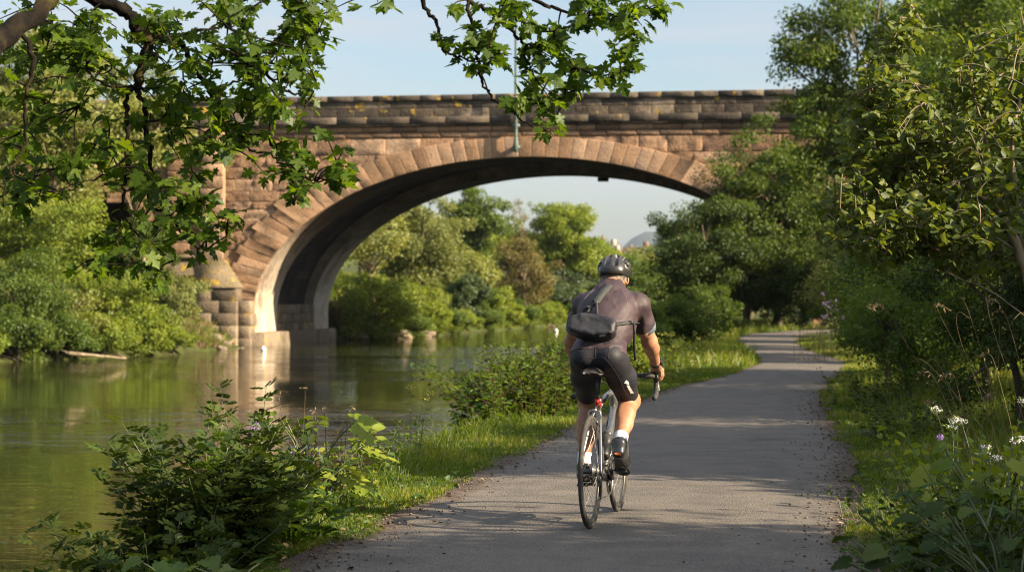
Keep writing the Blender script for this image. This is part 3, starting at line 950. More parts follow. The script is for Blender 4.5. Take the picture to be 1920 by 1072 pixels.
# corner pier of the parapet with its sunk panel, pilaster below it, buttress with sloped cap
pp = MB()
for (a, b, c, d) in ((-18.2, -17.75, 10.41, 11.215), (-16.95, -15.9, 10.41, 11.215), (-17.75, -16.95, 10.41, 10.58), (-17.75, -16.95, 11.05, 11.215)):
    pp.add(*box(a, b, -.20, .3, c, d, .015), var=.75)
pp.add(*box(-17.75, -16.95, -.10, .3, 10.58, 11.05), var=.55)
pp.add(*box(-18.3, -15.8, -.30, .7, 11.22, 11.50, .04), var=.6)
pp.build('parapet_pier', ST_PARA, B)
pi_ = MB()
z = 2.6
while z < 9.9:
    hh = .62
    block_face(pi_, -16.5, -15.25, z, min(z + hh, 9.95), -.36, rb, .03, .03, rb.uniform(.5, 1), 5, 4, False)
    z += hh
pi_.add(*box(-16.49, -15.26, -.34, .1, 2.6, 9.95), var=.6)
pi_.build('pilaster', ST_WALL, B)
bu = MB()
for r_, z0 in enumerate(np.arange(-1.8, 1.9, .62)):
    x = -16.55
    for w in ((.9, 1.3) if r_ % 2 else (1.3, .9)):
        bu.add(*box(x + .01, x + w - .01, -1.15, .2, z0 + .005, min(z0 + .615, 1.94), .008), var=rb.uniform(0, 1))
        x += w
bu.add(*box(-16.5, -14.4, -1.12, .2, -1.8, 1.93), var=.3)
for r_, z0 in enumerate(np.arange(-1.8, 1.1, .62)):
    bu.add(*box(-14.36, -13.78 + .06 * (r_ % 2), -.80, .2, z0 + .008, z0 + .612, .012), var=rb.uniform(.3, 1))
bu.build('buttress', ST_BASE, B)
cap = MB()
cap.add([[-16.6, -1.22, 1.95], [-14.3, -1.22, 1.95], [-14.3, .2, 1.95], [-16.6, .2, 1.95], [-16.6, -1.22, 2.02], [-14.3, -1.22, 2.02], [-15.2, -.38, 3.35], [-16.55, -.38, 3.35], [-16.55, .2, 3.35], [-15.2, .2, 3.35], [-14.3, .2, 2.02], [-16.6, .2, 2.02]],
        [np.array([[0, 1, 5, 4], [4, 5, 6, 7], [7, 6, 9, 8], [1, 2, 10, 5], [5, 10, 9, 6], [3, 0, 4, 11], [4, 7, 8, 11]])], .5)
cap.build('buttress_cap', ST_MOSS, B)
wg = MB()
wg.add(*box(-18.25, -16.6, -.72, .2, -1.8, 2.55, .02), var=.2)
wg.add([[-18.3, -.8, 2.56], [-16.62, -.8, 2.56], [-16.62, -.8, 2.64], [-18.3, -.8, 2.64], [-18.3, -.02, 3.4], [-16.62, -.02, 3.4]], [np.array([[0, 1, 2, 3], [3, 2, 5, 4]])], .5)
wg.add(*box(-18.2, -16.6, -.30, .1, 3.42, 3.62, .05), var=.7)
wp = MB()
z = 3.63
while z < 9.9:
    for (xa, xb) in (((-18.25, -17.4), (-17.4, -16.52)) if int(z * 10) % 2 else ((-18.25, -17.0), (-17.0, -16.52))):
        block_face(wp, xa, xb, z, min(z + .6, 9.95), -.20, rb, .02, .05, rb.uniform(.1, .9), 6, 5, False)
    z += .6
wp.add(*box(-18.24, -16.53, -.19, .1, 3.63, 9.95), var=.4)
wp.build('end_pier', ST_WALL, B)
wg.build('wing_buttress', ST_MOSS, B)
pb = MB()
pb.add(*box(-14.9, -13.05, -.55, 5.0, -2.2, -.28, .05), var=.7)
pb.add(*box(-14.2, -13.35, 5.0, BW + .3, -2.2, -.30, .05), var=.4)
pb2 = MB(); pb2.add(*box(13.1, 14.9, -.55, BW + .3, -2.2, .1, .05), var=.6)
pb.build('pier_plinth', ST_BASE, B)
pb2.build('pier_plinth', ST_BASE, B)
iw = MB()
for r_, z0 in enumerate(np.arange(-1.9, .9, .5)):
    y = 4.32
    while y < BW - 3.7:
        w = min(float(rb.uniform(.8, 1.4)), BW - 3.62 - y)
        iw.add(*box(-AX - REC - .1, -AX + .10 - rb.uniform(0, .03), y + .006, y + w - .006, z0 + .006, z0 + .494, .015), var=rb.uniform(0, 1))
        y += w
iw.build('footing_wall', ST_BASE, B)
sb = MB(); sb.add(*box(SIDE[0] - .2, SIDE[1] + .2, 7.0, 7.4, -2.5, 7.6)); sb.build('side_arch_blocker', ST_DARK, B)  # dark screen added inside the side arch to keep the sky out
# dark bracket under the crown on the far side
bk = MB(); bk.add(*box(1.95, 2.55, BW - .2, BW + .25, 8.05, 8.28, .02)); bk.add(*box(2.1, 2.4, BW + .0, BW + .2, 8.28, 9.0, .02)); bk.build('bracket', ST_DARK, B)

# lamp column carried on the face of the bridge
LP = empty('lamp_post', (.19, 97.6, 0), math.radians(-8.5), 'thin green lamp post bracketed to the face of the bridge', 'lamp post')
IRON = mat_pbr('painted_iron', [(.35, (.05, .075, .065)), (.6, (.085, .12, .10)), (.75, (.13, .12, .10))], scale=5, rough=.6, spec=.3)
lm = MB()
lm.add(*lathe([(.01, 8.55), (.09, 8.6), (.13, 8.8), (.13, 9.1), (.09, 9.2), (.085, 10.6), (.12, 10.65), (.12, 10.75), (.075, 10.85), (.06, 14.9), (.05, 15.4)], 12))
lm.build('pole', IRON, LP, True)
LBM = (mat_pbr('rusted_bracket', [(.35, (.07, .10, .10)), (.6, (.16, .20, .19)), (.7, (.25, .20, .15))], scale=6, rough=.8))
for zz in (8.85, 9.9):
    lb = MB().add(*box(-.16, .16, -.02, .50, zz - .07, zz + .07, .015))
    lb.build('bracket', LBM, LP)
ll = MB()
ll.add(*lathe([(.05, 15.38), (.20, 15.42), (.26, 15.9), (.24, 15.95), (.05, 16.2), (.01, 16.35)], 8))
ll.build('lantern', IRON, LP)
# ------------------------------------------------------------------ trees and bushes, far to near
# beyond the bridge, left bank
T = put_tree
T('bush', -8.4, 119, 'pale yellow green bush leaning over the far bank just past the arch', 'bush', 5.4, (3.0, 3.0, .2, 5.4), .12, 44, 330, .17, 'bright', seed=2, low=.1, z=gz(-8.4, 119) - 1.2)
T('bush', -5.9, 128, 'low lime bush at the water edge beneath the rounded willow', 'bush', 4.0, (2.3, 2.2, .2, 4.0), .1, 30, 300, .16, 'bright', seed=3, z=gz(-5.9, 128) - .8)
T('tree', -9.0, 127, 'thin pale tree with bare lower limbs seen through the arch', 'tree', 6.6, (3.0, 2.6, 1.98, 6.6), .16, 34, 120, .19, 'pale', BARKP, seed=4, fork=.25, clump_r=.26)
T('tree', -6.4, 139, 'broad rounded willow with silvery green crown through the arch', 'tree', 8.7, (3.9, 3.6, 0.60, 8.7), .22, 85, 300, .20, 'grey', seed=5, clump_r=.24)
T('tree', -11.5, 150, 'tall yellow green tree behind the thin pale tree', 'tree', 7.5, (5.0, 4.2, 1.20, 7.5), .25, 80, 260, .23, 'bright', seed=6)
T('tree', -2.9, 178, 'dark green round topped tree behind the willow crown', 'tree', 9.2, (3.6, 3.4, 2.76, 9.2), .28, 60, 260, .26, 'mid', seed=7)
T('bush', -3.3, 146, 'dark bush at the waterline below the willow', 'bush', 4.1, (1.9, 1.9, .1, 4.1), .1, 30, 280, .18, 'blue', seed=8)
T('bush', -1.2, 154, 'small bright bush at the bend of the far bank', 'bush', 3.6, (1.7, 1.7, .1, 3.4), .1, 22, 260, .18, 'bright', seed=81)
T('tree', 1.0, 169, 'brownish half bare tree between willow and rounded tree', 'tree', 7.4, (3.2, 2.8, 0.80, 7.4), .2, 60, 200, .20, 'brown', BARKP, seed=9, clump_r=.26)
T('tree', .7, 188, 'bare pale poplar standing above the brownish tree', 'tree', 9.0, (1.5, 1.5, 2.70, 9.0), .16, 34, 34, .17, 'brown', BARKP, seed=10, fork=.4, core=5)
T('tree', 4.9, 190, 'large rounded light green tree at the river bend', 'tree', 10.2, (4.1, 3.8, 1.40, 10.2), .3, 85, 280, .25, 'bright', seed=11, clump_r=.25)
T('tree', 8.9, 186, 'lower dark tree on the bank under the rounded light green tree', 'tree', 5.4, (3.0, 2.6, .3, 5.6), .2, 44, 240, .22, 'mid', seed=12)
T('tree', 4.2, 178, 'shaded bush overhanging water below the rounded tree', 'bush', 4.3, (2.6, 1.8, .1, 4.3), .14, 34, 240, .2, 'blue', seed=121)
T('tree', 11.5, 236, 'yellow green tree below the distant houses', 'tree', 3.6, (4.0, 3.6, 0.50, 3.6), .3, 60, 240, .28, 'bright', seed=13)
T('tree', 16.2, 244, 'olive tree in front of the distant grey gable', 'tree', 3.6, (4.0, 3.6, 0.40, 3.6), .3, 60, 220, .28, 'pale', seed=14)
T('tree', 15.2, 330, 'hazy tree crown just left of the distant hill', 'tree', 3.6, (4, 4, 0.50, 3.6), .35, 60, 200, .38, 'mid', seed=141)
T('tree', 22.5, 330, 'hazy tree crown just under the distant hill', 'tree', 3.8, (5, 4, 0.50, 3.8), .35, 60, 200, .38, 'pale', seed=142)
T('tree', 19.8, 262, 'dark bluish tree by the water left of the shaded wood', 'tree', 4.6, (3.2, 3, 0.30, 4.6), .3, 50, 220, .3, 'blue', seed=15)
# beyond the bridge, right bank
T('tree', 12.0, 127, 'open crowned tree seen through the right of the arch', 'tree', 8.6, (3.5, 3.2, 1.6, 8.9), .2, 70, 150, .18, 'mid', seed=16, clump_r=.24, dens=.9)
T('tree', 14.0, 118, 'dark tree on the right bank just past the arch', 'tree', 8.0, (3.4, 3.0, .5, 8.0), .2, 60, 250, .17, 'dark', seed=17)
T('bush', 10.3, 112, 'dark bush beside the water under the right of the arch', 'bush', 4.1, (1.7, 1.9, .1, 4.1), .1, 30, 280, .16, 'dark', seed=18)
# right bank before the bridge
T('tree', 12.2, 92.3, 'dense dark tree hiding the right end of the bridge', 'tree', 9.8, (3.9, 2.2, .3, 10.0), .24, 110, 270, .15, 'mid', seed=19, clump_r=.22)
T('tree', 8.6, 90.0, 'dark tree between path and river in front of the arch', 'tree', 6.2, (2.6, 2.4, .1, 6.6), .18, 60, 280, .14, 'dark', seed=20, clump_r=.24)
T('tree', 14.4, 80, 'dark spreading tree over the bend of the path', 'tree', 7.2, (2.8, 2.4, .5, 7.4), .2, 62, 270, .13, 'dark', seed=201, clump_r=.24)
T('tree', 11.7, 68, 'tall light crowned tree rising in front of the bridge end', 'tree', 13.6, (3.5, 3.4, 2.6, 13.9), .22, 150, 250, .15, 'mid', BARKP, seed=22, clump_r=.19, fork=.2, core=2)
T('tree', 13.0, 63, 'dark undergrowth tree below the tall light crowned tree', 'tree', 5.4, (2.4, 2.2, .4, 5.8), .14, 64, 270, .12, 'dark', seed=24, clump_r=.24)
T('tree', 15.2, 60, 'tall yellow topped tree behind the leafy sapling', 'tree', 14.0, (4.0, 3.4, 2.0, 14.6), .24, 130, 300, .16, 'bright', seed=25, clump_r=.22)
T('tree', 12.2, 46, 'tall dark tree behind the sapling at the right', 'tree', 11.0, (3.4, 3.0, .8, 11.8), .2, 120, 320, .13, 'mid', seed=26, clump_r=.22)
T('tree', 9.9, 44, 'dark round tree behind the flowering hedge', 'tree', 7.6, (2.6, 2.4, .5, 8.4), .16, 90, 300, .11, 'mid', seed=27, clump_r=.23)
T('bush', 10.0, 57, 'pale bush with violet flowers at the bend of the path', 'bush', 3.2, (1.55, 1.6, .05, 3.2), .07, 40, 260, .08, 'grey', seed=28)
T('bush', 9.1, 48, 'dark bush with violet flowers on the right verge', 'bush', 3.4, (1.5, 1.5, .05, 3.4), .07, 46, 290, .075, 'blue', seed=29)
T('bush', 7.6, 36.5, 'mid green bush above the narrowing path', 'bush', 3.1, (1.6, 1.5, .05, 3.2), .07, 52, 300, .065, 'mid', seed=30)
T('bush', 5.85, 28.5, 'broad dark green bush sweeping to the right path edge', 'bush', 2.9, (1.45, 1.8, .02, 3.0), .06, 60, 330, .055, 'mid', seed=31, clump_r=.26)
T('bush', 5.3, 22.5, 'shaded green bush behind the white umbels', 'bush', 2.8, (1.45, 1.7, .02, 2.9), .06, 60, 330, .05, 'mid', seed=32, clump_r=.26)
T('bush', 4.75, 18.8, 'dark bush behind the sapling trunk', 'bush', 2.5, (1.0, 1.2, .02, 2.5), .05, 50, 300, .05, 'dark', seed=33, clump_r=.26)
T('bush', 5.95, 31.8, 'leafy bush pressing against the path where it bends', 'bush', 2.4, (.95, 1.3, .02, 2.5), .05, 46, 300, .055, 'mid', seed=311, clump_r=.26)
T('bush', 5.0, 25.3, 'low green bush at the grass edge right of the path', 'bush', 1.7, (.95, 1.2, .02, 1.8), .05, 46, 300, .05, 'mid', seed=312, clump_r=.26)
T('bush', 8.9, 42.5, 'green bush between flowering bushes and path', 'bush', 2.8, (1.5, 1.5, .02, 2.9), .05, 50, 300, .07, 'mid', seed=313, clump_r=.26)
T('bush', 10.2, 53, 'sunlit pale bush among the violet flowers', 'bush', 2.5, (1.4, 1.2, .02, 2.6), .05, 40, 260, .08, 'pale', seed=314)
# trees outside the right edge: they throw the shade over path and verge
T('tree', 9.8, 24.5, 'spreading tree on the right bank shading the path ahead', 'tree', 4.9, (2.6, 5.2, .4, 5.0), .25, 110, 260, .17, 'mid', seed=34)
T('tree', 9.9, 33.5, 'spreading tree beside the dark round one at right', 'tree', 5.4, (2.5, 4.2, .4, 5.6), .25, 100, 240, .17, 'mid', seed=35)
T('tree', 9.6, 16.6, 'tree on the bank right of the sapling', 'tree', 4.8, (2.2, 3.1, .4, 4.9), .22, 90, 240, .15, 'mid', seed=36)
T('tree', 8.7, 13.9, 'tree on the bank just outside the right edge', 'tree', 4.7, (1.9, 2.6, .4, 4.8), .2, 80, 260, .15, 'mid', seed=361)
T('tree', 8.2, 4.9, 'low tree on the bank to the right of the viewer', 'tree', 5.0, (2.2, 4.4, .4, 5.4), .22, 140, 330, .17, 'mid', seed=37)
# left bank before the bridge
T('bush', -19.6, 77.8, 'round yellow green bush at the water, left edge', 'bush', 5.0, (2.4, 2.2, .2, 5.0), .12, 48, 310, .13, 'mid', seed=40, z=-1.0)
T('bush', -16.6, 82.8, 'light green bush over tangled roots on the left bank', 'bush', 4.1, (2.2, 2.0, .5, 4.1), .12, 44, 300, .13, 'bright', seed=41, z=-1.0)
T('bush', -18.1, 80.0, 'olive bush hanging over pale driftwood', 'bush', 3.0, (2.1, 1.5, .5, 3.0), .1, 30, 220, .11, 'pale', BARKP, seed=411, z=-1.0)
T('bush', -14.8, 87.0, 'cool green bush nearest the bridge buttress', 'bush', 4.1, (1.55, 1.7, .1, 4.3), .1, 40, 300, .12, 'grey', seed=42, z=-1.0)
T('bush', -16.9, 90.5, 'green bush below the dark side arch', 'bush', 4.1, (1.9, 1.7, .1, 4.6), .1, 40, 280, .13, 'mid', seed=421)
T('bush', -15.3, 84.4, 'yellow green low bush over the bank beside the grass slope', 'bush', 2.4, (1.4, 1.2, .1, 2.4), .08, 26, 260, .11, 'bright', seed=422, z=-1.0)
T('tree', -21.3, 92, 'pale willow with forked trunk on the left bank', 'tree', 11.5, (4.3, 3.6, 2.4, 12.3), .30, 95, 260, .20, 'pale', BARKP, seed=43, fork=.24, clump_r=.24)
T('tree', -18.2, 97, 'loose pale tree leaning over the bridge parapet end', 'tree', 12.0, (2.9, 2.4, 3.6, 12.8), .2, 75, 240, .19, 'pale', BARKP, seed=44, clump_r=.24, fork=.35)
T('bush', -22.6, 87, 'yellow bush below the willow trunk', 'bush', 4.1, (2.9, 2.2, .1, 4.2), .1, 44, 280, .14, 'bright', seed=45)
T('tree', -28, 103, 'tall loose tree behind the pale willow', 'tree', 13, (4.6, 4, 2, 13.4), .3, 70, 150, .2, 'pale', seed=46)
T('tree', -27.5, 84, 'yellow green tree at the far left of the bank', 'tree', 9, (3.6, 3.2, .6, 9), .24, 60, 240, .15, 'bright', seed=47)
# woods that close the view between and beyond the nearer trees
for k, (x, y, h, w, mt_, lab) in enumerate([
    (-4.5, 205, 6.5, 5.0, 'bright', 'pale tree in the wood behind the dark round topped tree'), (-9.5, 190, 7, 5.2, 'pale', 'tall pale tree at the back of the wood beyond the arch'),
    (1.5, 222, 5.4, 5.0, 'mid', 'tree in the wood behind the bare poplar'), (7.5, 226, 5.4, 4.8, 'bright', 'tree behind the large rounded light green tree'),
    (12.4, 205, 5.2, 3.2, 'mid', 'rounded bush tree on the outer bank of the bend'), (16.5, 216, 4.8, 3.4, 'bright', 'yellow green bush tree left of the dark bluish tree'),
    (27, 300, 9.6, 5.5, 'blue', 'dim tree behind the grey roofed house'), (12, 345, 3.6, 5.5, 'pale', 'hazy tree below the small spire'), (5, 330, 4.5, 6, 'mid', 'hazy tree line behind the rounded tree'),
    (-13, 133, 7, 3.6, 'bright', 'bright tree above the tan grass through the arch'), (-3.2, 160, 4.5, 2.4, 'pale', 'pale bush between willow and brownish tree'), (21, 205, 8, 4.2, 'blue', 'dark tree on the right bank far beyond the arch'),
    (16.5, 160, 7.5, 3.6, 'dark', 'dark tree on the right bank behind the open crowned tree'), (25, 245, 9, 4.6, 'mid', 'dim tree closing the river on the right')]):
    T('tree', x, y, lab, 'tree', h, (w, w * .9, .3, h), .25, 70, 210, .17 + .0006 * y, mt_, seed=400 + k)
for k, (x, y, h, w, mt_, lab) in enumerate([
    (-24.6, 79, 4.2, 2.6, 'mid', 'leafy bush at the far left behind the driftwood'), (-19.5, 86, 5.0, 2.4, 'bright', 'bright bush below the forked willow'),
    (-25.5, 90, 6.5, 3.2, 'mid', 'green tree behind the leafy bush at far left'), (-33, 95, 9, 4.5, 'bright', 'bright tree at the far left edge')]):
    T('tree' if h > 6 else 'bush', x, y, lab, 'tree' if h > 6 else 'bush', h, (w, w * .9, .1, h), .14, 56, 260, .13, mt_, seed=430 + k)

# low growth hanging over the waterline of the far bank: copies of two bushes
def copies(src, spots, label, group):
    for k, (x, y, sc_, rz) in enumerate(spots):
        c = src[k % len(src)].copy(); COL.objects.link(c)
        c.location = (x, y, WATER_Z - .05); c.rotation_euler = (0, 0, rz); c.scale = (sc_, sc_, sc_ * .9)
        c['label'] = label; c['group'] = group
        for ch in src[k % len(src)].children:
            d = ch.copy(); COL.objects.link(d); d.parent = c
w1 = T('bush', float(ls(76)) + .2, 76, 'low bush hanging over the dark waterline of the left bank', 'bush', 2.3, (1.8, 1.5, .1, 2.3), .08, 34, 280, .12, 'mid', seed=460, z=-1.05, group='bushes on the left waterline')
w2 = T('bush', float(ls(81)) - .1, 81, 'low bush hanging over the dark waterline of the left bank', 'bush', 2.0, (1.7, 1.4, .1, 2.0), .08, 34, 260, .12, 'bright', seed=461, z=-1.05, group='bushes on the left waterline')
bpy.context.view_layer.update()
copies([w1, w2], [(float(ls(y)) - .1, y, s_, y * 1.7) for y, s_ in ((72.5, 1.0), (74.2, .9), (78.5, 1.0), (83.3, .95), (79.6, .8), (85.8, .8))], 'low bush hanging over the dark waterline of the left bank', 'bushes on the left waterline')
copies([w2, w1], [(float(ls(y)) - .35, y, s_, y * 1.3) for y, s_ in ((121, .8), (125, .9), (130, 1.0), (135, 1.1), (141, 1.0), (149, 1.1), (157, 1.2), (164, 1.2), (172, 1.3), (181, 1.4), (189, 1.4), (198, 1.5))], 'low bush over the water of the bank seen through the arch', 'bushes on the waterline beyond the arch')
copies([w2, w1], [(float(rs(y)) + .9, y, s_, y * 1.1) for y, s_ in ((62, .65), (72, .75), (79, .8), (90, .95), (98, 1.0), (106, 1.1))], 'low bush along the near river edge toward the bridge', 'bushes on the near waterline')

for k, (x, y, h, w, mt_, lab) in enumerate([
    (10.6, 91.6, 6.4, 2.6, 'dark', 'dark tree filling the gap under the dense dark tree'), (15.6, 88.5, 6.6, 2.8, 'dark', 'dark tree behind the end of the path at right'), (13.2, 90.5, 3.6, 2.0, 'dark', 'dark bush across the end of the path'),
    (14.2, 71, 5.4, 2.4, 'mid', 'green undergrowth tree beside the tall light crowned tree'), (11.9, 71.5, 2.6, 1.3, 'mid', 'green bush on the outer side of the last bend'), (10.9, 62, 2.6, 1.3, 'mid', 'bush on the right verge before the last bend')]):
    T('tree' if h > 5 else 'bush', x, y, lab, 'tree' if h > 5 else 'bush', h, (w, w * .7, .1, h), .12, 56, 260, .12, mt_, seed=470 + k, clump_r=.26)

T('tree', 18.5, 70, 'tall green tree filling the top right corner', 'tree', 15, (4.6, 4.0, 1.5, 15.5), .28, 120, 300, .18, 'mid', seed=490)
T('tree', 15.6, 52, 'tall yellow green tree at the right edge above the sapling', 'tree', 12.5, (3.4, 3.2, 1.0, 12.8), .26, 110, 300, .15, 'bright', seed=491)
T('tree', 10.6, 33, 'leafy tree directly behind the sapling', 'tree', 7.0, (2.6, 2.2, .8, 7.2), .2, 100, 300, .10, 'mid', seed=492)

T('bush', -.05, 24.3, 'dense low bush under the bramble stems by the water', 'bush', .8, (.70, .60, .02, .82), .02, 40, 240, .06, 'mid', seed=495, clump_r=.28)
T('bush', .75, 27.2, 'dense low bush by the water hidden partly behind the cyclist', 'bush', .8, (.75, .70, .02, .82), .02, 40, 240, .06, 'mid', seed=496, clump_r=.28)
T('bush', 1.5, 32.0, 'low riverside bush beyond the cyclist', 'bush', .9, (.8, .8, .02, .9), .02, 40, 240, .065, 'bright', seed=497, clump_r=.28)

copies([t_ for t_ in bpy.data.objects if t_.get('label') in ('yellow green tree at the far left of the bank', 'bright tree at the far left edge')], [(-47, 34, 1.1, .4), (-43, 44, 1.0, 2.2), (-38, 54, 1.1, 3.9), (-33, 63, 1.0, 5.0), (-52, 22, 1.2, 1.0), (-30, 70, .9, 2.8)], 'bushy tree on the left bank beyond the edge of the view', 'trees on the left bank outside the view')
for t_ in bpy.data.objects:
    if t_.get('group') == 'trees on the left bank outside the view': t_.location.z = gz(t_.location.x, t_.location.y) - .3

T('tree', 10.7, 91.8, 'dark tree leaning over the right shoulder of the arch', 'tree', 8.0, (2.0, 1.8, .4, 8.2), .16, 70, 280, .13, 'mid', seed=498, clump_r=.26)
T('tree', 14.6, 93.2, 'tall dark tree against the right end of the parapet', 'tree', 11.0, (2.6, 1.6, 2.0, 11.2), .2, 80, 280, .14, 'mid', seed=499, clump_r=.24)
# ------------------------------------------------------------------ plants near the viewer
def nearest(P, q):
    d = np.sum((P - q) ** 2, 1)
    return int(np.argmin(d))

def spray_tree(branch_mb, leaf_mb, branches, blobs, r, tmpl, size, per, twig_r=.0028, face=(0, -.25, .75), hang=.5, depth=.45, spread=.09):
    """leaf sprays: every spray hangs on its own twig from the nearest branch. branches = [(points, r0, r1)], blobs = [(centre xyz, radius, number of sprays)]"""
    pool = []
    for P, r0, r1 in branches:
        Q = smooth_line(P, 5)
        Q[1:-1] += .006 * r.normal(size=(len(Q) - 2, 3))
        branch_mb.add(*tube(Q, np.linspace(r0, r1, len(Q)) * r.uniform(.85, 1.2, len(Q)), 7))
        pool.append(Q)
    pool = np.concatenate(pool)
    for c, rad, n in blobs:
        for q in range(n):
            u = rdir(r, 1)[0] * r.uniform(0, 1) ** .45
            e = np.asarray(c, float) + u * np.array([rad, depth, rad])
            k = nearest(pool, e)
            a = pool[k]
            mid = (a + e) / 2 + np.array([0, 0, .08 * np.linalg.norm(e - a)]) + r.normal(0, .012, 3)
            tp = smooth_line([a, mid, e], 4)
            branch_mb.add(*tube(tp, np.linspace(twig_r * 1.7, twig_r * .7, len(tp)), 4, False))
            if q % 4 == 0:
                pool = np.vstack([pool, tp[3:]])
            m = int(r.integers(max(2, per - 2), per + 3))
            back = tp[r.integers(len(tp) // 2, len(tp), m)]
            o = rdir(r, m) * spread * r.uniform(.3, 1, m)[:, None]
            o[:, 2] *= .6
            C = back + o * .35
            D = norm(o) + np.array([0, 0, -hang]) + r.normal(0, .25, (m, 3))
            Nn = np.asarray(face) + r.normal(0, .42, (m, 3))
            scatter(leaf_mb, tmpl, C, D, Nn, size * r.uniform(.6, 1.2, m), np.clip(r.uniform(0, .35) + r.uniform(0, .65, m), 0, 1))

def pp_(L, y0, y1):
    """pixels of the photograph to points at depths from y0 to y1"""
    n = len(L)
    return [pt(a, b, y0 + (y1 - y0) * k / max(1, n - 1)) for k, (a, b) in enumerate(L)]

# the maple whose boughs hang in from above: trunk on the bank left of and behind the viewer
rm = np.random.default_rng(5)
mt = empty('maple_tree', (-3.3, 1.0, gz(-3.3, 1.0)), 0, 'maple with dark mossy boughs and lobed leaves hanging into the top of the view', 'tree')
mo = np.array(mt.location)
tb, tw, tl = MB(), MB(), MB()
tb.add(*tube(smooth_line(mo + np.array([[0, 0, -.5], [.02, .05, .8], [-.05, .1, 2.0], [-.2, 0, 3.4], [-.3, -.2, 5.5]]), 5), np.interp(np.linspace(0, 1, 21), [0, .15, 1], [.36, .27, .14]), 12))
limb = [np.array([-3.36, 1.1, 2.0]), np.array([-3.1, 3.2, 2.3]), np.array([-2.85, 6.2, 2.35]), pt(-130, 125, 8.0), pt(0, 75, 8.6), pt(70, 22, 8.8), pt(135, -35, 9.0), pt(230, -110, 9.1), pt(420, -190, 9.2), pt(640, -200, 9.2), pt(860, -120, 9.2), pt(1010, -70, 9.2), pt(1120, -60, 9.3)]
lq = smooth_line(limb, 5)
lq[10:] += .012 * rm.normal(size=(len(lq) - 10, 3))
tb.add(*tube(lq, np.interp(np.linspace(0, 1, len(lq)), [0, .30, .42, .6, 1], [.12, .058, .040, .026, .01]), 10))
up = [np.array([-3.5, .9, 4.2]), np.array([-2.6, 3.0, 5.0]), np.array([-1.4, 6.0, 5.2]), np.array([-.2, 8.5, 4.6])]
tb.add(*tube(smooth_line(up, 5), np.linspace(.11, .02, 16), 8))
br = []
def B_(L, y0, y1, r0, r1): br.append((np.array(pp_(L, y0, y1)), r0, r1))
B_([(135, -35), (184, 0), (238, 22), (255, 53), (279, 73), (277, 92), (264, 126), (255, 165)], 9.0, 9.1, .034, .021)
B_([(255, 165), (238, 175), (235, 204), (238, 243), (240, 291), (238, 320), (230, 359), (228, 403), (221, 437), (223, 471), (235, 500)], 9.1, 8.9, .013, .004)
B_([(255, 165), (269, 189), (272, 228), (272, 262), (284, 291), (279, 330), (279, 383), (315, 403), (359, 456), (385, 470)], 9.1, 9.3, .014, .004)
B_([(279, 73), (301, 73), (335, 78), (349, 97), (361, 126), (383, 155), (403, 194), (417, 223), (451, 272), (495, 286), (540, 300)], 9.1, 9.6, .018, .004)
B_([(335, 78), (360, 60), (400, 55), (440, 30)], 9.2, 9.5, .011, .004)
B_([(383, 155), (410, 165), (450, 150), (475, 165)], 9.3, 9.6, .010, .003)
B_([(300, -150), (432, -8), (451, 44), (471, 78), (485, 116), (509, 150), (534, 170), (558, 175)], 9.15, 9.5, .017, .005)
B_([(471, 78), (471, 146), (485, 180), (505, 228), (509, 272), (534, 301), (558, 330), (607, 335), (640, 330)], 9.3, 9.4, .010, .003)
B_([(10, 55), (53, 82), (61, 126), (53, 160), (46, 204), (49, 262), (29, 301), (10, 335), (7, 388)], 8.7, 8.6, .012, .004)
B_([(228, 403), (260, 440), (300, 470), (330, 490)], 8.9, 9.0, .006, .002)
B_([(240, 291), (190, 330), (140, 345), (100, 360)], 8.9, 8.8, .006, .002)
B_([(272, 228), (320, 230), (350, 270), (360, 330)], 9.1, 9.2, .006, .002)
B_([(255, 165), (200, 160), (150, 130), (110, 110)], 9.0, 8.9, .008, .003)
# centre sprays
B_([(760, -170), (793, 0), (809, 29), (820, 48), (827, 74), (838, 97), (861, 108), (893, 115), (925, 119)], 9.2, 9.1, .011, .003)
B_([(868, -120), (877, 0), (882, 42), (890, 84), (898, 123), (906, 158), (922, 184), (945, 203), (964, 215), (1003, 240), (1030, 245)], 9.2, 8.9, .010, .003)
B_([(877, 0), (906, 14), (938, 31), (948, 48), (970, 71), (990, 90), (1016, 106), (1035, 123), (1061, 127), (1093, 132), (1138, 142), (1165, 135)], 9.1, 9.0, .011, .003)
B_([(983, 87), (988, 119), (1000, 148), (1019, 165), (1061, 166), (1085, 172)], 9.0, 8.9, .005, .002)
B_([(964, 215), (985, 195), (1010, 196), (1040, 190)], 8.95, 8.9, .005, .002)
B_([(930, -95), (1003, -4), (1045, 16), (1083, 27), (1129, 26), (1183, 35), (1229, 15), (1250, 10)], 9.3, 9.2, .010, .003)
B_([(990, -70), (940, -5), (960, 25), (990, 50), (1040, 60), (1080, 45)], 9.3, 9.2, .008, .003)
B_([(700, -190), (715, -40), (722, -4)], 9.2, 9.2, .007, .002)
blobs = []
def K_(px, py, rad, n, Y=9.1): blobs.append((pt(px, py, Y), rad * Y / FPX, n))
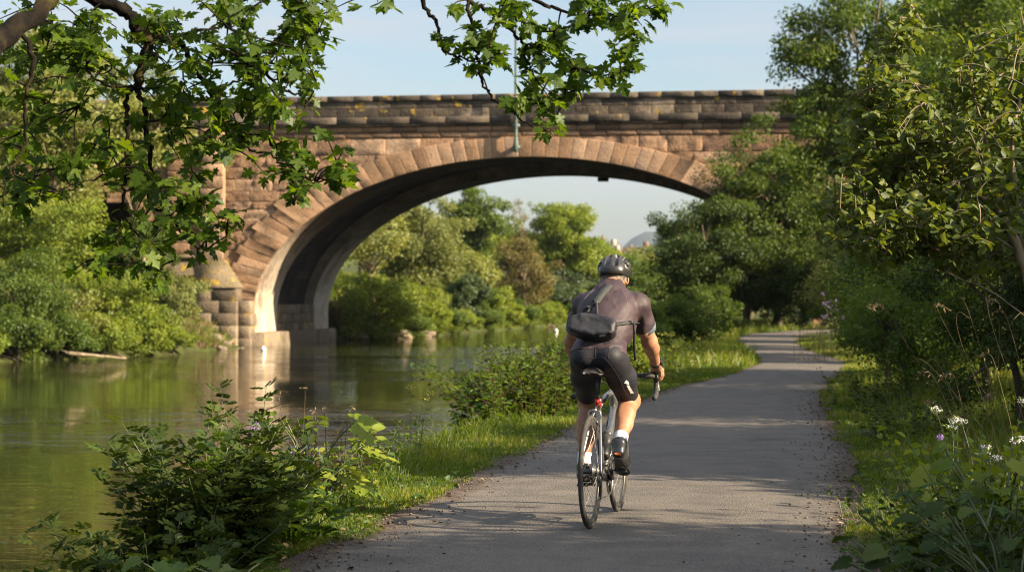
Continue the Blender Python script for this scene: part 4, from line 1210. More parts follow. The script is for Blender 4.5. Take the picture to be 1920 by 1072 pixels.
for a in [(560, 20, 70, 26), (540, 90, 75, 26), (575, 130, 50, 13), (460, 60, 80, 22), (520, 190, 60, 14), (470, 120, 70, 16), (590, 190, 28, 4), (380, 40, 90, 24), (400, 110, 70, 14), (300, 40, 80, 20), (330, 120, 60, 14), (200, 60, 90, 22), (120, 60, 80, 18), (60, 30, 70, 15), (90, 110, 70, 13), (180, 120, 60, 12), (210, 190, 60, 12), (310, 190, 45, 7), (340, 240, 60, 12), (415, 250, 55, 13), (470, 265, 45, 9), (380, 290, 55, 10), (545, 265, 45, 7), (600, 300, 45, 11), (630, 335, 28, 8), (545, 320, 45, 9), (560, 360, 30, 5), (500, 320, 30, 4), (130, 260, 60, 12), (90, 230, 50, 8), (170, 310, 65, 14), (90, 340, 55, 11), (40, 260, 45, 9), (15, 300, 35, 6), (30, 380, 40, 9), (10, 340, 30, 5), (260, 260, 50, 8), (300, 340, 50, 9), (250, 330, 45, 7), (330, 380, 45, 9), (380, 370, 40, 9), (380, 440, 45, 13), (415, 415, 26, 6), (230, 430, 45, 8), (165, 490, 42, 10), (250, 500, 50, 8), (310, 500, 40, 7), (200, 455, 35, 5), (285, 430, 35, 5), (25, 120, 45, 8), (150, 190, 50, 8), (20, 180, 40, 5), (400, 190, 45, 7), (560, 230, 40, 5)]:
    K_(a[0], a[1], a[2] * 1.1, max(2, int(a[3] * .72)), Y=9.1 + .4 * (rm.uniform() - .5))
for a in [(865, 55, 38, 9), (900, 100, 42, 11), (875, 130, 30, 6), (940, 90, 40, 8), (955, 130, 22, 3), (930, 20, 40, 8), (980, 25, 35, 5), (1010, 55, 40, 9), (1050, 85, 40, 11), (1030, 115, 35, 7), (1075, 120, 35, 8), (1095, 55, 30, 5), (1130, 25, 45, 11), (1190, 30, 38, 11), (1205, 60, 30, 6), (1235, 10, 30, 8), (1170, 5, 40, 7), (1090, 5, 35, 6), (1150, 105, 25, 5), (1175, 125, 24, 7), (1185, 95, 18, 4), (1120, 165, 22, 4), (1020, 170, 26, 6), (1055, 185, 22, 5), (1000, 195, 24, 5), (960, 195, 12, 2), (1040, 225, 20, 6), (1020, 250, 18, 4), (1035, 170, 26, 6), (1100, 150, 28, 6), (722, -2, 16, 3), (1160, 60, 26, 4)]:
    K_(a[0], a[1], a[2] * 1.1, max(2, int(a[3] * .66)), Y=9.05 + .3 * (rm.uniform() - .5))
spray_tree(tw, tl, br, blobs, rm, LEAF_MAPLE, .067, 5, depth=.38, spread=.13)
# the crown above and to the sides of the view
blobs2 = [(np.array([x, y, z]), .9, 26) for (x, y, z) in [(-2.6, 3.0, 5.2), (-1.4, 6.0, 5.6), (-3.6, .5, 6.0), (-4.2, 3.5, 4.4), (-3.6, 6.6, 3.4), (-.6, 8.2, 5.2)]]
spray_tree(tw, tl, [(np.array(up), .02, .01)], blobs2, rm, LEAF_MAPLE, .10, 6, depth=.9)
for mb_, nm, mm, sm in ((tb, 'trunk', MOSSY, True), (tw, 'branch', MOSSY, True), (tl, 'crown', G['maple'], False)):
    for k in range(len(mb_.V)): mb_.V[k] = mb_.V[k] - mo
    mb_.build(nm, mm, mt, sm)

# the leafy sapling at the right
rs_ = np.random.default_rng(15)
sx, sy = 4.15, 15.0
st_ = empty('sapling', (sx, sy, gz(sx, sy)), 0, 'leafy young tree with glossy oval leaves and pale twigs at the right edge', 'tree')
so = np.array(st_.location)
tw, tl = MB(), MB()
br = []
br.append((np.array([so + [0, 0, -.3], so + [.02, 0, .5], pt(1950, 620, 15.0), pt(1920, 500, 15.0), pt(1885, 420, 15.0), pt(1800, 330, 15.1), pt(1742, 277, 15.1), pt(1702, 249, 15.1), pt(1667, 242, 15.0)]), .055, .006))
B_([(1905, 470), (1848, 433), (1798, 413), (1752, 413), (1702, 413), (1616, 413), (1575, 390)], 15.0, 14.4, .009, .003)
B_([(1702, 249), (1697, 201), (1692, 151), (1690, 90), (1687, 20)], 15.1, 15.2, .010, .003)
B_([(1920, 500), (1896, 277), (1911, 201), (1925, 100), (1915, 20)], 15.1, 15.4, .020, .004)
B_([(1885, 420), (1840, 230), (1818, 136), (1808, 90)], 15.0, 15.0, .012, .003)
B_([(1742, 277), (1680, 310), (1640, 330), (1600, 300)], 15.1, 14.7, .008, .003)
B_([(1702, 249), (1650, 200), (1630, 130), (1620, 110)], 15.1, 14.9, .007, .003)
B_([(1752, 413), (1690, 430), (1640, 440), (1590, 460)], 14.8, 14.5, .007, .003)
B_([(1950, 620), (1880, 560), (1800, 520), (1740, 500)], 15.0, 14.6, .007, .003)
B_([(1960, 600), (2050, 400), (2100, 250), (2110, 100)], 15.0, 15.3, .03, .005)
blobs = []
for a in [(1690, 60, 55, 14), (1680, 140, 70, 22), (1640, 190, 70, 18), (1690, 230, 80, 22), (1620, 250, 60, 15), (1600, 310, 60, 14), (1680, 310, 80, 20), (1750, 250, 80, 18), (1760, 330, 80, 18), (1620, 390, 60, 15), (1570, 385, 40, 10), (1680, 410, 70, 18), (1740, 420, 70, 17), (1800, 400, 70, 15), (1830, 300, 80, 16), (1820, 200, 65, 15), (1800, 120, 45, 9), (1880, 180, 60, 12), (1900, 90, 55, 12), (1890, 280, 60, 12), (1880, 380, 60, 11), (1850, 470, 60, 12), (1780, 480, 60, 12), (1900, 480, 50, 9), (1590, 440, 45, 9), (1650, 460, 50, 10), (2040, 300, 150, 14), (2080, 120, 120, 10), (1650, 400, 60, 12), (1780, 430, 60, 12), (1720, 350, 70, 14), (1860, 240, 60, 12)]:
    blobs.append((pt(a[0], a[1], 15.0 + .8 * (rs_.uniform() - .5)), a[2] * 15 / FPX, int(a[3] * 1.7)))
for a in [(1620, 398, 50, 20), (1680, 412, 55, 22), (1740, 418, 55, 22), (1800, 428, 55, 22), (1850, 440, 50, 16), (1600, 440, 45, 14), (1660, 455, 45, 14)]:
    blobs.append((pt(a[0], a[1], 14.5), a[2] * 15 / FPX, a[3]))
spray_tree(tw, tl, br, blobs, rs_, LEAF_OVAL, .085, 7, twig_r=.004, face=(.25, -.3, .7), hang=.15, depth=.5, spread=.12)
for mb_, nm, mm, sm in ((tw, 'trunk', BARKP, True), (tl, 'crown', G['gloss'], False)):
    for k in range(len(mb_.V)): mb_.V[k] = mb_.V[k] - so
    mb_.build(nm, mm, st_, sm)

# herbs: arching stems with leaves along them
def herb(name, x, y, label, cat, n, h, spread, tmpl, size, gap, mat, seed, bare=.15, rad=.1, group=None, stem_r=.004, droop=.5, stemmat=None, flower=None, z=None, up=.7, lean=(0, 0), taper=.5, whorl=1):
    r = np.random.default_rng(seed)
    zz = gz(x, y) if z is None else z
    e = empty(name, (x, y, zz), 0, label, cat, group)
    sm, lm_, heads = MB(), MB(), []
    for q in range(n):
        a = r.uniform(0, 2 * math.pi); o = rad * math.sqrt(r.uniform())
        b = np.array([o * math.cos(a), o * math.sin(a), 0.0])
        hh = h * r.uniform(.6, 1.05)
        a2 = a + r.normal(0, .5)
        d = spread * r.uniform(.3, 1.1)
        tip = b + np.array([d * math.cos(a2) + lean[0] * hh, d * math.sin(a2) + lean[1] * hh, hh])
        mid = b * .6 + tip * .4 + np.array([-.10 * d * math.cos(a2), -.10 * d * math.sin(a2), hh * .18])
        P = smooth_line([b - [0, 0, .06], b + [0, 0, hh * .08], mid, tip], 6)
        sm.add(*tube(P, np.linspace(stem_r, stem_r * .4, len(P)), 5), var=r.uniform())
        L_ = np.linalg.norm(tip - b)
        k = max(2, int(L_ / gap))
        t = np.repeat(np.linspace(bare, 1, k), whorl)
        t = np.clip(t + r.normal(0, .01, len(t)), 0, 1)
        C = np.stack([np.interp(t * (len(P) - 1), np.arange(len(P)), P[:, c]) for c in range(3)], -1)
        phi = np.arange(len(t)) * (2.4 if whorl == 1 else math.pi * 2 / whorl + .0) + (np.arange(len(t)) // whorl) * 1.57 + r.uniform(0, 6)
        D = np.stack([np.cos(phi), np.sin(phi), np.full(len(t), .25 - droop * .5)], -1) + r.normal(0, .2, (len(t), 3)) + (t[:, None] ** 3) * np.array([0, 0, up])
        Nn = np.array([0, 0, 1.0]) + r.normal(0, .28, (len(t), 3))
        s = size * (1 - taper * t ** 2) * r.uniform(.7, 1.15, len(t))
        scatter(lm_, tmpl, C, D, Nn, s, np.clip(r.uniform(0, .4) + r.uniform(0, .6, len(t)), 0, 1))
        if flower:
            fm_, cnt, fs, fr = flower
            F_ = tip + rdir(r, cnt) * fr * np.array([1, 1, .45])
            for w in F_[:: max(1, cnt // 7)]:
                sm.add(*tube([tip - [0, 0, fr * 1.2], w], [stem_r * .4, stem_r * .25], 3, False))
            fm = MB()
            scatter(fm, LEAF_DIAMOND, F_, rdir(r, cnt), np.array([0, -.4, 1]) + r.normal(0, .4, (cnt, 3)), fs, r.uniform(0, 1, cnt))
            heads.append(fm)
    sm.build('stem', stemmat or STEM, e, True)
    if lm_.n: lm_.build('foliage', G[mat], e)
    for fm in heads: fm.build('flower', G[flower[0]], e)
    return e

def rosette(name, x, y, label, cat, n, h, size, mat, seed, spread=.35, group=None, tmpl=LEAF_BROAD, rad=.08, tilt=.5):
    r = np.random.default_rng(seed)
    e = empty(name, (x, y, gz(x, y)), 0, label, cat, group)
    sm, lm_ = MB(), MB()
    for q in range(n):
        a = q * 2.399 + r.uniform(-.4, .4)
        hh = h * r.uniform(.35, 1.05)
        d = spread * r.uniform(.4, 1.0)
        u = np.array([math.cos(a), math.sin(a), 0])
        b = u * rad * r.uniform(.2, 1)
        tip = b + u * d + [0, 0, hh]
        P = smooth_line([b - [0, 0, .05], b + u * d * .3 + [0, 0, hh * .65], tip], 5)
        sm.add(*tube(P, np.linspace(.007, .004, len(P)), 5), var=r.uniform())
        s = size * r.uniform(.55, 1.1)
        D = u + np.array([0, 0, -.25]) + r.normal(0, .2, 3)
        Nn = np.array([0, -.15, 1.0]) - u * tilt * .3 + r.normal(0, .3, 3)
        scatter(lm_, tmpl, [tip - u * s * .15], D[None], Nn[None], s, r.uniform(0, 1))
    sm.build('stem', STEM, e, True)
    lm_.build('foliage', G[mat], e)
    return e

def stalks(name, x, y, label, n, h, lean, seed, rad=.2, head=14, hs=.02, group='dry grass tufts', spread=.25, r0=.0022, cat='grass tuft', curl=.1):
    """dry grass stalks with drooping seed heads"""
    r = np.random.default_rng(seed)
    e = empty(name, (x, y, gz(x, y)), 0, label, cat, group)
    sm, hm = MB(), MB()
    for q in range(n):
        a = r.uniform(0, 6.28); o = rad * math.sqrt(r.uniform())
        b = np.array([o * math.cos(a), o * math.sin(a), -.04])
        hh = h * r.uniform(.55, 1.05)
        tip = b + np.array([lean[0] * hh + r.normal(0, spread) * hh, lean[1] * hh + r.normal(0, spread) * hh, hh])
        sd = np.sign(lean[0] + r.normal(0, .3)) * curl
        P = smooth_line([b, b * .6 + tip * .4 + np.array([-lean[0] * .12 * hh, 0, .05 * hh]), b * .15 + tip * .85 + [0, 0, .03], tip + [sd * .3, 0, 0], tip + [sd, r.normal(0, .03), -curl * .3]], 5)
        sm.add(*tube(P, np.linspace(r0, r0 * .45, len(P)), 4), var=r.uniform())
        if head and r.uniform() < .8:
            k = int(head * r.uniform(.6, 1.3))
            t = r.uniform(.68, 1, k) * (len(P) - 1)
            C = np.stack([np.interp(t, np.arange(len(P)), P[:, c]) for c in range(3)], -1) + r.normal(0, .006, (k, 3))
            scatter(hm, LEAF_LANCE, C, np.array([sd * 3, 0, -.2]) + r.normal(0, .5, (k, 3)), rdir(r, k), hs * r.uniform(.7, 1.5, k), r.uniform(.3, 1, k))
    sm.build('stem', G['dry'], e, True)
    if hm.n: hm.build('seed_head', G['dry'], e)
    return e

# left foreground
for k, (px, Y, n, h, lab) in enumerate([(395, 10.6, 44, .80, 'dark shrub of feathery compound leaves at the water edge, lower left'), (290, 10.1, 34, .62, 'low dark feathery shrub at the left end of the bank clump'), (500, 11.3, 30, .44, 'feathery shrub reaching toward the broad bright leaves')]):
    q = pt(px, 900, Y)
    herb('elder_shrub', q[0], Y, lab, 'shrub', n, h, .42, LEAF_PINNATE, .20, .038, 'herb' if k == 2 else 'dark', 100 + k, .12, .24, 'feathery shrubs on the near bank', .005, .45)
for k, (px, Y, hh, lab) in enumerate([(305, 10.5, 1.0, 'tall thin spray at the left above the dark feathery shrub'), (455, 10.9, .98, 'tall thin spray at the right above the dark feathery shrub')]):
    herb('elder_shrub', *pt(px, 900, Y)[:2], lab, 'shrub', 5, hh, .20, LEAF_PINNATE, .17, .036, 'dark', 111 + k, .3, .10, 'feathery shrubs on the near bank', .005, .45)
q = pt(365, 900, 10.4)
herb('elder_shrub', q[0], 10.4, 'tall thin spray rising above the dark feathery shrub', 'shrub', 5, .96, .28, LEAF_PINNATE, .16, .038, 'herb', 110, .3, .12, 'feathery shrubs on the near bank', .005, .45)
rosette('broad_leaved_plant', *pt(330, 900, 9.5)[:2], 'broad leaved plant with one large pale leaf in front of the dark shrub', 'plant', 9, .26, .17, 'herb', 120, .22, 'broad leaved plants', LEAF_BROAD)
rosette('broad_leaved_plant', *pt(430, 900, 9.3)[:2], 'low plant of cut leaves among long grass, bottom left', 'plant', 14, .16, .14, 'mid', 121, .2, 'broad leaved plants', LEAF_MAPLE)
rosette('broad_leaved_plant', *pt(250, 900, 9.7)[:2], 'dark broad leaved plant at the very bottom left of the bank', 'plant', 10, .22, .16, 'dark', 122, .22, 'broad leaved plants', LEAF_BROAD)
herb('flowering_weed', *pt(232, 900, 10.0)[:2], 'lanky weed with yellow green buds leaning over the water', 'weed', 4, .62, .10, LEAF_OVAL, .06, .10, 'herb', 125, .3, .05, None, .004, .6, None, ('yellow', 16, .018, .03), lean=(-.35, 0))
herb('flowering_weed', *pt(205, 900, 9.6)[:2], 'thin dark leaved weed at the left edge over the water', 'weed', 4, .50, .10, LEAF_OVAL, .06, .09, 'mid', 126, .2, .05, None, .003, .6, None, ('yellow', 8, .014, .02), lean=(-.45, 0))
rosette('burdock', *pt(590, 900, 13.3)[:2], 'bright plant with huge ribbed leaves among dry stalks at the water edge', 'plant', 34, .64, .25, 'bright', 130, .28, None, LEAF_PINNATE, .12, .9)
rosette('burdock', *pt(520, 900, 12.6)[:2], 'sunlit broad leaves between dark shrub and dry stalks', 'plant', 18, .40, .13, 'bright', 131, .22, None, LEAF_BROAD)
herb('nettle_clump', *pt(510, 900, 12.3)[:2], 'sunlit yellow green leafy stems beside the dark shrub', 'weed', 12, .50, .22, LEAF_OVAL, .08, .05, 'bright', 132, .2, .18, 'nettle clumps', .004, .5, None, None, whorl=2)
herb('nettle_clump', *pt(655, 900, 14.0)[:2], 'bright low leafy stems right of the dry stalks', 'weed', 14, .38, .20, LEAF_OVAL, .085, .05, 'bright', 133, .15, .2, 'nettle clumps', .004, .5, None, None, whorl=2)
herb('nettle_clump', *pt(705, 900, 15.2)[:2], 'green leafy stems on the sunny bank beyond the dry stalks', 'weed', 12, .42, .20, LEAF_OVAL, .08, .05, 'herb', 134, .15, .2, 'nettle clumps', .004, .5, None, None, whorl=2)
herb('flowering_weed', *pt(492, 900, 12.9)[:2], 'tall stem with violet flowers standing against the water', 'weed', 2, .82, .05, LEAF_OVAL, .05, .12, 'herb', 135, .3, .03, None, .003, .5, None, ('violet', 34, .022, .03), lean=(-.02, 0))
herb('flowering_weed', *pt(552, 900, 13.2)[:2], 'shorter violet flower stem beside the huge leaves', 'weed', 1, .80, .03, LEAF_OVAL, .05, .12, 'herb', 136, .3, .03, None, .003, .5, None, ('violet', 34, .02, .028), lean=(-.02, 0))
stalks('dry_grass', *pt(600, 900, 13.2)[:2], 'dry stalks rising among the huge bright leaves', 13, .86, (.06, 0), 140, .22, 10, .02, spread=.14, r0=.0028, curl=.02)
stalks('dry_grass', *pt(505, 900, 13.0)[:2], 'thin dry stems left of the huge bright leaves', 7, .62, (-.05, 0), 141, .2, 0, .02, spread=.14, r0=.0022, curl=.02)
herb('flowering_weed', *pt(772, 900, 17.2)[:2], 'pale green weed with flower heads on the bank ahead of the bright leaves', 'weed', 3, .62, .12, LEAF_OVAL, .085, .07, 'herb', 142, .25, .08, None, .004, .5, None, ('yellow', 26, .022, .04))
herb('flowering_weed', *pt(735, 900, 16.2)[:2], 'low yellow green flowering weed on the sunny bank', 'weed', 5, .34, .15, LEAF_LANCE, .09, .05, 'bright', 143, .2, .1, None, .004, .5, None, ('yellow', 14, .02, .03))
herb('nettle_clump', *pt(800, 900, 18.3)[:2], 'sparse leafy stems on the bank before the bramble', 'weed', 10, .34, .25, LEAF_OVAL, .08, .06, 'herb', 144, .15, .25, 'nettle clumps', .004, .5, None, None, whorl=2)
for k, (px, Y, n, h, sp, rd, lab) in enumerate([(985, 23.5, 90, .84, .30, .50, 'dense bramble thicket left of the cyclist at the water edge'), (905, 22.4, 40, .72, .42, .30, 'loose bramble stems reaching over the water left of the thicket'), (1045, 26.0, 70, .80, .32, .45, 'bramble thicket hidden partly behind the cyclist')]):
    q = pt(px, 700, Y)
    herb('bramble', q[0], Y, lab, 'bramble', n, h, sp, LEAF_OVAL, .115, .038, ('mid', 'herb', 'mid')[k], 150 + k, .12, rd, 'brambles on the near bank', .004, .5, TWIG, None, lean=((0, 0), (-.35, 0), (0, 0))[k])
herb('bramble', *pt(1000, 700, 24.2)[:2], 'single tall sprig above the bramble thicket', 'bramble', 4, 1.12, .22, LEAF_OVAL, .075, .06, 'herb', 155, .4, .3, 'brambles on the near bank', .004, .5)
herb('flowering_weed', *pt(1258, 700, 33.5)[:2], 'bright yellow green leafy weeds right of the cyclist', 'weed', 26, .80, .26, LEAF_OVAL, .11, .06, 'bright', 160, .2, .32, None, .005, .3, None, ('yellow', 10, .035, .04))
herb('flowering_weed', *pt(1212, 700, 36.0)[:2], 'leafy weeds half hidden behind the riding arm', 'weed', 22, .72, .26, LEAF_OVAL, .11, .06, 'mid', 161, .2, .32, None, .005, .3)
T('bush', *pt(1258, 620, 50)[:2], 'round green bush on the river side ahead of the cyclist', 'bush', 1.7, (1.0, .9, .02, 1.75), .05, 40, 240, .075, 'mid', seed=50)
T('bush', *pt(1222, 620, 46)[:2], 'leafy bush beside the riding arm', 'bush', 1.5, (.7, .7, .02, 1.5), .05, 26, 220, .07, 'mid', seed=51)
for k, (px, Y, hh, lab) in enumerate([(1325, 66, 1.2, 'low shaded bush on the inside of the path bend'), (1300, 60, 1.3, 'low bush between round bush and path bend'), (1340, 86, 1.4, 'low bush at the far end of the path'), (1258, 68, 1.9, 'bush at the waterline behind the round bush'), (1330, 80, 2.0, 'dark bush under the trees before the arch'), (1455, 92, 2.6, 'dark bush closing the end of the path')]):
    q = pt(px, 620, Y)
    T('bush', q[0], Y, lab, 'bush', hh, (1.3, 1.1, .02, hh), .05, 30, 220, .09, 'mid' if k % 2 == 0 else 'dark', seed=52 + k)

# right foreground
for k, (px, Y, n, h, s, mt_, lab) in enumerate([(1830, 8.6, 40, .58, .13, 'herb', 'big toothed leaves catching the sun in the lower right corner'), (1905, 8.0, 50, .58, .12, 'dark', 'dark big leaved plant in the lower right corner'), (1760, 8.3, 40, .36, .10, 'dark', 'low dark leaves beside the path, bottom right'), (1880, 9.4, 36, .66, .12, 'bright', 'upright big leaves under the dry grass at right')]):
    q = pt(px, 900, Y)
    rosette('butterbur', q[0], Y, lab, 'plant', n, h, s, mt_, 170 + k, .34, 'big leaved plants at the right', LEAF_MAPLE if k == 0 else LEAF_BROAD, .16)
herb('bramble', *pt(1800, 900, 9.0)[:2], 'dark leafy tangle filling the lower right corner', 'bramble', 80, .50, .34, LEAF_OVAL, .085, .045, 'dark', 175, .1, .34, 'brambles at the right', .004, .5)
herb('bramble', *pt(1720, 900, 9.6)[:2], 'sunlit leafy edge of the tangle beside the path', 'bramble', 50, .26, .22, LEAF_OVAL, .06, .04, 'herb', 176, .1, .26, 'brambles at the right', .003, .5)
herb('bramble', *pt(1890, 900, 10.6)[:2], 'green leafy tangle below the dry grass', 'bramble', 70, .58, .30, LEAF_OVAL, .08, .05, 'herb', 177, .1, .3, 'brambles at the right', .004, .5)
herb('cow_parsley', *pt(1842, 700, 12.6)[:2], 'white umbels in the shade in front of the dark bush', 'flower', 9, .72, .20, LEAF_PINNATE, .13, .16, 'mid', 180, .15, .22, 'white umbels', .003, .5, None, ('white', 60, .013, .035))
herb('cow_parsley', *pt(1880, 700, 11.6)[:2], 'lower white umbels among the dry stalks', 'flower', 6, .55, .20, LEAF_PINNATE, .12, .16, 'mid', 181, .15, .2, 'white umbels', .003, .5, None, ('white', 60, .013, .032))
herb('flowering_weed', *pt(1792, 700, 12.9)[:2], 'purple knapweed head beside the white umbels', 'flower', 2, .74, .10, LEAF_LANCE, .09, .12, 'mid', 182, .15, .05, None, .003, .5, None, ('violet', 60, .018, .022))
stalks('dry_grass', *pt(1880, 700, 11.4)[:2], 'tall pale grass with drooping seed heads leaning left', 10, 1.30, (-.32, 0), 190, .30, 18, .024, spread=.18, r0=.0019, curl=.10)
stalks('dry_grass', *pt(1930, 700, 11.0)[:2], 'tallest dry grass at the right edge', 9, 1.45, (-.12, 0), 191, .30, 18, .024, spread=.18, r0=.0019, curl=.08)
stalks('dry_grass', *pt(1755, 700, 10.6)[:2], 'short dry bent stalks beside the path at right', 12, .48, (-.25, 0), 192, .25, 8, .03, spread=.35, r0=.0022, curl=.10)
stalks('dry_grass', *pt(1545, 700, 44)[:2], 'pale grass stems below the violet flowered bush', 40, .9, (-.05, 0), 193, .7, 8, .04, spread=.12, r0=.005, curl=.04)
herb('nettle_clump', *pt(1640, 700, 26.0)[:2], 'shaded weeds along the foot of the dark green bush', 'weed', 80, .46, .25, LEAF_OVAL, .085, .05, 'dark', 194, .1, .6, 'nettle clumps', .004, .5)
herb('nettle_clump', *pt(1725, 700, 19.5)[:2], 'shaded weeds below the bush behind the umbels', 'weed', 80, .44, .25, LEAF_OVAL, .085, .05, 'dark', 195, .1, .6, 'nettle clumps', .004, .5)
herb('flowering_weed', *pt(1590, 600, 50)[:2], 'tall violet flowered weeds at the foot of the hedge', 'weed', 24, 1.5, .35, LEAF_LANCE, .14, .12, 'grey', 196, .1, .5, None, .006, .4, None, ('violet', 14, .05, .06))

herb('bramble', *pt(1850, 900, 9.6)[:2], 'leafy mass with sunlit tops above the dark corner tangle', 'bramble', 60, .74, .30, LEAF_OVAL, .10, .05, 'bright', 178, .35, .34, 'brambles at the right', .004, .5)
herb('bramble', *pt(1900, 900, 8.7)[:2], 'deep green leafy mass at the right edge of the corner', 'bramble', 80, .62, .30, LEAF_OVAL, .09, .045, 'dark', 179, .1, .34, 'brambles at the right', .004, .5)
herb('nettle_clump', *pt(1690, 900, 12.4)[:2], 'low weeds at the grass edge beside the shaded path', 'weed', 40, .22, .16, LEAF_OVAL, .06, .045, 'herb', 197, .1, .4, 'nettle clumps', .003, .5)
# ------------------------------------------------------------------ grass
def grass(name, label, n, region, hfun, wfun, seed, mat='grass', bend=.35):
    r = np.random.default_rng(seed)
    x, y = region(r, n)
    z = ground_z(x, y)
    bare = vnoise(np.stack([x, y, x * 0 + 9], -1), 1.1, 18) + .5 * vnoise(np.stack([x, y, x * 0 + 9], -1), 3.5, 19)
    k = (z > WATER_Z + .10) & (bare + r.normal(0, .12, n) > -.62)
    x, y, z = x[k], y[k], z[k]
    n = len(x)
    pn = vnoise(np.stack([x, y, x * 0], -1), 1.6, 8)
    h = hfun(x, y, r) * r.uniform(.5, 1.25, n) * (1 + .5 * pn)
    w = wfun(x, y) * r.uniform(.7, 1.3, n)
    a = r.uniform(0, 6.283, n)
    u = np.stack([np.cos(a), np.sin(a), a * 0], -1)
    a2 = r.uniform(0, 6.283, n)
    b = np.stack([np.cos(a2), np.sin(a2), a * 0], -1) * (h * bend * r.uniform(.3, 1.6, n))[:, None]
    P = np.stack([x, y, z - .01], -1)
    m1 = P + b * .35 + np.array([0, 0, 1.0]) * (h * .6)[:, None]
    tip = P + b + np.array([0, 0, 1.0]) * h[:, None]
    hw = (w / 2)[:, None]
    V = np.stack([P - u * hw, P + u * hw, m1 + u * hw * .75, m1 - u * hw * .75, tip], 1).reshape(-1, 3)
    i = np.arange(n)[:, None] * 5
    var = np.clip(.42 + .45 * pn + r.normal(0, .22, n), 0, 1)
    o = MB().add(V, [i + np.array([[0, 1, 2, 3]]), i + np.array([[3, 2, 4]])], np.repeat(var, 5)).build(name, G[mat])
    return tag(o, label, None, None, 'stuff')

def reg_left(r, n):
    y = 7.5 + 62 * r.uniform(0, 1, n) ** 2.2
    a, b = rs(y) + .28, pl(y) + .02
    t = r.uniform(0, 1, n)
    ragged = .12 * vnoise(np.stack([y, y * 0, y * 0], -1), 2.5, 2)
    return a + (b - a + ragged) * t, y
def reg_right(r, n):
    y = 7.5 + 60 * r.uniform(0, 1, n) ** 2.2
    t = r.uniform(0, 1, n) ** 1.4
    ragged = .12 * vnoise(np.stack([y, y * 0, y * 0], -1), 2.5, 3)
    return pr(y) - .02 + ragged + t * (1.6 + .05 * y), y
def h_left(x, y, r):
    e = np.clip((pl(y) - x) / np.maximum(pl(y) - rs(y), .3), 0, 1)
    return .035 + .09 * e ** 2 + .0009 * y
def h_right(x, y, r):
    return .035 + .075 * np.clip((x - pr(y)) / 1.6, 0, 1.6) + .0009 * y
grass('grass', 'short green grass on the verge between river and path', 170000, reg_left, h_left, lambda x, y: .0042 + .00032 * y, 301)
grass('grass', 'shaded green grass on the verge right of the path', 120000, reg_right, h_right, lambda x, y: .0042 + .00032 * y, 302)
def reg_tall(r, n):
    y = 8 + 20 * r.uniform(0, 1, n) ** 1.6
    return rs(y) + .3 + r.uniform(0, 1, n) ** 1.5 * (pl(y) - rs(y)) * .55, y
grass('long_grass', 'longer uncut grass along the top of the near bank', 9000, reg_tall, lambda x, y, r: .17 + 0 * x, lambda x, y: .005 + .0003 * y, 303, bend=.6)
def reg_tallr(r, n):
    y = 8 + 26 * r.uniform(0, 1, n) ** 1.6
    return pr(y) + .35 + r.uniform(0, 1, n) * 1.6, y
grass('long_grass', 'longer uncut grass at the foot of the right hand plants', 9000, reg_tallr, lambda x, y, r: .18 + 0 * x, lambda x, y: .005 + .0003 * y, 304, bend=.6)
def reg_lbank(r, n):
    y = 92 + 108 * r.uniform(0, 1, n)
    return ls(y) - r.uniform(0, 1, n) ** 1.3 * 13 - .2, y
grass('bank_grass', 'sunlit rough grass on the far river bank', 60000, reg_lbank, lambda x, y, r: .42 + 0 * x, lambda x, y: .05 + 0 * x, 305, bend=.5)
def reg_slope(r, n):
    y = 90 + 9.5 * r.uniform(0, 1, n)
    return -15.9 + r.uniform(0, 1, n) * 4, y
grass('bank_grass', 'tawny grass on the slope beside the bridge buttress', 5000, reg_slope, lambda x, y, r: .30 + 0 * x, lambda x, y: .04 + 0 * x, 306, 'dry', bend=.6)
def reg_tan(r, n):
    y = 117.8 + 4 * r.uniform(0, 1, n)
    return ls(y) - .3 - r.uniform(0, 1, n) * 2.2, y
grass('bank_grass', 'tall tan grass just beyond the far foot of the arch', 3000, reg_tan, lambda x, y, r: 1.1 + 0 * x, lambda x, y: .05 + 0 * x, 307, 'dry', bend=.3)
def reg_rbank(r, n):
    y = 40 + 80 * r.uniform(0, 1, n)
    return rs(y) + .3 + r.uniform(0, 1, n) * (pl(y) - rs(y) - .3), y
grass('bank_grass', 'rough grass between river and path ahead of the cyclist', 26000, reg_rbank, lambda x, y, r: .24 + 0 * x, lambda x, y: .022 + 0 * x, 308, bend=.5)
# litter: dead leaves and grit along the path edges, daisies in the turf
def bits(name, label, n, region, size, mat, seed, lift=.012, kind='stuff'):
    r = np.random.default_rng(seed)
    x, y = region(r, n)
    mb = MB()
    C = np.stack([x, y, np.maximum(ground_z(x, y), np.where((x > pl(y) - .1) & (x < pr(y) + .1), .022, -9)) + lift], -1)
    D = rdir(r, n); D[:, 2] *= .2
    scatter(mb, LEAF_OVAL, C, D, np.array([0, 0, 1.0]) + r.normal(0, .3, (n, 3)), size * r.uniform(.4, 1.3, n), r.uniform(0, 1, n))
    return tag(mb.build(name, mat), label, None, None, kind)
def reg_edge(r, n):
    y = 8 + 22 * r.uniform(0, 1, n) ** 1.8
    s = r.uniform(0, 1, n) < .5
    d = np.abs(r.normal(0, .22, n)) - .08
    return np.where(s, pl(y) + d, pr(y) - d), y
def reg_any(r, n):
    y = 8 + 22 * r.uniform(0, 1, n) ** 1.8
    return pl(y) + r.uniform(0, 1, n) * (pr(y) - pl(y)), y
LIT = mat_leaf('dead_leaf', [(0, (.035, .02, .012)), (.5, (.085, .052, .03)), (1, (.17, .12, .07))], .1, .02)
bits('leaf_litter', 'dead leaves and twigs scattered along the path edges', 1100, reg_edge, .035, LIT, 310)
bits('leaf_litter', 'few small dead leaves on the asphalt', 160, reg_any, .025, LIT, 311, .004)
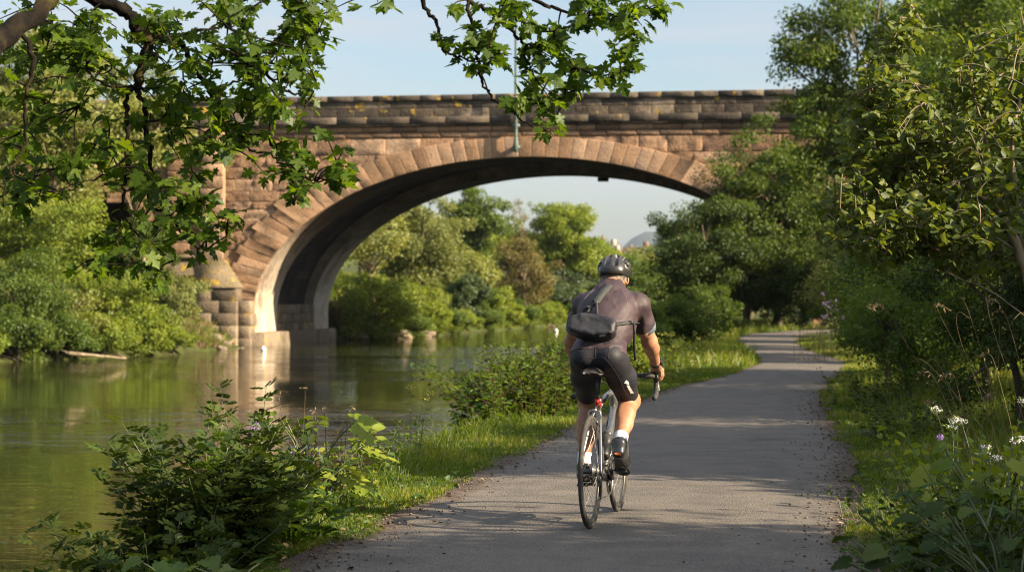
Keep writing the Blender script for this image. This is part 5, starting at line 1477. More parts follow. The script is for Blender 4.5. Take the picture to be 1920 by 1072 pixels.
bits('daisies', 'tiny white flowers dotted in the verge grass', 70, lambda r, n: reg_left(r, n), .028, G['white'], 312, .05)
def reg_weed(r, n):
    a, b = reg_left(r, n), reg_right(r, n)
    k = r.uniform(0, 1, n) < .6
    return np.where(k, a[0], b[0]), np.where(k, a[1], b[1])
bits('ground_weeds', 'clover and plantain leaves lying in the verge turf', 9000, reg_weed, .045, G['herb'], 314, .025)
bits('ground_weeds', 'yellowed leaves and dry stems in the verge turf', 1500, reg_weed, .05, G['dry'], 315, .03)
rg = np.random.default_rng(313)
gv = MB()
gx, gy_ = reg_edge(rg, 1500)
gx2, gy2 = reg_any(rg, 500)
for x, y in list(zip(gx, gy_)) + list(zip(gx2, gy2)):
    s = rg.uniform(.003, .011)
    gv.add(*ico((x, y, .02 + s * .3), s, 1, .3, int(rg.integers(99)), (1, rg.uniform(.6, 1), .7)))
tag(gv.build('gravel', mat_pbr('grit', [(.3, (.05, .04, .032)), (.7, (.15, .13, .105))], scale=30, rough=.95)), 'loose grit along the path edges', None, None, 'stuff')

# ------------------------------------------------------------------ stones, driftwood, floats, houses
ROCK = mat_stone('bank_rock', [(.2, (.12, .09, .065)), (.6, (.21, .16, .115)), (1, (.28, .23, .175))], (.06, .05, .036), .48, .66, lichen=.2)
rr = np.random.default_rng(77)
for k, (px, Y, s) in enumerate([(402, 96, .34), (425, 97, .28), (440, 95, .40), (415, 94, .25), (455, 98, .30), (392, 95, .22), (448, 97, .25), (432, 93.5, .30), (462, 97.5, .35), (410, 97.5, .2)]):
    q = pt(px, 640, Y)
    o = MB().add(*ico((0, 0, 0), s, 3, .45, k, (1, .8, .7))).build('rock', ROCK, None, False, (q[0], Y, gz(q[0], Y) + s * .25))
    tag(o, 'pale rock on the grassy slope beside the bridge buttress', 'rock', 'rocks on the slope beside the buttress')
for k, (px, Y, s, lab) in enumerate([(738, 121.5, .62, 'long tilted rock slab at the water edge beyond the arch'), (668, 117.6, .55, 'dark boulder against the far foot of the arch'), (790, 126, .45, 'rock at the water edge below the lime bush'), (1030, 171, .35, 'pale rock at the river bend')]):
    o = MB().add(*ico((0, 0, 0), s, 4, .6, 20 + k, (1.25, .9, .6))).build('rock', ROCK, None, False, (float(ls(Y)) + .15, Y, WATER_Z + .12))
    tag(o, lab, 'rock')
for k, (L_, lab) in enumerate([([(-40, 655), (10, 668), (45, 683), (60, 640 + 40)], 'forked driftwood branch reaching into the water, left edge'), ([(5, 640), (20, 660), (32, 672)], 'upright dead limb crossing the forked driftwood'), ([(128, 662), (165, 665), (200, 668), (236, 672)], 'pale dead branch lying along the waterline')]):
    P = np.array(pp_(L_, 75.5, 77))
    o_ = P.mean(0)
    mb = MB().add(*tube(smooth_line(P - o_, 5), np.linspace(.085, .03, 5 * (len(L_) - 1) + 1), 7))
    for w in range(4):
        a = P[rr.integers(len(P))] - o_
        mb.add(*tube([a, a + rr.normal(0, .4, 3) * [1, .5, .6]], [.05, .02], 5))
    tag(mb.build('driftwood', BARKP, None, True, tuple(o_)), lab, 'driftwood')
for (px, Y, lab) in ((494, 92.0, 'small white float on the water below the arch foot'), (1043, 146, 'small white float on the far reach of the river')):
    q = pt(px, 650, Y)
    mb = MB().add(*lathe([(.0, -.10), (.08, -.09), (.13, 0), (.12, .07), (.05, .12), (.03, .17), (0, .18)], 12))
    tag(mb.build('float', mat_pbr('white_float', [(.4, (.7, .7, .68)), (.7, (.8, .8, .78))]), None, True, (q[0], Y, WATER_Z + .05)), lab, 'float')

SAND = mat_pbr('house_brick', [(.3, (.16, .095, .065)), (.7, (.22, .135, .095))], scale=.8, rough=.9)
CREAM = mat_pbr('cream_render', [(.3, (.26, .22, .18)), (.7, (.32, .27, .225))], scale=.8, rough=.9)
SLATE = mat_pbr('slate_roof', [(.3, (.06, .06, .07)), (.7, (.11, .105, .115))], scale=1.5, rough=.7)
REDT = mat_pbr('red_tile_roof', [(.3, (.11, .062, .042)), (.7, (.16, .09, .06))], scale=1.5, rough=.85)
GLASS = mat_pbr('dark_window', [(.5, (.03, .035, .04))], rough=.1)
def house(label, px, py, Y, w, d, wallh, roofh, wallm, roofm, rz, gable=False, tower=None):
    x, _, zt = pt(px, py, Y)
    zb = float(ground_z(x, Y)) - .5
    e = empty('house', (x, Y, zb), rz, label, 'house')
    H = zt - zb - roofh
    wl_ = MB().add(*box(-w / 2, w / 2, -d / 2, d / 2, 0, H))
    wl_.add([[-w / 2, -d / 2, H + .003], [-w / 2, d / 2, H + .003], [-w / 2, 0, H + roofh], [w / 2, -d / 2, H + .003], [w / 2, d / 2, H + .003], [w / 2, 0, H + roofh]], [np.array([[0, 1, 2], [3, 5, 4]])])
    wo_ = wl_.build('wall', wallm, e)
    rf = MB()
    for s in (-1, 1):
        a, b = np.array([0, s * (d / 2 + .4), H - .25]), np.array([0, 0, H + roofh + .12])
        nrm = norm(np.cross([1, 0, 0], b - a)) * .18 * (-s)
        q = [a + [-w / 2 - .3, 0, 0], a + [w / 2 + .3, 0, 0], b + [w / 2 + .3, 0, 0], b + [-w / 2 - .3, 0, 0]]
        V = np.array(q + [p + nrm for p in q])
        rf.add(V, np.array([[0, 1, 2, 3], [4, 7, 6, 5], [0, 4, 5, 1], [1, 5, 6, 2], [2, 6, 7, 3], [3, 7, 4, 0]]))
    ro = rf.build('roof', roofm, e)
    ch = MB().add(*box(w * .28, w * .28 + .9, -.5, .5, H + roofh * .5, H + roofh + 1.3, .05))
    ch.build('chimney', wallm, ro)
    for zz in (H - 2.2, H - 5.0):
        for xx in (-w * .3, 0, w * .3):
            if zz > .5:
                f = MB().add(*box(xx - .55, xx + .55, -d / 2 - .06, -d / 2 + .05, zz, zz + 1.5)).build('window', CREAM, e)
                MB().add(*box(xx - .42, xx + .42, -d / 2 - .08, -d / 2, zz + .12, zz + 1.38)).build('pane', GLASS, f)
    if tower:
        tm = MB().add(*box(tower[0] - 1.0, tower[0] + 1.0, -1, 1, 0, H + tower[1]))
        tm.build('turret', wallm, e)
        sp_ = MB().add(*lathe([(1.5, H + tower[1] + .003), (.02, H + tower[1] + 4)], 8))
        sp_.build('spire', REDT, e)
    return e
house('red roofed house with a small spire left of the hill', 1130, 460, 420, 8, 7, 4, 2.6, CREAM, SLATE, .5, tower=(2.2, 1.0))
house('low cream house below the spire', 1139, 472, 410, 6.5, 6, 4, 2.4, CREAM, REDT, -.6)
house('warm brick gabled house right of the hill', 1205, 464, 420, 6, 6, 4, 3.0, SAND, SLATE, 1.2)
house('steep grey roofed house stepping down toward the water', 1216, 476, 400, 6, 8, 4, 4.0, SAND, SLATE, .3)
house('tiny far house under the hill', 1168, 466, 640, 8, 8, 4, 2.6, SAND, REDT, .2)
# ------------------------------------------------------------------ the bicycle (its own frame: x right, y forward, z up; origin where the rear tyre meets the path)
RIDE_LOC = (.471, 11.96, .022)
RIDE_RZ = math.radians(-12.7)
BK = empty('road_bicycle', RIDE_LOC, RIDE_RZ, 'silver drop bar road bicycle ridden along the path, black wheels', 'bicycle')
ALU = mat_pbr('silver_frame_paint', [(.3, (.20, .205, .21)), (.7, (.27, .275, .28))], scale=20, rough=.3, metal=.75, coat=.4)
BLACKM = mat_pbr('black_alloy', [(.3, (.018, .018, .019)), (.7, (.035, .035, .036))], scale=25, rough=.38, spec=.5)
STEEL = mat_pbr('worn_steel', [(.3, (.22, .21, .20)), (.7, (.42, .41, .39))], scale=40, rough=.32, metal=.9)
TYRE = mat_pbr('tyre_rubber', [(.3, (.03, .028, .026)), (.7, (.06, .055, .048))], scale=30, rough=.85, bump=.3, bscale=160, bdist=.002, spec=.3)
RIMM = mat_pbr('rim_alloy', [(.3, (.05, .05, .05)), (.7, (.11, .108, .10))], scale=20, rough=.35, metal=.6)
TAPE = mat_pbr('bar_tape', [(.3, (.016, .016, .017)), (.7, (.04, .039, .038))], scale=60, rough=.8, bump=.4, bscale=220, bdist=.002)
REDA = mat_pbr('red_anodised', [(.4, (.45, .015, .012)), (.7, (.55, .025, .02))], rough=.3, metal=.3)
WR = .34
RAX, FAX, BB = np.array([0, 0, WR]), np.array([0, .99, WR]), np.array([0, .41, .27])

def torus(c, R, r, n=56, m=10, ax=(1, 0, 0), prof=None):
    """ring about the wheel axle; prof = list of (radial offset, axial offset)"""
    pr_ = prof or [(r * math.cos(t), r * math.sin(t)) for t in np.arange(m) * 2 * math.pi / m]
    A = np.arange(n) * 2 * math.pi / n
    V = np.array([[c[0] + q, c[1] + (R + p) * math.cos(a), c[2] + (R + p) * math.sin(a)] for a in A for p, q in pr_])
    k = len(pr_)
    F = [[i * k + j, i * k + (j + 1) % k, ((i + 1) % n) * k + (j + 1) % k, ((i + 1) % n) * k + j] for i in range(n) for j in range(k)]
    return V, [np.array(F)]

def wheel(c, front):
    hub = MB()
    w = .048 if front else .062
    hub.add(*lathe([(.0, -w - .012), (.008, -w - .012), (.009, -w + .006), (.022, -w + .008), (.022, -w + .012), (.013, -w + .02), (.013, w - .02), (.022, w - .012), (.022, w - .008), (.009, w - .006), (.008, w + .012), (0, w + .012)], 14, c, (1, 0, 0)))
    ho_ = hub.build('wheel', BLACKM, BK, True)
    ty = MB(); ty.add(*torus(c, WR - .0155, .0155, 72, 12)); ty.build('tyre', TYRE, ho_, True)
    ri = MB(); ri.add(*torus(c, WR - .03, .01, 72, 0, prof=[(.004, -.010), (.004, .010), (-.012, .0105), (-.030, .004), (-.032, 0), (-.030, -.004), (-.012, -.0105)])); ri.build('rim', RIMM, ho_, True)
    sp = MB()
    for k in range(24):
        a = 2 * math.pi * k / 24
        b = a + (.62 if k % 4 < 2 else -.62) * (.9)
        s = (w - .010) * (1 if k % 2 else -1)
        p0 = c + np.array([s, .021 * math.cos(b), .021 * math.sin(b)])
        p1 = c + np.array([0, (WR - .06) * math.cos(a), (WR - .06) * math.sin(a)])
        sp.add(*tube([p0, p1], .0013, 4, False))
    sp.add(*tube([c + np.array([0, (WR - .1) * math.cos(2), (WR - .1) * math.sin(2)]), c + np.array([0, (WR - .06) * math.cos(2), (WR - .06) * math.sin(2)])], .003, 5))
    sp.build('spokes', STEEL, ho_)
    rf = MB(); rf.add(*box(-.004, .004, -.02, .02, -.008, .008, .002))
    return ho_
rw = wheel(RAX, False)
fw = wheel(FAX, True)
fr = MB()
SC, HT, HB = np.array([0, .268, .745]), np.array([0, .800, .820]), np.array([0, .845, .665])
fr.add(*tube([BB, BB * .5 + SC * .5, SC], [.019, .0165, .0165], 12))                     # seat tube
fr.add(*tube([SC - [0, -.01, .035], (SC + HT) / 2 + [0, 0, -.012], HT - [0, 0, .03]], [.0155, .017, .019], 12))   # top tube
fr.add(*tube([BB, (BB + HB) / 2, HB + [0, -.005, .03]], [.022, .024, .022], 12))         # down tube
fr.add(*tube([HT, HB], [.022, .025], 14))                                              # head tube
fr.add(*tube([BB + [-.042, 0, 0], BB + [.042, 0, 0]], [.023, .023], 14))
for s in (-1, 1):
    fr.add(*tube(smooth_line([SC + [s * .012, -.012, -.03], SC * .55 + RAX * .45 + [s * .036, -.01, .03], RAX + [s * .064, 0.0, .02], RAX + [s * .066, .004, -.012]], 4), np.linspace(.009, .0075, 13), 8))
    fr.add(*tube(smooth_line([BB + [s * .030, -.02, 0], BB * .5 + RAX * .5 + [s * .042, 0, 0], RAX + [s * .066, .01, -.008]], 4), np.linspace(.013, .009, 9), 8))
fr.build('frame', ALU, BK, True)
fk = MB()
fk.add(*tube([HB, HB + [0, .012, -.035]], [.024, .026], 12))
for s in (-1, 1):
    fk.add(*tube(smooth_line([HB + [s * .018, .012, -.02], HB + [s * .045, .035, -.10], FAX + [s * .05, -.035, .14], FAX + [s * .053, 0, -.005]], 4), np.linspace(.016, .009, 13), 8))
fk.build('fork', BLACKM, BK, True)
sd = norm(SC - BB)
pst = MB(); pst.add(*tube([SC - sd * .05, SC + sd * .175], [.0136, .0136], 12)); pst.add(*box(-.022, .022, .20, .27, .905, .925, .004))
pst.build('seat_post', BLACKM, BK, True)
cl_ = MB(); cl_.add(*lathe([(.0175, -.026), (.0215, -.024), (.0215, .022), (.0175, .024)], 18, SC, sd)); cl_.add(*box(-.006, .006, .228, .250, .735, .757, .002))
clo = cl_.build('seat_clamp', REDA, BK, False)
mk = MB(); mk.add(*torus((0, 0, 0), .0045, .0011, 14, 5))
mkV = mk.V[0][:, [1, 0, 2]] * [1, .3, 1] + np.array([0, .2440, .742]); mk.V[0] = mkV
mk.build('mark', mat_pbr('white_mark', [(.5, (.75, .75, .75))], rough=.5), clo)
# saddle: broad tail, narrow nose, sides turned down
sv, sf = [], []
for i, t in enumerate(np.linspace(0, 1, 13)):
    f_ = .035 + .275 * t
    wd = np.interp(t, [0, .06, .25, .5, .75, 1], [.052, .072, .066, .036, .024, .014])
    zt = .956 + .012 * (1 - t) ** 2 - .012 * math.sin(t * 3.1)
    for j, v in enumerate(np.linspace(-1, 1, 9)):
        sv.append([wd * v, f_, zt - .030 * abs(v) ** 3 - (.004 if abs(v) < .2 else 0)])
for i, t in enumerate(np.linspace(0, 1, 13)):
    f_ = .035 + .275 * t
    wd = np.interp(t, [0, .06, .25, .5, .75, 1], [.048, .066, .060, .031, .020, .010])
    for j, v in enumerate(np.linspace(-1, 1, 9)):
        sv.append([wd * v, f_ + .004, .932 - .010 * abs(v) ** 2])
for o_ in (0, 117):
    for i in range(12):
        for j in range(8):
            q = [o_ + i * 9 + j, o_ + i * 9 + j + 1, o_ + (i + 1) * 9 + j + 1, o_ + (i + 1) * 9 + j]
            sf.append(q if o_ == 0 else q[::-1])
for i in range(12):
    for j in (0, 8):
        sf.append([i * 9 + j, (i + 1) * 9 + j, 117 + (i + 1) * 9 + j, 117 + i * 9 + j])
for j in range(8):
    for i in (0, 12):
        sf.append([i * 9 + j, i * 9 + j + 1, 117 + i * 9 + j + 1, 117 + i * 9 + j])
sa = MB(); sa.add(sv, np.array(sf))
so_ = sa.build('saddle', mat_pbr('saddle_cover', [(.3, (.022, .021, .021)), (.7, (.04, .038, .036))], scale=30, rough=.45), BK, True)
rl = MB()
for s in (-1, 1):
    rl.add(*tube(smooth_line([[s * .040, .10, .930], [s * .024, .16, .918], [s * .022, .27, .916], [s * .010, .345, .935]], 4), .0035, 6))
rl.build('rail', STEEL, so_, True)
# bars
st2 = MB()
BC = np.array([0, .885, .885])
st2.add(*tube([HT - norm(HT - HB) * .0, HT + [0, -.008, .045]], [.020, .020], 12)); st2.add(*tube([HT + [0, -.006, .032], BC], [.018, .017], 12))
st2.build('stem', BLACKM, BK, True)
bars = []
bmb = MB()
for s in (-1, 1):
    P = smooth_line([[0, .885, .885], [s * .11, .885, .885], [s * .20, .888, .885], [s * .237, .905, .884], [s * .246, .945, .880], [s * .250, .975, .850], [s * .254, .965, .800], [s * .258, .920, .762], [s * .262, .850, .748], [s * .264, .815, .747]], 5)
    bmb.add(*tube(P, np.interp(np.linspace(0, 1, len(P)), [0, .12, .2, 1], [.0155, .0155, .0165, .0165]), 10))
ba = bmb.build('handlebar', TAPE, BK, True)
for s in (-1, 1):
    hd = MB()
    hd.add(*tube(smooth_line([[s * .240, .915, .884], [s * .243, .955, .892], [s * .245, .995, .905], [s * .246, 1.015, .932], [s * .246, 1.012, .945]], 4), np.interp(np.linspace(0, 1, 17), [0, .5, .85, 1], [.018, .020, .017, .009]), 10))
    ho2 = hd.build('brake_hood', BLACKM, BK, True)
    lv = MB(); lv.add(*tube(smooth_line([[s * .247, 1.010, .915], [s * .252, 1.022, .87], [s * .262, 1.000, .81], [s * .268, .985, .785]], 4), np.linspace(.008, .0055, 13), 6)); lv.build('brake_lever', STEEL, ho2, True)
# brakes
for (c, nm) in ((np.array([0, .16, .68]), 'rear'), (np.array([0, .875, .70]), 'front')):
    bmb = MB()
    off = -.02 if nm == 'rear' else .02
    for s in (-1, 1):
        bmb.add(*tube(smooth_line([c + [0, off, .02], c + [s * .03, off, .015], c + [s * .036, off, -.02], c + [s * .020, off, -.045]], 4), .007, 6))
        bmb.add(*box(s * .019 - .005, s * .019 + .005, c[1] + off - .02, c[1] + off + .02, c[2] - .056, c[2] - .042, .002))
    bmb.add(*box(-.012, .012, c[1] + off - .012, c[1] + off + .012, c[2] + .008, c[2] + .032, .003))
    bmb.build('brake', STEEL, BK)
# drive train on the right side
ch_c = BB + np.array([.044, 0, 0])
cg = MB(); cg.add(*torus(ch_c, .098, .004, 50, 0, prof=[(.004, -.0025), (.004, .0025), (-.010, .003), (-.010, -.003)]))
for k in range(50):
    a = 2 * math.pi * k / 50
    cg.add(*box(-.0012, .0012, -.0025, .0025, -.003, .004), .5)
    R_ = np.array([[1, 0, 0], [0, math.cos(a), -math.sin(a)], [0, math.sin(a), math.cos(a)]])
    cg.V[-1] = (cg.V[-1] + [0, 0, .104]) @ R_.T + ch_c
for k in range(5):
    a = 2 * math.pi * k / 5
    cg.add(*tube([ch_c, ch_c + np.array([0, .09 * math.cos(a), .09 * math.sin(a)])], [.011, .006], 6))
cgo = cg.build('chainring', BLACKM, BK)
cs_ = MB()
for k, R_ in enumerate([.052, .048, .043, .039, .035, .031, .027, .024]):
    x0 = .022 + k * .0045
    cs_.add(*torus(RAX + [x0, 0, 0], R_, .003, 36, 0, prof=[(.002, -.001), (.002, .001), (-.014, .001), (-.014, -.001)]))
cs_.add(*lathe([(.018, .02), (.018, .058)], 16, RAX, (1, 0, 0)))
cs_.build('cassette', STEEL, BK)
PR, PL = np.array([.150, .258, .330]), np.array([-.150, .562, .210])          # pedal centres, right is rising behind, left ahead and low
for s, pc in ((1, PR), (-1, PL)):
    ca = MB()
    a0, a1 = BB + [s * .060, 0, 0], np.array([s * .082, pc[1], pc[2]])
    ca.add(*tube([a0, (a0 + a1) / 2, a1], [.018, .012, .012], 8)); ca.add(*tube([a1, a1 + [s * .03, 0, 0]], .006, 6))
    co_ = ca.build('crank_arm', BLACKM, BK, True)
    pe = MB(); pe.add(*box(pc[0] - .035, pc[0] + .035, pc[1] - .035, pc[1] + .035, pc[2] - .009, pc[2] + .008, .004)); pe.build('pedal', BLACKM, BK)
rd_ = MB()
d0 = RAX + [.058, .0, -.03]
rd_.add(*box(.046, .066, -.018, .022, .275, .318, .005))
for cc in ((.054, .025, .262), (.054, .045, .195)):
    rd_.add(*torus(np.array(cc), .018, .004, 18, 6))
    rd_.add(*lathe([(0, -.004), (.014, -.004), (.014, .004), (0, .004)], 12, cc, (1, 0, 0)))
rd_.add(*box(.046, .050, .015, .055, .19, .27, .002)); rd_.add(*box(.059, .063, .015, .055, .19, .27, .002))
rd_.build('derailleur', BLACKM, BK)
cn = MB()
top = [np.array([.050, .0, RAX[2] + .040]), np.array([.046, .41, BB[2] + .104])]
arcf = [ch_c + np.array([.002, .104 * math.cos(a), .104 * math.sin(a)]) for a in np.linspace(math.pi / 2, -math.pi / 2, 12)]
low = [np.array([.054, .047, .176]), np.array([.054, .062, .20]), np.array([.054, .038, .245]), np.array([.054, .012, .262]), np.array([.052, -.03, .31])]
arcr = [RAX + np.array([.050, .040 * math.cos(a), .040 * math.sin(a)]) for a in np.linspace(math.pi * 1.1, math.pi / 2, 8)]
cn.add(*tube([*top, *arcf, *low, *arcr, top[0]], .0038, 5, False)); cn.build('chain', STEEL, BK)
# bottle cage on the down tube, with the bottle (a thing of its own)
dd = norm(HB - BB); dn = norm(np.cross([1, 0, 0], dd)); dn = dn if dn[2] > 0 else -dn
bc_ = BB + dd * .14 + dn * .066
cgm = MB()
for s in (-1, 1):
    cgm.add(*tube(smooth_line([bc_ - dn * .04 - dd * .02, bc_ + np.array([s * .041, 0, 0]) - dd * .02, bc_ + np.array([s * .041, 0, 0]) + dd * .12, bc_ - dn * .038 + dd * .14], 4), .003, 5))
cgm.build('bottle_cage', STEEL, BK, True)
WBT = empty('water_bottle', RIDE_LOC, RIDE_RZ, 'black drinking bottle in the cage on the bicycle frame', 'bottle')
bt = MB(); bt.add(*lathe([(0, -.03), (.034, -.03), (.0365, -.02), (.0365, .055), (.033, .065), (.033, .08), (.0365, .09), (.0365, .135), (.030, .15)], 22, bc_, dd))
bt.build('body', mat_pbr('bottle_plastic', [(.4, (.022, .022, .022)), (.7, (.045, .044, .042))], rough=.4), WBT, True)
bt = MB(); bt.add(*lathe([(.031, .150), (.033, .152), (.033, .172), (.026, .182), (.013, .186), (.013, .205), (.010, .212), (0, .212)], 18, bc_, dd))
bt.build('cap', mat_pbr('bottle_cap', [(.4, (.03, .03, .03)), (.7, (.06, .06, .06))], rough=.35), WBT, True)
# cables
for s in (-1, 1):
    cb = MB(); cb.add(*tube(smooth_line([[s * .235, .92, .87], [s * .12, .95, .85], [s * .03, .93, .80], [s * .012, .86, .72]], 5), .0024, 5)); cb.build('cable', TAPE, BK)
cb = MB(); cb.add(*tube(smooth_line([[0.016, .30, .735], [.03, .24, .755], [.022, .18, .74], [.0, .155, .705]], 5), .0022, 5))
cb.build('cable', TAPE, BK)
# ------------------------------------------------------------------ the cyclist: one continuous body grown from blended tapered limbs
class Field:
    def __init__(s, lo, hi, h):
        s.lo, s.h = np.array(lo, float), h
        s.n = np.ceil((np.array(hi) - s.lo) / h).astype(int) + 1
        s.f = np.full(s.n, 1e3, np.float32)
    def region(s, lo, hi):
        a = np.clip(np.floor((np.asarray(lo) - s.lo) / s.h).astype(int), 0, s.n - 1)
        b = np.clip(np.ceil((np.asarray(hi) - s.lo) / s.h).astype(int) + 1, 1, s.n)
        sl = tuple(slice(i, j) for i, j in zip(a, b))
        g = [s.lo[c] + s.h * np.arange(a[c], b[c]) for c in range(3)]
        return sl, np.stack(np.meshgrid(*g, indexing='ij'), -1)
    def blend(s, sl, d, k):
        a = s.f[sl]
        if k <= 0:
            s.f[sl] = np.minimum(a, d)
        else:
            h = np.clip(.5 + .5 * (a - d) / k, 0, 1)
            s.f[sl] = a * (1 - h) + d * h - k * h * (1 - h)
    def cap(s, a, b, ra, rb, k=.02, wide=None, sub=False):
        """tapered limb from a to b; wide = (axis, factor) makes it broader along that axis"""
        a, b = np.asarray(a, float), np.asarray(b, float)
        m = max(ra, rb) * (wide[1] if wide else 1) + k + .03
        sl, P = s.region(np.minimum(a, b) - m, np.maximum(a, b) + m)
        ab = b - a
        q = P - a
        t = np.clip((q @ ab) / max(ab @ ab, 1e-9), 0, 1)
        d = q - t[..., None] * ab
        if wide:
            w = norm(wide[0])
            c = d @ w
            d = d - (c * (1 - 1 / wide[1]))[..., None] * w
        dist = np.linalg.norm(d, axis=-1) - (ra + (rb - ra) * t)
        if sub:
            s.f[sl] = np.maximum(s.f[sl], -dist)
        else:
            s.blend(sl, dist.astype(np.float32), k)
    def ell(s, c, r, k=.02, R=None, sub=False):
        c, r = np.asarray(c, float), np.asarray(r, float)
        m = r.max() + k + .03
        sl, P = s.region(c - m, c + m)
        q = P - c
        if R is not None:
            q = q @ R
        k0 = np.linalg.norm(q / r, axis=-1)
        k1 = np.linalg.norm(q / (r * r), axis=-1)
        d = k0 * (k0 - 1) / np.maximum(k1, 1e-6)
        if sub:
            s.f[sl] = np.maximum(s.f[sl], -d)
        else:
            s.blend(sl, d.astype(np.float32), k)
    def grid(s):
        return s.region(s.lo, s.lo + s.h * (s.n - 1))[1]
    def plane(s, p, n):
        """keep the side towards n"""
        P = s.grid()
        s.f = np.maximum(s.f, -((P - np.asarray(p)) @ norm(n)).astype(np.float32))
    def mesh(s):
        f = s.f
        g = f < 0
        c8 = [(i, j, k) for i in (0, 1) for j in (0, 1) for k in (0, 1)]
        sh = tuple(np.array(f.shape) - 1)
        cnt = np.zeros(sh, np.int8)
        for (i, j, k) in c8:
            cnt += g[i:i + sh[0], j:j + sh[1], k:k + sh[2]]
        act = (cnt > 0) & (cnt < 8)
        I = np.argwhere(act)
        idx = np.full(sh, -1, np.int64)
        idx[act] = np.arange(len(I))
        acc, num = np.zeros((len(I), 3)), np.zeros(len(I))
        vals = {c: f[I[:, 0] + c[0], I[:, 1] + c[1], I[:, 2] + c[2]].astype(float) for c in c8}
        for a in c8:
            for ax in range(3):
                if a[ax] == 0:
                    b = list(a); b[ax] = 1; b = tuple(b)
                    fa, fb = vals[a], vals[b]
                    m = (fa < 0) != (fb < 0)
                    t = np.where(m, fa / np.where(m, fa - fb, 1), 0)
                    p = np.array(a, float)[None] + t[:, None] * (np.array(b) - np.array(a))[None]
                    acc += p * m[:, None]; num += m
        V = s.lo + s.h * (I + acc / num[:, None])
        F = []
        for ax in range(3):
            o = [(ax + 1) % 3, (ax + 2) % 3]
            s0 = [slice(None)] * 3; s1 = [slice(None)] * 3
            s0[ax] = slice(0, -1); s1[ax] = slice(1, None)
            for q in o:
                s0[q] = slice(1, -1); s1[q] = slice(1, -1)
            A, Bq = g[tuple(s0)], g[tuple(s1)]
            E = np.argwhere(A != Bq)
            if not len(E):
                continue
            flip = A[tuple(E.T)]
            E[:, o[0]] += 1; E[:, o[1]] += 1
            def cell(d0, d1):
                C = E.copy(); C[:, o[0]] += d0; C[:, o[1]] += d1
                return idx[C[:, 0], C[:, 1], C[:, 2]]
            Q = np.stack([cell(-1, -1), cell(0, -1), cell(0, 0), cell(-1, 0)], -1)
            Q[~flip] = Q[~flip][:, ::-1]
            F.append(Q[(Q >= 0).all(1)])
        return V, [np.concatenate(F)]
    def build(s, name, mat, parent=None, relax=2):
        V, F = s.mesh()
        Q = F[0]
        for _ in range(relax):          # a light Laplacian relaxing of the net
            acc, num = np.zeros_like(V), np.zeros(len(V))
            for k in range(4):
                np.add.at(acc, Q[:, k], V[Q[:, (k + 1) % 4]]); np.add.at(num, Q[:, k], 1)
            V = V * .5 + .5 * acc / np.maximum(num, 1)[:, None]
        return MB().add(V, F).build(name, mat, parent, True)

def mirror(p): return np.array([-p[0], p[1], p[2]])
A_ = np.array
SKIN = mat_pbr('tanned_skin', [(.3, (.26, .125, .070)), (.55, (.33, .165, .095)), (.75, (.38, .20, .12))], scale=14, rough=.5, bump=.25, bscale=120, bdist=.003, spec=.4)
sk = SKIN.node_tree.nodes
for n_ in sk:
    if n_.type == 'BSDF_PRINCIPLED':
        n_.inputs['Subsurface Weight'].default_value = .25
        n_.inputs['Subsurface Radius'].default_value = (.012, .004, .002)
        n_.inputs['Subsurface Scale'].default_value = 1.0
SH = {1: A_([.212, .490, 1.338]), -1: A_([-.130, .490, 1.336])}
EL = {1: A_([.258, .640, 1.112]), -1: A_([-.236, .640, 1.110])}
WRI = {1: A_([.268, .858, .958]), -1: A_([-.262, .858, .958])}
HIP = {1: A_([.112, .205, .985]), -1: A_([-.070, .205, .985])}
KN = {1: A_([.150, .540, .740]), -1: A_([-.115, .555, .735])}
ANK = {1: A_([.150, .150, .500]), -1: A_([-.122, .440, .335])}
spine = norm(A_([.0, .42, .45]))
back = norm(A_([0, -.45, .42]))
RT = np.stack([A_([1.0, 0, 0]), np.cross(spine, [1.0, 0, 0]), spine], -1)

def torso(F, g=0.0, k=.05):
    F.ell((.022, .165, 1.035), (.153 + g, .108 + g, .105 + g), k)
    for s in (-1, 1):
        F.ell((.022 + s * .076, .125, 1.025), (.082 + g, .090 + g, .080 + g), .03)
    F.cap((.022, .185, 1.06), (.028, .285, 1.175), .104 + g, .106 + g, k, ((1, 0, 0), 1.34))
    F.ell((.030, .365, 1.265), (.160 + g, .116 + g, .195 + g), k, RT)
    for s in (-1, 1):
        F.cap((.03, .500, 1.388), SH[s] + A_([-s * .03, -.01, .005]), .076 + g, .066 + g, .05)
    for s in (-1, 1):
        F.ell((.03 + s * .080, .385, 1.318), (.080 + g, .062 + g, .11 + g), .04, RT)       # shoulder blades
        F.ell((.03 + s * .112, .40, 1.225), (.070 + g, .09 + g, .14 + g), .04, RT)
    F.cap((.030, .515, 1.400), (.030, .595, 1.472), .078 + g, .057 + g, .05, ((1, 0, 0), 1.15))
def arm_u(F, s, g=0.0, t=1.0):
    F.ell(SH[s] + A_([0, .0, -.005]), (.063 + g, .065 + g, .066 + g), .04)
    b = SH[s] + (EL[s] - SH[s]) * t
    F.cap(SH[s], b, .060 + g, .060 + (.046 - .060) * t + g, .03)
    if t > .4:
        F.ell(SH[s] * .5 + EL[s] * .5 + A_([0, -.010, 0]), (.054 + g, .056 + g, .09 + g), .03)
def thigh(F, s, g=0.0):
    F.cap(HIP[s], KN[s], .086 + g, .062 + g, .04)
    F.ell(HIP[s] * .55 + KN[s] * .45 + A_([s * .008, 0, .02]), (.080 + g, .12 + g, .078 + g), .04)

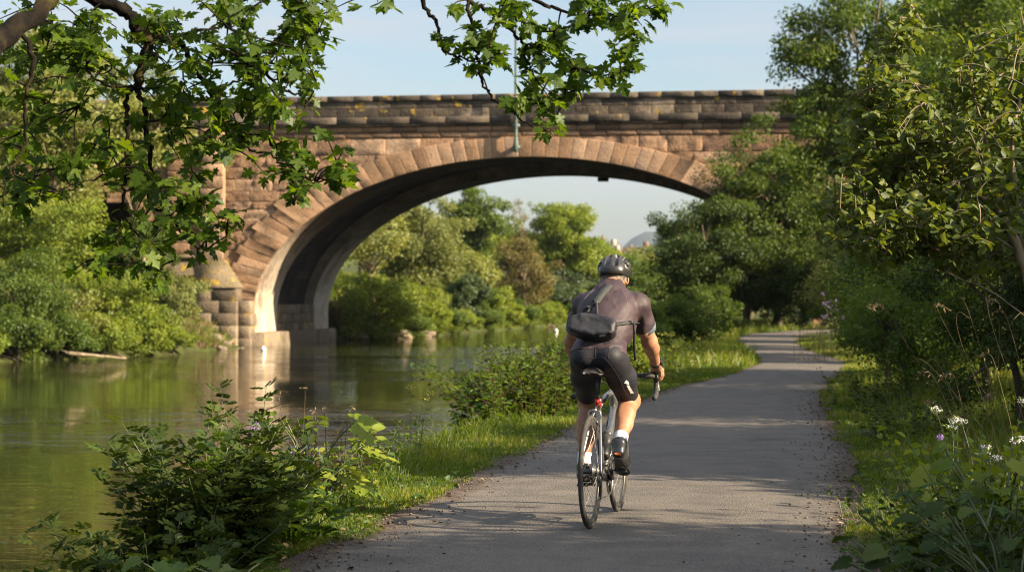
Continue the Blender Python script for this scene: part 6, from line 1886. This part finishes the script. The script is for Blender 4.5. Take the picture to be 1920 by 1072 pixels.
H_ = .0048
body = Field((-.36, -.06, .22), (.40, 1.08, 1.68), H_)
torso(body)
for s in (-1, 1):
    arm_u(body, s)
    d = norm(WRI[s] - EL[s])
    body.ell(EL[s], (.043, .043, .045), .02)
    body.cap(EL[s] + d * .01, EL[s] + d * .11, .043, .040, .03)
    body.cap(EL[s] + d * .10, WRI[s], .038, .027, .02, ((1, 0, 0), 1.1))
    body.ell(EL[s] + d * .075 + A_([s * .012, 0, .006]), (.034, .055, .040), .03)
    thigh(body, s)
    body.ell(KN[s] + A_([0, .012, .004]), (.056, .058, .062), .03)
    dn_ = norm(ANK[s] - KN[s])
    body.cap(KN[s], KN[s] * .45 + ANK[s] * .55, .056, .050, .03)
    body.cap(KN[s] * .45 + ANK[s] * .55, ANK[s], .050, .034, .03)
    bk_ = norm(A_([0, -1.0, -.35]) - dn_ * (A_([0, -1.0, -.35]) @ dn_))
    for q, ww in ((-1, .024), (1, .020)):               # the two heads of the calf
        body.ell(KN[s] * .66 + ANK[s] * .34 + bk_ * .022 + A_([q * ww, 0, 0]), (.036, .040, .088), .03, np.stack([A_([1.0, 0, 0]), bk_, np.cross([1.0, 0, 0], bk_)], -1))
    body.cap(KN[s] * .25 + ANK[s] * .75 + bk_ * .014, ANK[s] + bk_ * .016, .026, .022, .02)
    # hand: palm over the hood, four fingers folded down over its outer side, thumb on the inner side
    w = WRI[s]
    X = lambda x, y, z: A_([s * x, y, z])
    body.cap(w, X(.268, .905, .936), .028, .026, .02, ((1, 0, 0), 1.25))
    body.cap(X(.262, .900, .934), X(.270, .955, .924), .020, .019, .015, ((1, 0, 0), 1.5))
    for q, (fy, ln, rr_) in enumerate([(.902, .82, .0078), (.924, .96, .0088), (.947, 1.0, .0092), (.970, .93, .0088)]):
        kx, kz = .288 - .003 * abs(q - 2), .922 + .004 * (q == 2)
        p0 = X(.268, fy - .012, .926)
        p1 = X(kx + .008, fy, kz - .004)
        p2 = p1 + A_([s * .003, .006, -.036 * ln])
        p3 = p2 + A_([-s * .010, .004, -.023 * ln])
        p4 = p3 + A_([-s * .014, .000, -.010 * ln])
        body.cap(p0, p1, rr_ * 1.2, rr_ * 1.18, .008)
        body.ell(p1, (rr_ * 1.25,) * 3, .004)
        body.cap(p1, p2, rr_ * 1.08, rr_, .003)
        body.cap(p2, p3, rr_, rr_ * .92, .003)
        body.cap(p3, p4, rr_ * .92, rr_ * .78, .003)
    body.cap(X(.252, .900, .930), X(.232, .925, .914), .015, .011, .012)
    body.cap(X(.232, .925, .914), X(.226, .950, .890), .0105, .0095, .004)
    body.cap(X(.226, .950, .890), X(.230, .966, .868), .0095, .0078, .003)
# neck and head
HC = A_([.032, .668, 1.536])
body.cap((.030, .560, 1.435), (.032, .640, 1.500), .064, .058, .04)
body.ell(HC, (.077, .097, .098), .03)
body.ell(HC + A_([0, .035, -.060]), (.060, .068, .062), .03)
body.ell(HC + A_([0, .072, -.088]), (.030, .026, .024), .02)
body.cap(HC + A_([0, .094, -.005]), HC + A_([0, .112, -.042]), .010, .014, .012)
for s in (-1, 1):
    body.ell(HC + A_([s * .032, .098, .004]), (.016, .012, .010), 0, None, True)
    body.ell(HC + A_([s * .032, .084, .003]), (.0135, .0135, .0135), 0)
    body.cap(HC + A_([s * .012, .094, .026]), HC + A_([s * .05, .080, .024]), .008, .007, .012)
    body.ell(HC + A_([s * .080, -.004, -.034]), (.009, .024, .036), .006, np.stack([norm(A_([1, -s * .35, 0])), norm(A_([s * .35, 1, 0])), A_([0, 0, 1.0])], -1))
    body.ell(HC + A_([s * .082, -.014, -.030]), (.006, .012, .022), 0, None, True)
body.cap(HC + A_([-.022, .098, -.064]), HC + A_([.022, .098, -.064]), .006, .006, .006)
PERSON = body.build('person', SKIN, None)
PERSON.location = RIDE_LOC
PERSON.rotation_euler = (0, 0, RIDE_RZ)
tag(PERSON, 'cyclist seen from behind in plum jersey, black shorts and dark helmet, gripping drop bars', 'person')

def cloth(name, stops, rough=.8, bscale=30, bump=.25, sheen=.2, stretch=(1, 1, 1)):
    return mat_pbr(name, stops, scale=10, rough=rough, bump=bump, bscale=bscale, bdist=.006, sheen=0.0, spec=.3, stretch=stretch)
JERSEY = cloth('plum_jersey', [(.3, (.034, .022, .026)), (.7, (.047, .031, .036))], .6)
SHORTS = cloth('black_lycra', [(.3, (.010, .010, .014)), (.7, (.016, .016, .021))], .62, 26, .15)
jz = Field((-.30, -.02, 1.0), (.36, .70, 1.56), .0052)
torso(jz, .0075)
for s in (-1, 1):
    arm_u(jz, s, .0085, .60)
# wrinkles gathered at the waist and under the arms
P_ = jz.grid()
wv = fbm(P_ * A_([6, 6, 26.]), 1.0, 2, 3)
zone = np.clip((1.24 - P_[..., 2]) / .14, 0, 1) * np.clip((P_[..., 0] + .05) / .15, .3, 1)
jz.f += (.009 * wv * zone + .0045 * fbm(P_ * A_([9, 9, 24.]) + A_([3.1, 1, 0]) * P_[..., :1] * 6, 1.0, 2, 31) + .002 * fbm(P_, 12, 2, 8)).astype(np.float32)
jz.plane((0, .075, 1.065), A_([0, .40, .92]))
jz.plane((0, .60, 1.478), -norm(A_([0, .55, .84])))
for s in (-1, 1):
    e = SH[s] + (EL[s] - SH[s]) * .60
    d = norm(EL[s] - SH[s])
    far_ = ((P_ - e) @ d)
    near_arm = (np.linalg.norm(P_ - e, axis=-1) < .095) & (P_[..., 0] * s > (.17 if s > 0 else .13))
    jz.f = np.where(near_arm, np.maximum(jz.f, far_.astype(np.float32)), jz.f)
JO = jz.build('jersey', JERSEY, PERSON)
sh_ = Field((-.24, -.02, .68), (.30, .60, 1.16), .0052)
torso(sh_, .004)
for s in (-1, 1):
    thigh(sh_, s, .006)
P_ = sh_.grid()
sh_.f += (.002 * fbm(P_ * A_([1, 1, 2.]), 14, 2, 6)).astype(np.float32)
sh_.plane((0, .13, 1.115), -A_([0, .40, .92]))
for s in (-1, 1):
    e = HIP[s] + (KN[s] - HIP[s]) * .84
    d = norm(KN[s] - HIP[s])
    m = (P_[..., 0] > .02) if s > 0 else (P_[..., 0] <= .02)
    sh_.f = np.where(m, np.maximum(sh_.f, ((P_ - e) @ d).astype(np.float32)), sh_.f)
SO = sh_.build('shorts', SHORTS, PERSON)
# cuffs of the sleeves
CUFF = cloth('slate_blue_cuff', [(.3, (.075, .105, .135)), (.7, (.10, .135, .165))], .6)
for s in (-1, 1):
    d = EL[s] - SH[s]
    mb = MB()
    a, b = SH[s] + d * .56, SH[s] + d * .70
    ra = .0715
    u_ = norm(d)
    L_ = np.linalg.norm(b - a)
    mb.add(*lathe([(ra - .006, -.002), (ra, 0), (ra - .003, L_ * .5), (ra - .0055, L_), (ra - .009, L_ + .001), (ra - .018, L_ - .004)], 28, a, u_))
    mb.V[-1] = mb.V[-1]
    mb.build('sleeve_cuff', CUFF, PERSON, True)
# socks and shoes
WSOCK = cloth('white_sock', [(.3, (.62, .61, .62)), (.7, (.72, .71, .72))], .85, 90, .3)
SHOE = mat_pbr('black_shoe', [(.3, (.020, .020, .021)), (.7, (.045, .044, .043))], scale=20, rough=.32, coat=.3)
FT = {1: dict(heel=A_([.152, .118, .440]), ball=A_([.152, .262, .378]), toe=A_([.152, .330, .336])), -1: dict(heel=A_([-.124, .412, .272]), ball=A_([-.128, .560, .258]), toe=A_([-.132, .640, .252]))}
for s in (-1, 1):
    F = Field(ANK[s] - A_([.07, .09, .06]), ANK[s] + A_([.07, .16, .16]), .004)
    up_ = norm(KN[s] - ANK[s])
    F.cap(ANK[s] - up_ * .02, ANK[s] + up_ * .10, .041, .0455, .01)
    F.plane(ANK[s] + up_ * .088, -up_)
    F.plane(ANK[s] + up_ * .014, up_)
    o = F.build('sock', WSOCK if s > 0 else WSOCK, PERSON)
    if s > 0: SOCK = o
    f = FT[s]
    fd = norm(f['toe'] - f['heel'])
    un = norm(np.cross([1.0, 0, 0], fd))
    F = Field(np.minimum(f['heel'], f['toe']) - .08, np.maximum(f['heel'], np.maximum(f['toe'], ANK[s])) + .08, .004)
    F.cap(f['heel'] + un * .006, f['heel'] * .4 + f['ball'] * .6, .036, .034, .02)
    F.cap(f['heel'] * .3 + f['ball'] * .7, f['ball'], .036, .038, .02, ((1, 0, 0), 1.2))
    F.cap(f['ball'], f['toe'], .037, .022, .02, ((1, 0, 0), 1.25))
    F.cap(f['heel'] + un * .02 + fd * .01, ANK[s] + up_ * .008, .038, .043, .02)
    F.cap(ANK[s], f['ball'] + un * .01, .040, .03, .03)
    F.plane(f['heel'] - un * .033, un)
    F.plane(ANK[s] + up_ * .022 - fd * .0, -norm(up_ * .9 - fd * .25))
    o = F.build('shoe', SHOE, PERSON)
    so2 = MB()
    c0 = f['heel'] - un * .036
    out_ = [(-.036, 0), (-.028, .022), (.03, .027), (.10, .034), (.155, .046), (.20, .044), (.235, .026), (.245, 0)]
    out_ = out_ + [(a, -b) for a, b in out_[-2:0:-1]]
    V = [c0 + fd * a + A_([b, 0, 0]) for a, b in out_] + [c0 + fd * a + A_([b, 0, 0]) - un * .008 for a, b in out_]
    n = len(out_)
    so2.add(V, [np.array([[k, (k + 1) % n, n + (k + 1) % n, n + k] for k in range(n)]), np.array([list(range(n))]), np.array([list(range(2 * n - 1, n - 1, -1))])])
    sl_ = so2.build('sole', mat_pbr('sole', [(.4, (.018, .018, .018)), (.7, (.03, .03, .03))], rough=.5), o)
    # orange heel badge and worn pale strip under the forefoot
    if s > 0:
        pb_ = MB()
        ca_ = f['heel'] - fd * .040 - un * .012
        pb_.add([ca_ + A_([.019 * math.cos(t), 0, 0]) + norm(un + fd * .3) * .010 * math.sin(t) for t in np.arange(14) * 2 * math.pi / 14] + [ca_ + fd * .012 + A_([.019 * math.cos(t), 0, 0]) + un * .010 * math.sin(t) for t in np.arange(14) * 2 * math.pi / 14],
                [np.array([list(range(14))]), np.array([[k, (k + 1) % 14, 14 + (k + 1) % 14, 14 + k] for k in range(14)])])
        pb_.build('heel_badge', mat_pbr('orange_badge', [(.4, (.55, .13, .02)), (.7, (.65, .17, .03))], rough=.5), o)
        pw = MB()
        cw = c0 + fd * .12 - un * .0095
        pw.add(*tube(smooth_line([cw + A_([.004, 0, 0]) - fd * .03, cw + A_([.022, 0, 0]) - fd * .01, cw + A_([.030, 0, 0]) + fd * .03, cw + A_([.028, 0, 0]) + fd * .06], 4), .0028, 5))
        pw.build('tread', mat_pbr('pale_tread', [(.4, (.55, .50, .42))], rough=.7), sl_)
# hair, helmet
hr = Field(HC - A_([.12, .14, .12]), HC + A_([.12, .14, .12]), .004)
hr.ell(HC + A_([0, -.008, .002]), (.086, .106, .106), 0)
hr.cap(HC + A_([0, -.055, -.025]), HC + A_([0, -.085, -.064]), .064, .061, .02, ((1, 0, 0), 1.12))
P_ = hr.grid()
hr.f += (.005 * fbm(P_ * A_([1.4, 1.4, .6]), 60, 2, 4)).astype(np.float32)
hr.plane(HC + A_([0, .005, -.02]), A_([0, -.95, .25]))
hr.plane(HC + A_([0, 0, -.095]), A_([0, -.1, 1.0]))
hr.build('hair', mat_pbr('greying_hair', [(.35, (.045, .033, .024)), (.52, (.14, .105, .075)), (.7, (.34, .28, .22))], scale=70, rough=.7, bump=.8, bscale=160, bdist=.004, stretch=(1, 1, .35)), PERSON, 1)
HM = HC + A_([0, .002, .026])
hm = Field(HM - A_([.14, .18, .12]), HM + A_([.14, .18, .13]), .0032)
RR_ = A_([.107, .142, .096])
hm.ell(HM, RR_, 0)
hm.ell(HM + A_([0, -.10, -.012]), (.075, .05, .045), .03)
def on_helm(lat, lon, k=1.0):          # lat: sideways angle, lon: 0 back .. 90 top .. 180 front
    a, b = math.radians(lat), math.radians(lon)
    v = A_([math.sin(a), -math.cos(a) * math.cos(b), math.cos(a) * math.sin(b)])
    return HM + v * RR_ * k
for lat, l0, l1, r_ in ((-12, 20, 80, .0165), (12, 20, 78, .0155), (-36, 22, 80, .0145), (38, 24, 80, .0145), (0, 96, 150, .010), (-22, 95, 150, .010), (22, 95, 150, .010), (-42, 95, 145, .009), (42, 95, 145, .009)):
    pts_ = [on_helm(lat * (1 + .25 * (abs(l - 60) / 60)), l) for l in np.linspace(l0, l1, 6)]
    for a, b in zip(pts_[:-1], pts_[1:]):
        hm.cap(a, b, r_, r_ * 1.1, 0, None, True)
for s in (-1, 1):
    for lat, lon, r_ in ((56, 22, .017), (52, 32, .016), (62, 14, .013), (60, 62, .009), (66, 95, .012), (66, 125, .011)):
        hm.cap(on_helm(s * lat, lon), on_helm(s * (lat + 3), lon + 6), r_, r_, 0, None, True)
hm.ell(HM + A_([0, .012, -.03]), (.092, .122, .092), 0, None, True)
P_ = hm.grid()
rimz = -.046 + .020 * np.clip((-(P_[..., 1] - HM[1]) - .02) / .1, 0, 1) + .012 * np.clip(((P_[..., 1] - HM[1]) - .05) / .08, 0, 1) - .010 * np.clip((np.abs(P_[..., 0] - HM[0]) - .05) / .05, 0, 1)
hm.f = np.maximum(hm.f, -(P_[..., 2] - HM[2] - rimz).astype(np.float32))
HEL = hm.build('helmet', mat_pbr('dark_helmet_shell', [(.3, (.016, .016, .016)), (.7, (.028, .027, .026))], scale=10, rough=.34, coat=.12, spec=.5), PERSON, 1)
ln = Field(HM - A_([.13, .16, .10]), HM + A_([.13, .16, .11]), .005)
ln.ell(HM + A_([0, 0, -.012]), (.088, .118, .082), 0)
ln.plane(HM + A_([0, 0, -.030]), A_([0, -.05, 1.0]))
ln.build('liner', mat_pbr('black_foam', [(.4, (.008, .008, .008)), (.7, (.014, .014, .014))], rough=.9), HEL)
dl_ = MB(); dl_.add(*ico(HC + A_([-.006, -.108, -.038]), 1.0, 2, 0, 0, (.024, .010, .013)))
dl_.add(*tube(smooth_line([HC + A_([-.086, -.04, -.004]), HC + A_([-.06, -.086, -.022]), HC + A_([-.006, -.104, -.036]), HC + A_([.06, -.086, -.022]), HC + A_([.086, -.04, -.004])], 4), .0055, 6))
dl_.build('fit_dial', BLACKM, HEL, True)
sp_ = MB()
for s in (-1, 1):
    sp_.add(*tube(smooth_line([HC + A_([s * .086, .01, -.01]), HC + A_([s * .084, -.012, -.05]), HC + A_([s * .060, .03, -.110]), HC + A_([0, .05, -.125])], 4), .0035, 5))
sp_.build('chin_strap', BLACKM, HEL, True)
# watch on the right wrist
d = norm(WRI[1] - EL[1])
wm = MB(); wm.add(*lathe([(.031, -.014), (.0345, -.013), (.0345, .010), (.031, .011)], 22, WRI[1] - d * .012, d))
wo2 = wm.build('watch', mat_pbr('watch_strap', [(.5, (.012, .012, .013))], rough=.5), PERSON, True)
wc_ = MB(); wc_.add(*box(-.007, .007, -.019, .019, -.021, .021, .004)); wc_.V[-1] = wc_.V[-1] @ A_([[1, 0, 0], [0, d[1], d[2]], [0, -d[2], d[1]]]) + WRI[1] - d * .012 + A_([.038, 0, .010])
wc_.build('watch_face', mat_pbr('watch_case', [(.5, (.02, .022, .026))], rough=.12), wo2)

# ------------------------------------------------------------------ things laid onto the clothing
def bvh_of(o):
    me = o.data
    n = len(me.vertices); V = np.empty(n * 3, np.float32); me.vertices.foreach_get('co', V)
    return BVHTree.FromPolygons([tuple(v) for v in V.reshape(-1, 3)], [tuple(p.vertices) for p in me.polygons])
def lay(bv, P, d, off):
    """move points along d until they lie off metres above a surface"""
    out = []
    for p in P:
        h = bv.ray_cast(Vector(p), Vector(d), 2.0)
        q = np.array(h[0]) + np.array(h[1]) * off if h[0] is not None else np.array(p) + np.array(d) * .4
        out.append(q)
    return np.array(out)
BJ, BSH, BSK = bvh_of(JO), bvh_of(SO), bvh_of(SOCK)
FWD = (0, 1, 0)
WHITE = mat_pbr('white_print', [(.4, (.62, .60, .57)), (.7, (.70, .68, .65))], scale=60, rough=.7)
INK = mat_pbr('black_print', [(.5, (.015, .015, .016))], rough=.7)
def drape_text(txt, size, origin, right, up_, bv, ray, off, name, mat, parent):
    cu = bpy.data.curves.new('lettering', 'FONT')
    cu.body = txt; cu.size = size; cu.align_x = 'CENTER'; cu.align_y = 'CENTER'
    ob = bpy.data.objects.new('lettering', cu)
    COL.objects.link(ob)
    bpy.context.view_layer.update()
    me = bpy.data.meshes.new_from_object(ob.evaluated_get(bpy.context.evaluated_depsgraph_get()))
    V = np.array([v.co[:] for v in me.vertices]); fs = [list(p.vertices) for p in me.polygons]
    bpy.data.objects.remove(ob); bpy.data.curves.remove(cu); bpy.data.meshes.remove(me)
    P = np.asarray(origin) + V[:, :1] * np.asarray(right) + V[:, 1:2] * np.asarray(up_)
    P = lay(bv, P - np.asarray(ray) * .3, ray, off)
    mb = MB(); mb.add(P, [np.array([f]) for f in fs])
    return mb.build(name, mat, parent)
up_ = norm(KN[1] - ANK[1])
drape_text('SUR', .026, ANK[1] + up_ * .058 + A_([.022, -.02, 0]), norm(A_([.9, .3, -.22])), norm(A_([.2, .1, 1.0])), BSK, norm(A_([-.35, 1, 0])), .0012, 'sock_lettering', INK, SOCK)
# pale emblem and column of worn letters on the right thigh
em = MB()
ce = A_([.185, 0, .845])
rv, uv = norm(A_([1, 0, -.12])), norm(A_([-.16, 0, 1.0]))
re_ = np.random.default_rng(4)
shapes = [[(-.007, .030), (.001, .040), (.008, .032), (.010, .018), (.004, .010), (-.004, .014), (-.010, .022)], [(-.016, .022), (-.010, .026), (-.010, .020), (-.016, .017)]]
for r_ in range(7):
    z0 = .006 - r_ * .0078
    w_ = .0085 - .0006 * (r_ % 3)
    shapes.append([(-w_ + re_.uniform(0, .002), z0), (w_ - re_.uniform(0, .002), z0 + .0012), (w_, z0 - .0052), (-w_ + .001, z0 - .0066)])
for sh2 in shapes:
    P = [ce + rv * a + uv * b - A_([0, .3, 0]) for a, b in sh2]
    em.add(lay(BSH, P, FWD, .0025), [np.array([list(range(len(sh2)))])])
em.build('thigh_print', WHITE, SO)
# stitched seams on shorts and jersey
def seam(bv, L_, mat, parent, nm, r_=.0016, off=.0006):
    P = lay(bv, smooth_line([A_([a, -.4, b]) for a, b in L_], 6), FWD, off)
    MB().add(*tube(P, r_, 5)).build(nm, mat, parent, True)
SEAMM = cloth('seam_thread', [(.3, (.025, .024, .028)), (.7, (.04, .038, .043))], .7)
SEAMJ = cloth('jersey_seam', [(.3, (.14, .10, .105)), (.7, (.17, .125, .13))], .7)
seam(BSH, [(.02, 1.09), (.022, 1.05), (.022, 1.015)], SEAMM, SO, 'seam')
seam(BSH, [(.02, 1.015), (.07, 1.025), (.115, .98), (.14, .91), (.155, .84), (.165, .785)], SEAMM, SO, 'seam')
seam(BSH, [(.02, 1.015), (-.03, 1.025), (-.075, .98), (-.095, .91), (-.10, .84)], SEAMM, SO, 'seam')
seam(BSH, [(.105, 1.09), (.105, 1.05), (.105, 1.02)], SEAMM, SO, 'seam')
seam(BJ, [(.115, 1.44), (.16, 1.38), (.172, 1.32), (.168, 1.27), (.150, 1.23), (.13, 1.19)], SEAMJ, JO, 'seam', .0014)
seam(BJ, [(-.055, 1.44), (-.10, 1.38), (-.115, 1.32), (-.112, 1.27)], SEAMJ, JO, 'seam', .0014)

# ------------------------------------------------------------------ sling bag on the back (a thing of its own)
BG = empty('sling_bag', RIDE_LOC, RIDE_RZ, 'crumpled black roll sling bag worn across the cyclist back', 'bag')
NYL = mat_pbr('black_nylon', [(.3, (.008, .008, .010)), (.7, (.018, .0175, .020))], scale=9, rough=.55, bump=.55, bscale=22, bdist=.012, spec=.4)
WEB = mat_pbr('webbing', [(.3, (.016, .018, .017)), (.7, (.034, .036, .034))], scale=40, rough=.8, bump=.4, bscale=200, bdist=.002)
bf = Field((-.24, -.10, 1.04), (.26, .34, 1.42), .0046)
bu_, bn_ = norm(A_([.10, .46, .86])), norm(A_([0, -.86, .46]))
bx_ = norm(np.cross(bu_, -bn_)); bx_ = bx_ if bx_[0] > 0 else -bx_
bc2 = A_([-.004, .088, 1.208])
P_ = bf.grid() - bc2
q = np.stack([P_ @ bx_, P_ @ bn_, P_ @ bu_], -1)
wrk = fbm(q, 13, 3, 5)
fold = np.abs(fbm(q * A_([1, 1, 1.6]) + 4, 9, 2, 8))
hz = .076 + .012 * np.cos(q[..., 0] * 14) - .010 * np.clip(np.abs(q[..., 0]) - .09, 0, 1) / .05
hy = .052 * (1 - .35 * np.clip(q[..., 2] / .08, -1, 1) * .6)
dx, dy, dz = np.abs(q[..., 0]) - .118, np.abs(q[..., 1]) - (hy - .03), np.abs(q[..., 2]) - (hz - .034)
out_ = np.linalg.norm(np.maximum(np.stack([dx, dy, dz], -1), 0), axis=-1) + np.minimum(np.maximum(dx, np.maximum(dy, dz)), 0) - .026
bf.f = (out_ + .010 * wrk - .012 * (.35 - fold)).astype(np.float32)
BO = bf.build('bag_body', NYL, BG)
BVB = bvh_of(BO)
def ribbon(P, w, th, side=None):
    P = np.asarray(P, float)
    T = np.gradient(P, axis=0); T = norm(T)
    if side is None:
        side = norm(np.cross(T, np.asarray(bn_)))
    nrm_ = norm(np.cross(side, T))
    wv_ = np.broadcast_to(np.asarray(w, float), (len(P),))[:, None] / 2
    V = np.stack([P - side * wv_, P + side * wv_, P + side * wv_ + nrm_ * th, P - side * wv_ + nrm_ * th], 1).reshape(-1, 3)
    F = []
    for i in range(len(P) - 1):
        for j in range(4):
            F.append([i * 4 + j, i * 4 + (j + 1) % 4, (i + 1) * 4 + (j + 1) % 4, (i + 1) * 4 + j])
    F += [[0, 3, 2, 1], [len(P) * 4 - 4, len(P) * 4 - 3, len(P) * 4 - 2, len(P) * 4 - 1]]
    return V, [np.array(F)]
L_ = lay(BJ, smooth_line([A_([a, -.4, b]) for a, b in [(-.020, 1.352), (-.008, 1.375), (.012, 1.41), (.034, 1.445)]], 5), FWD, .004)
L2 = np.vstack([L_, [[.050, .545, 1.495], [.070, .60, 1.470], [.085, .635, 1.41], [.09, .60, 1.30], [.06, .50, 1.18]]])
MB().add(*ribbon(L2, np.r_[np.full(len(L_), .052), .05, .045, .04, .035, .03], .009)).build('shoulder_pad', WEB, BG)
for pts_ in ([(-.062, 1.290), (-.048, 1.318), (-.024, 1.350)], [(.004, 1.278), (-.002, 1.310), (-.008, 1.345)], [(-.10, 1.285), (-.085, 1.312), (-.060, 1.325), (-.030, 1.345)]):
    L_ = lay(BJ, smooth_line([A_([a, -.4, b]) for a, b in pts_], 5), FWD, .006)
    MB().add(*ribbon(L_, .016, .004)).build('strap', WEB, BG)
L_ = lay(BJ, smooth_line([A_([a, -.4, b]) for a, b in [(.10, 1.218), (.15, 1.226), (.185, 1.230), (.205, 1.232)]], 5), FWD, .004)
MB().add(*ribbon(np.vstack([L_, [[.226, .38, 1.225], [.20, .46, 1.22], [.12, .52, 1.23]]]), .024, .004)).build('strap', WEB, BG)
MB().add(*ribbon([[.214, .30, 1.235], [.217, .31, 1.17], [.214, .32, 1.10], [.218, .325, 1.03], [.219, .33, 1.0]], .016, .003, norm(A_([.9, -.2, 0])))).build('strap_end', WEB, BG)
bkl = MB()
for (a, b) in ((-.012, 1.345), (-.064, 1.322), (.19, 1.231)):
    c = lay(BJ, [A_([a, -.4, b])], FWD, .010)[0]
    bkl = MB().add(*box(c[0] - .012, c[0] + .012, c[1] - .006, c[1] + .006, c[2] - .010, c[2] + .010, .003)); bkl.build('buckle', BLACKM, BG)
tg = MB(); tg.add(lay(BVB, [A_([a, -.5, b]) for a, b in ((.052, 1.151), (.086, 1.155), (.087, 1.165), (.053, 1.161))], FWD, .002), np.array([[0, 1, 2, 3]]))
tgo = tg.build('maker_tag', mat_pbr('cream_tag', [(.4, (.30, .31, .24)), (.7, (.40, .40, .32))], scale=80, rough=.8), BG)
# ------------------------------------------------------------------ the air: thin even haze round the whole scene
hm_, N, L, out = new_mat('thin_haze')
pv = N.new('ShaderNodeVolumePrincipled')
pv.inputs['Color'].default_value = (.80, .88, 1.0, 1)
pv.inputs['Density'].default_value = .00008
pv.inputs['Anisotropy'].default_value = .55
L.new(pv.outputs[0], out.inputs['Volume'])
HZ_ = MB().add(*box(-2500, 4500, -80, 8000, -6.0, 260)).build('haze', hm_)
tag(HZ_, 'thin blue haze over the valley', None, None, 'stuff')
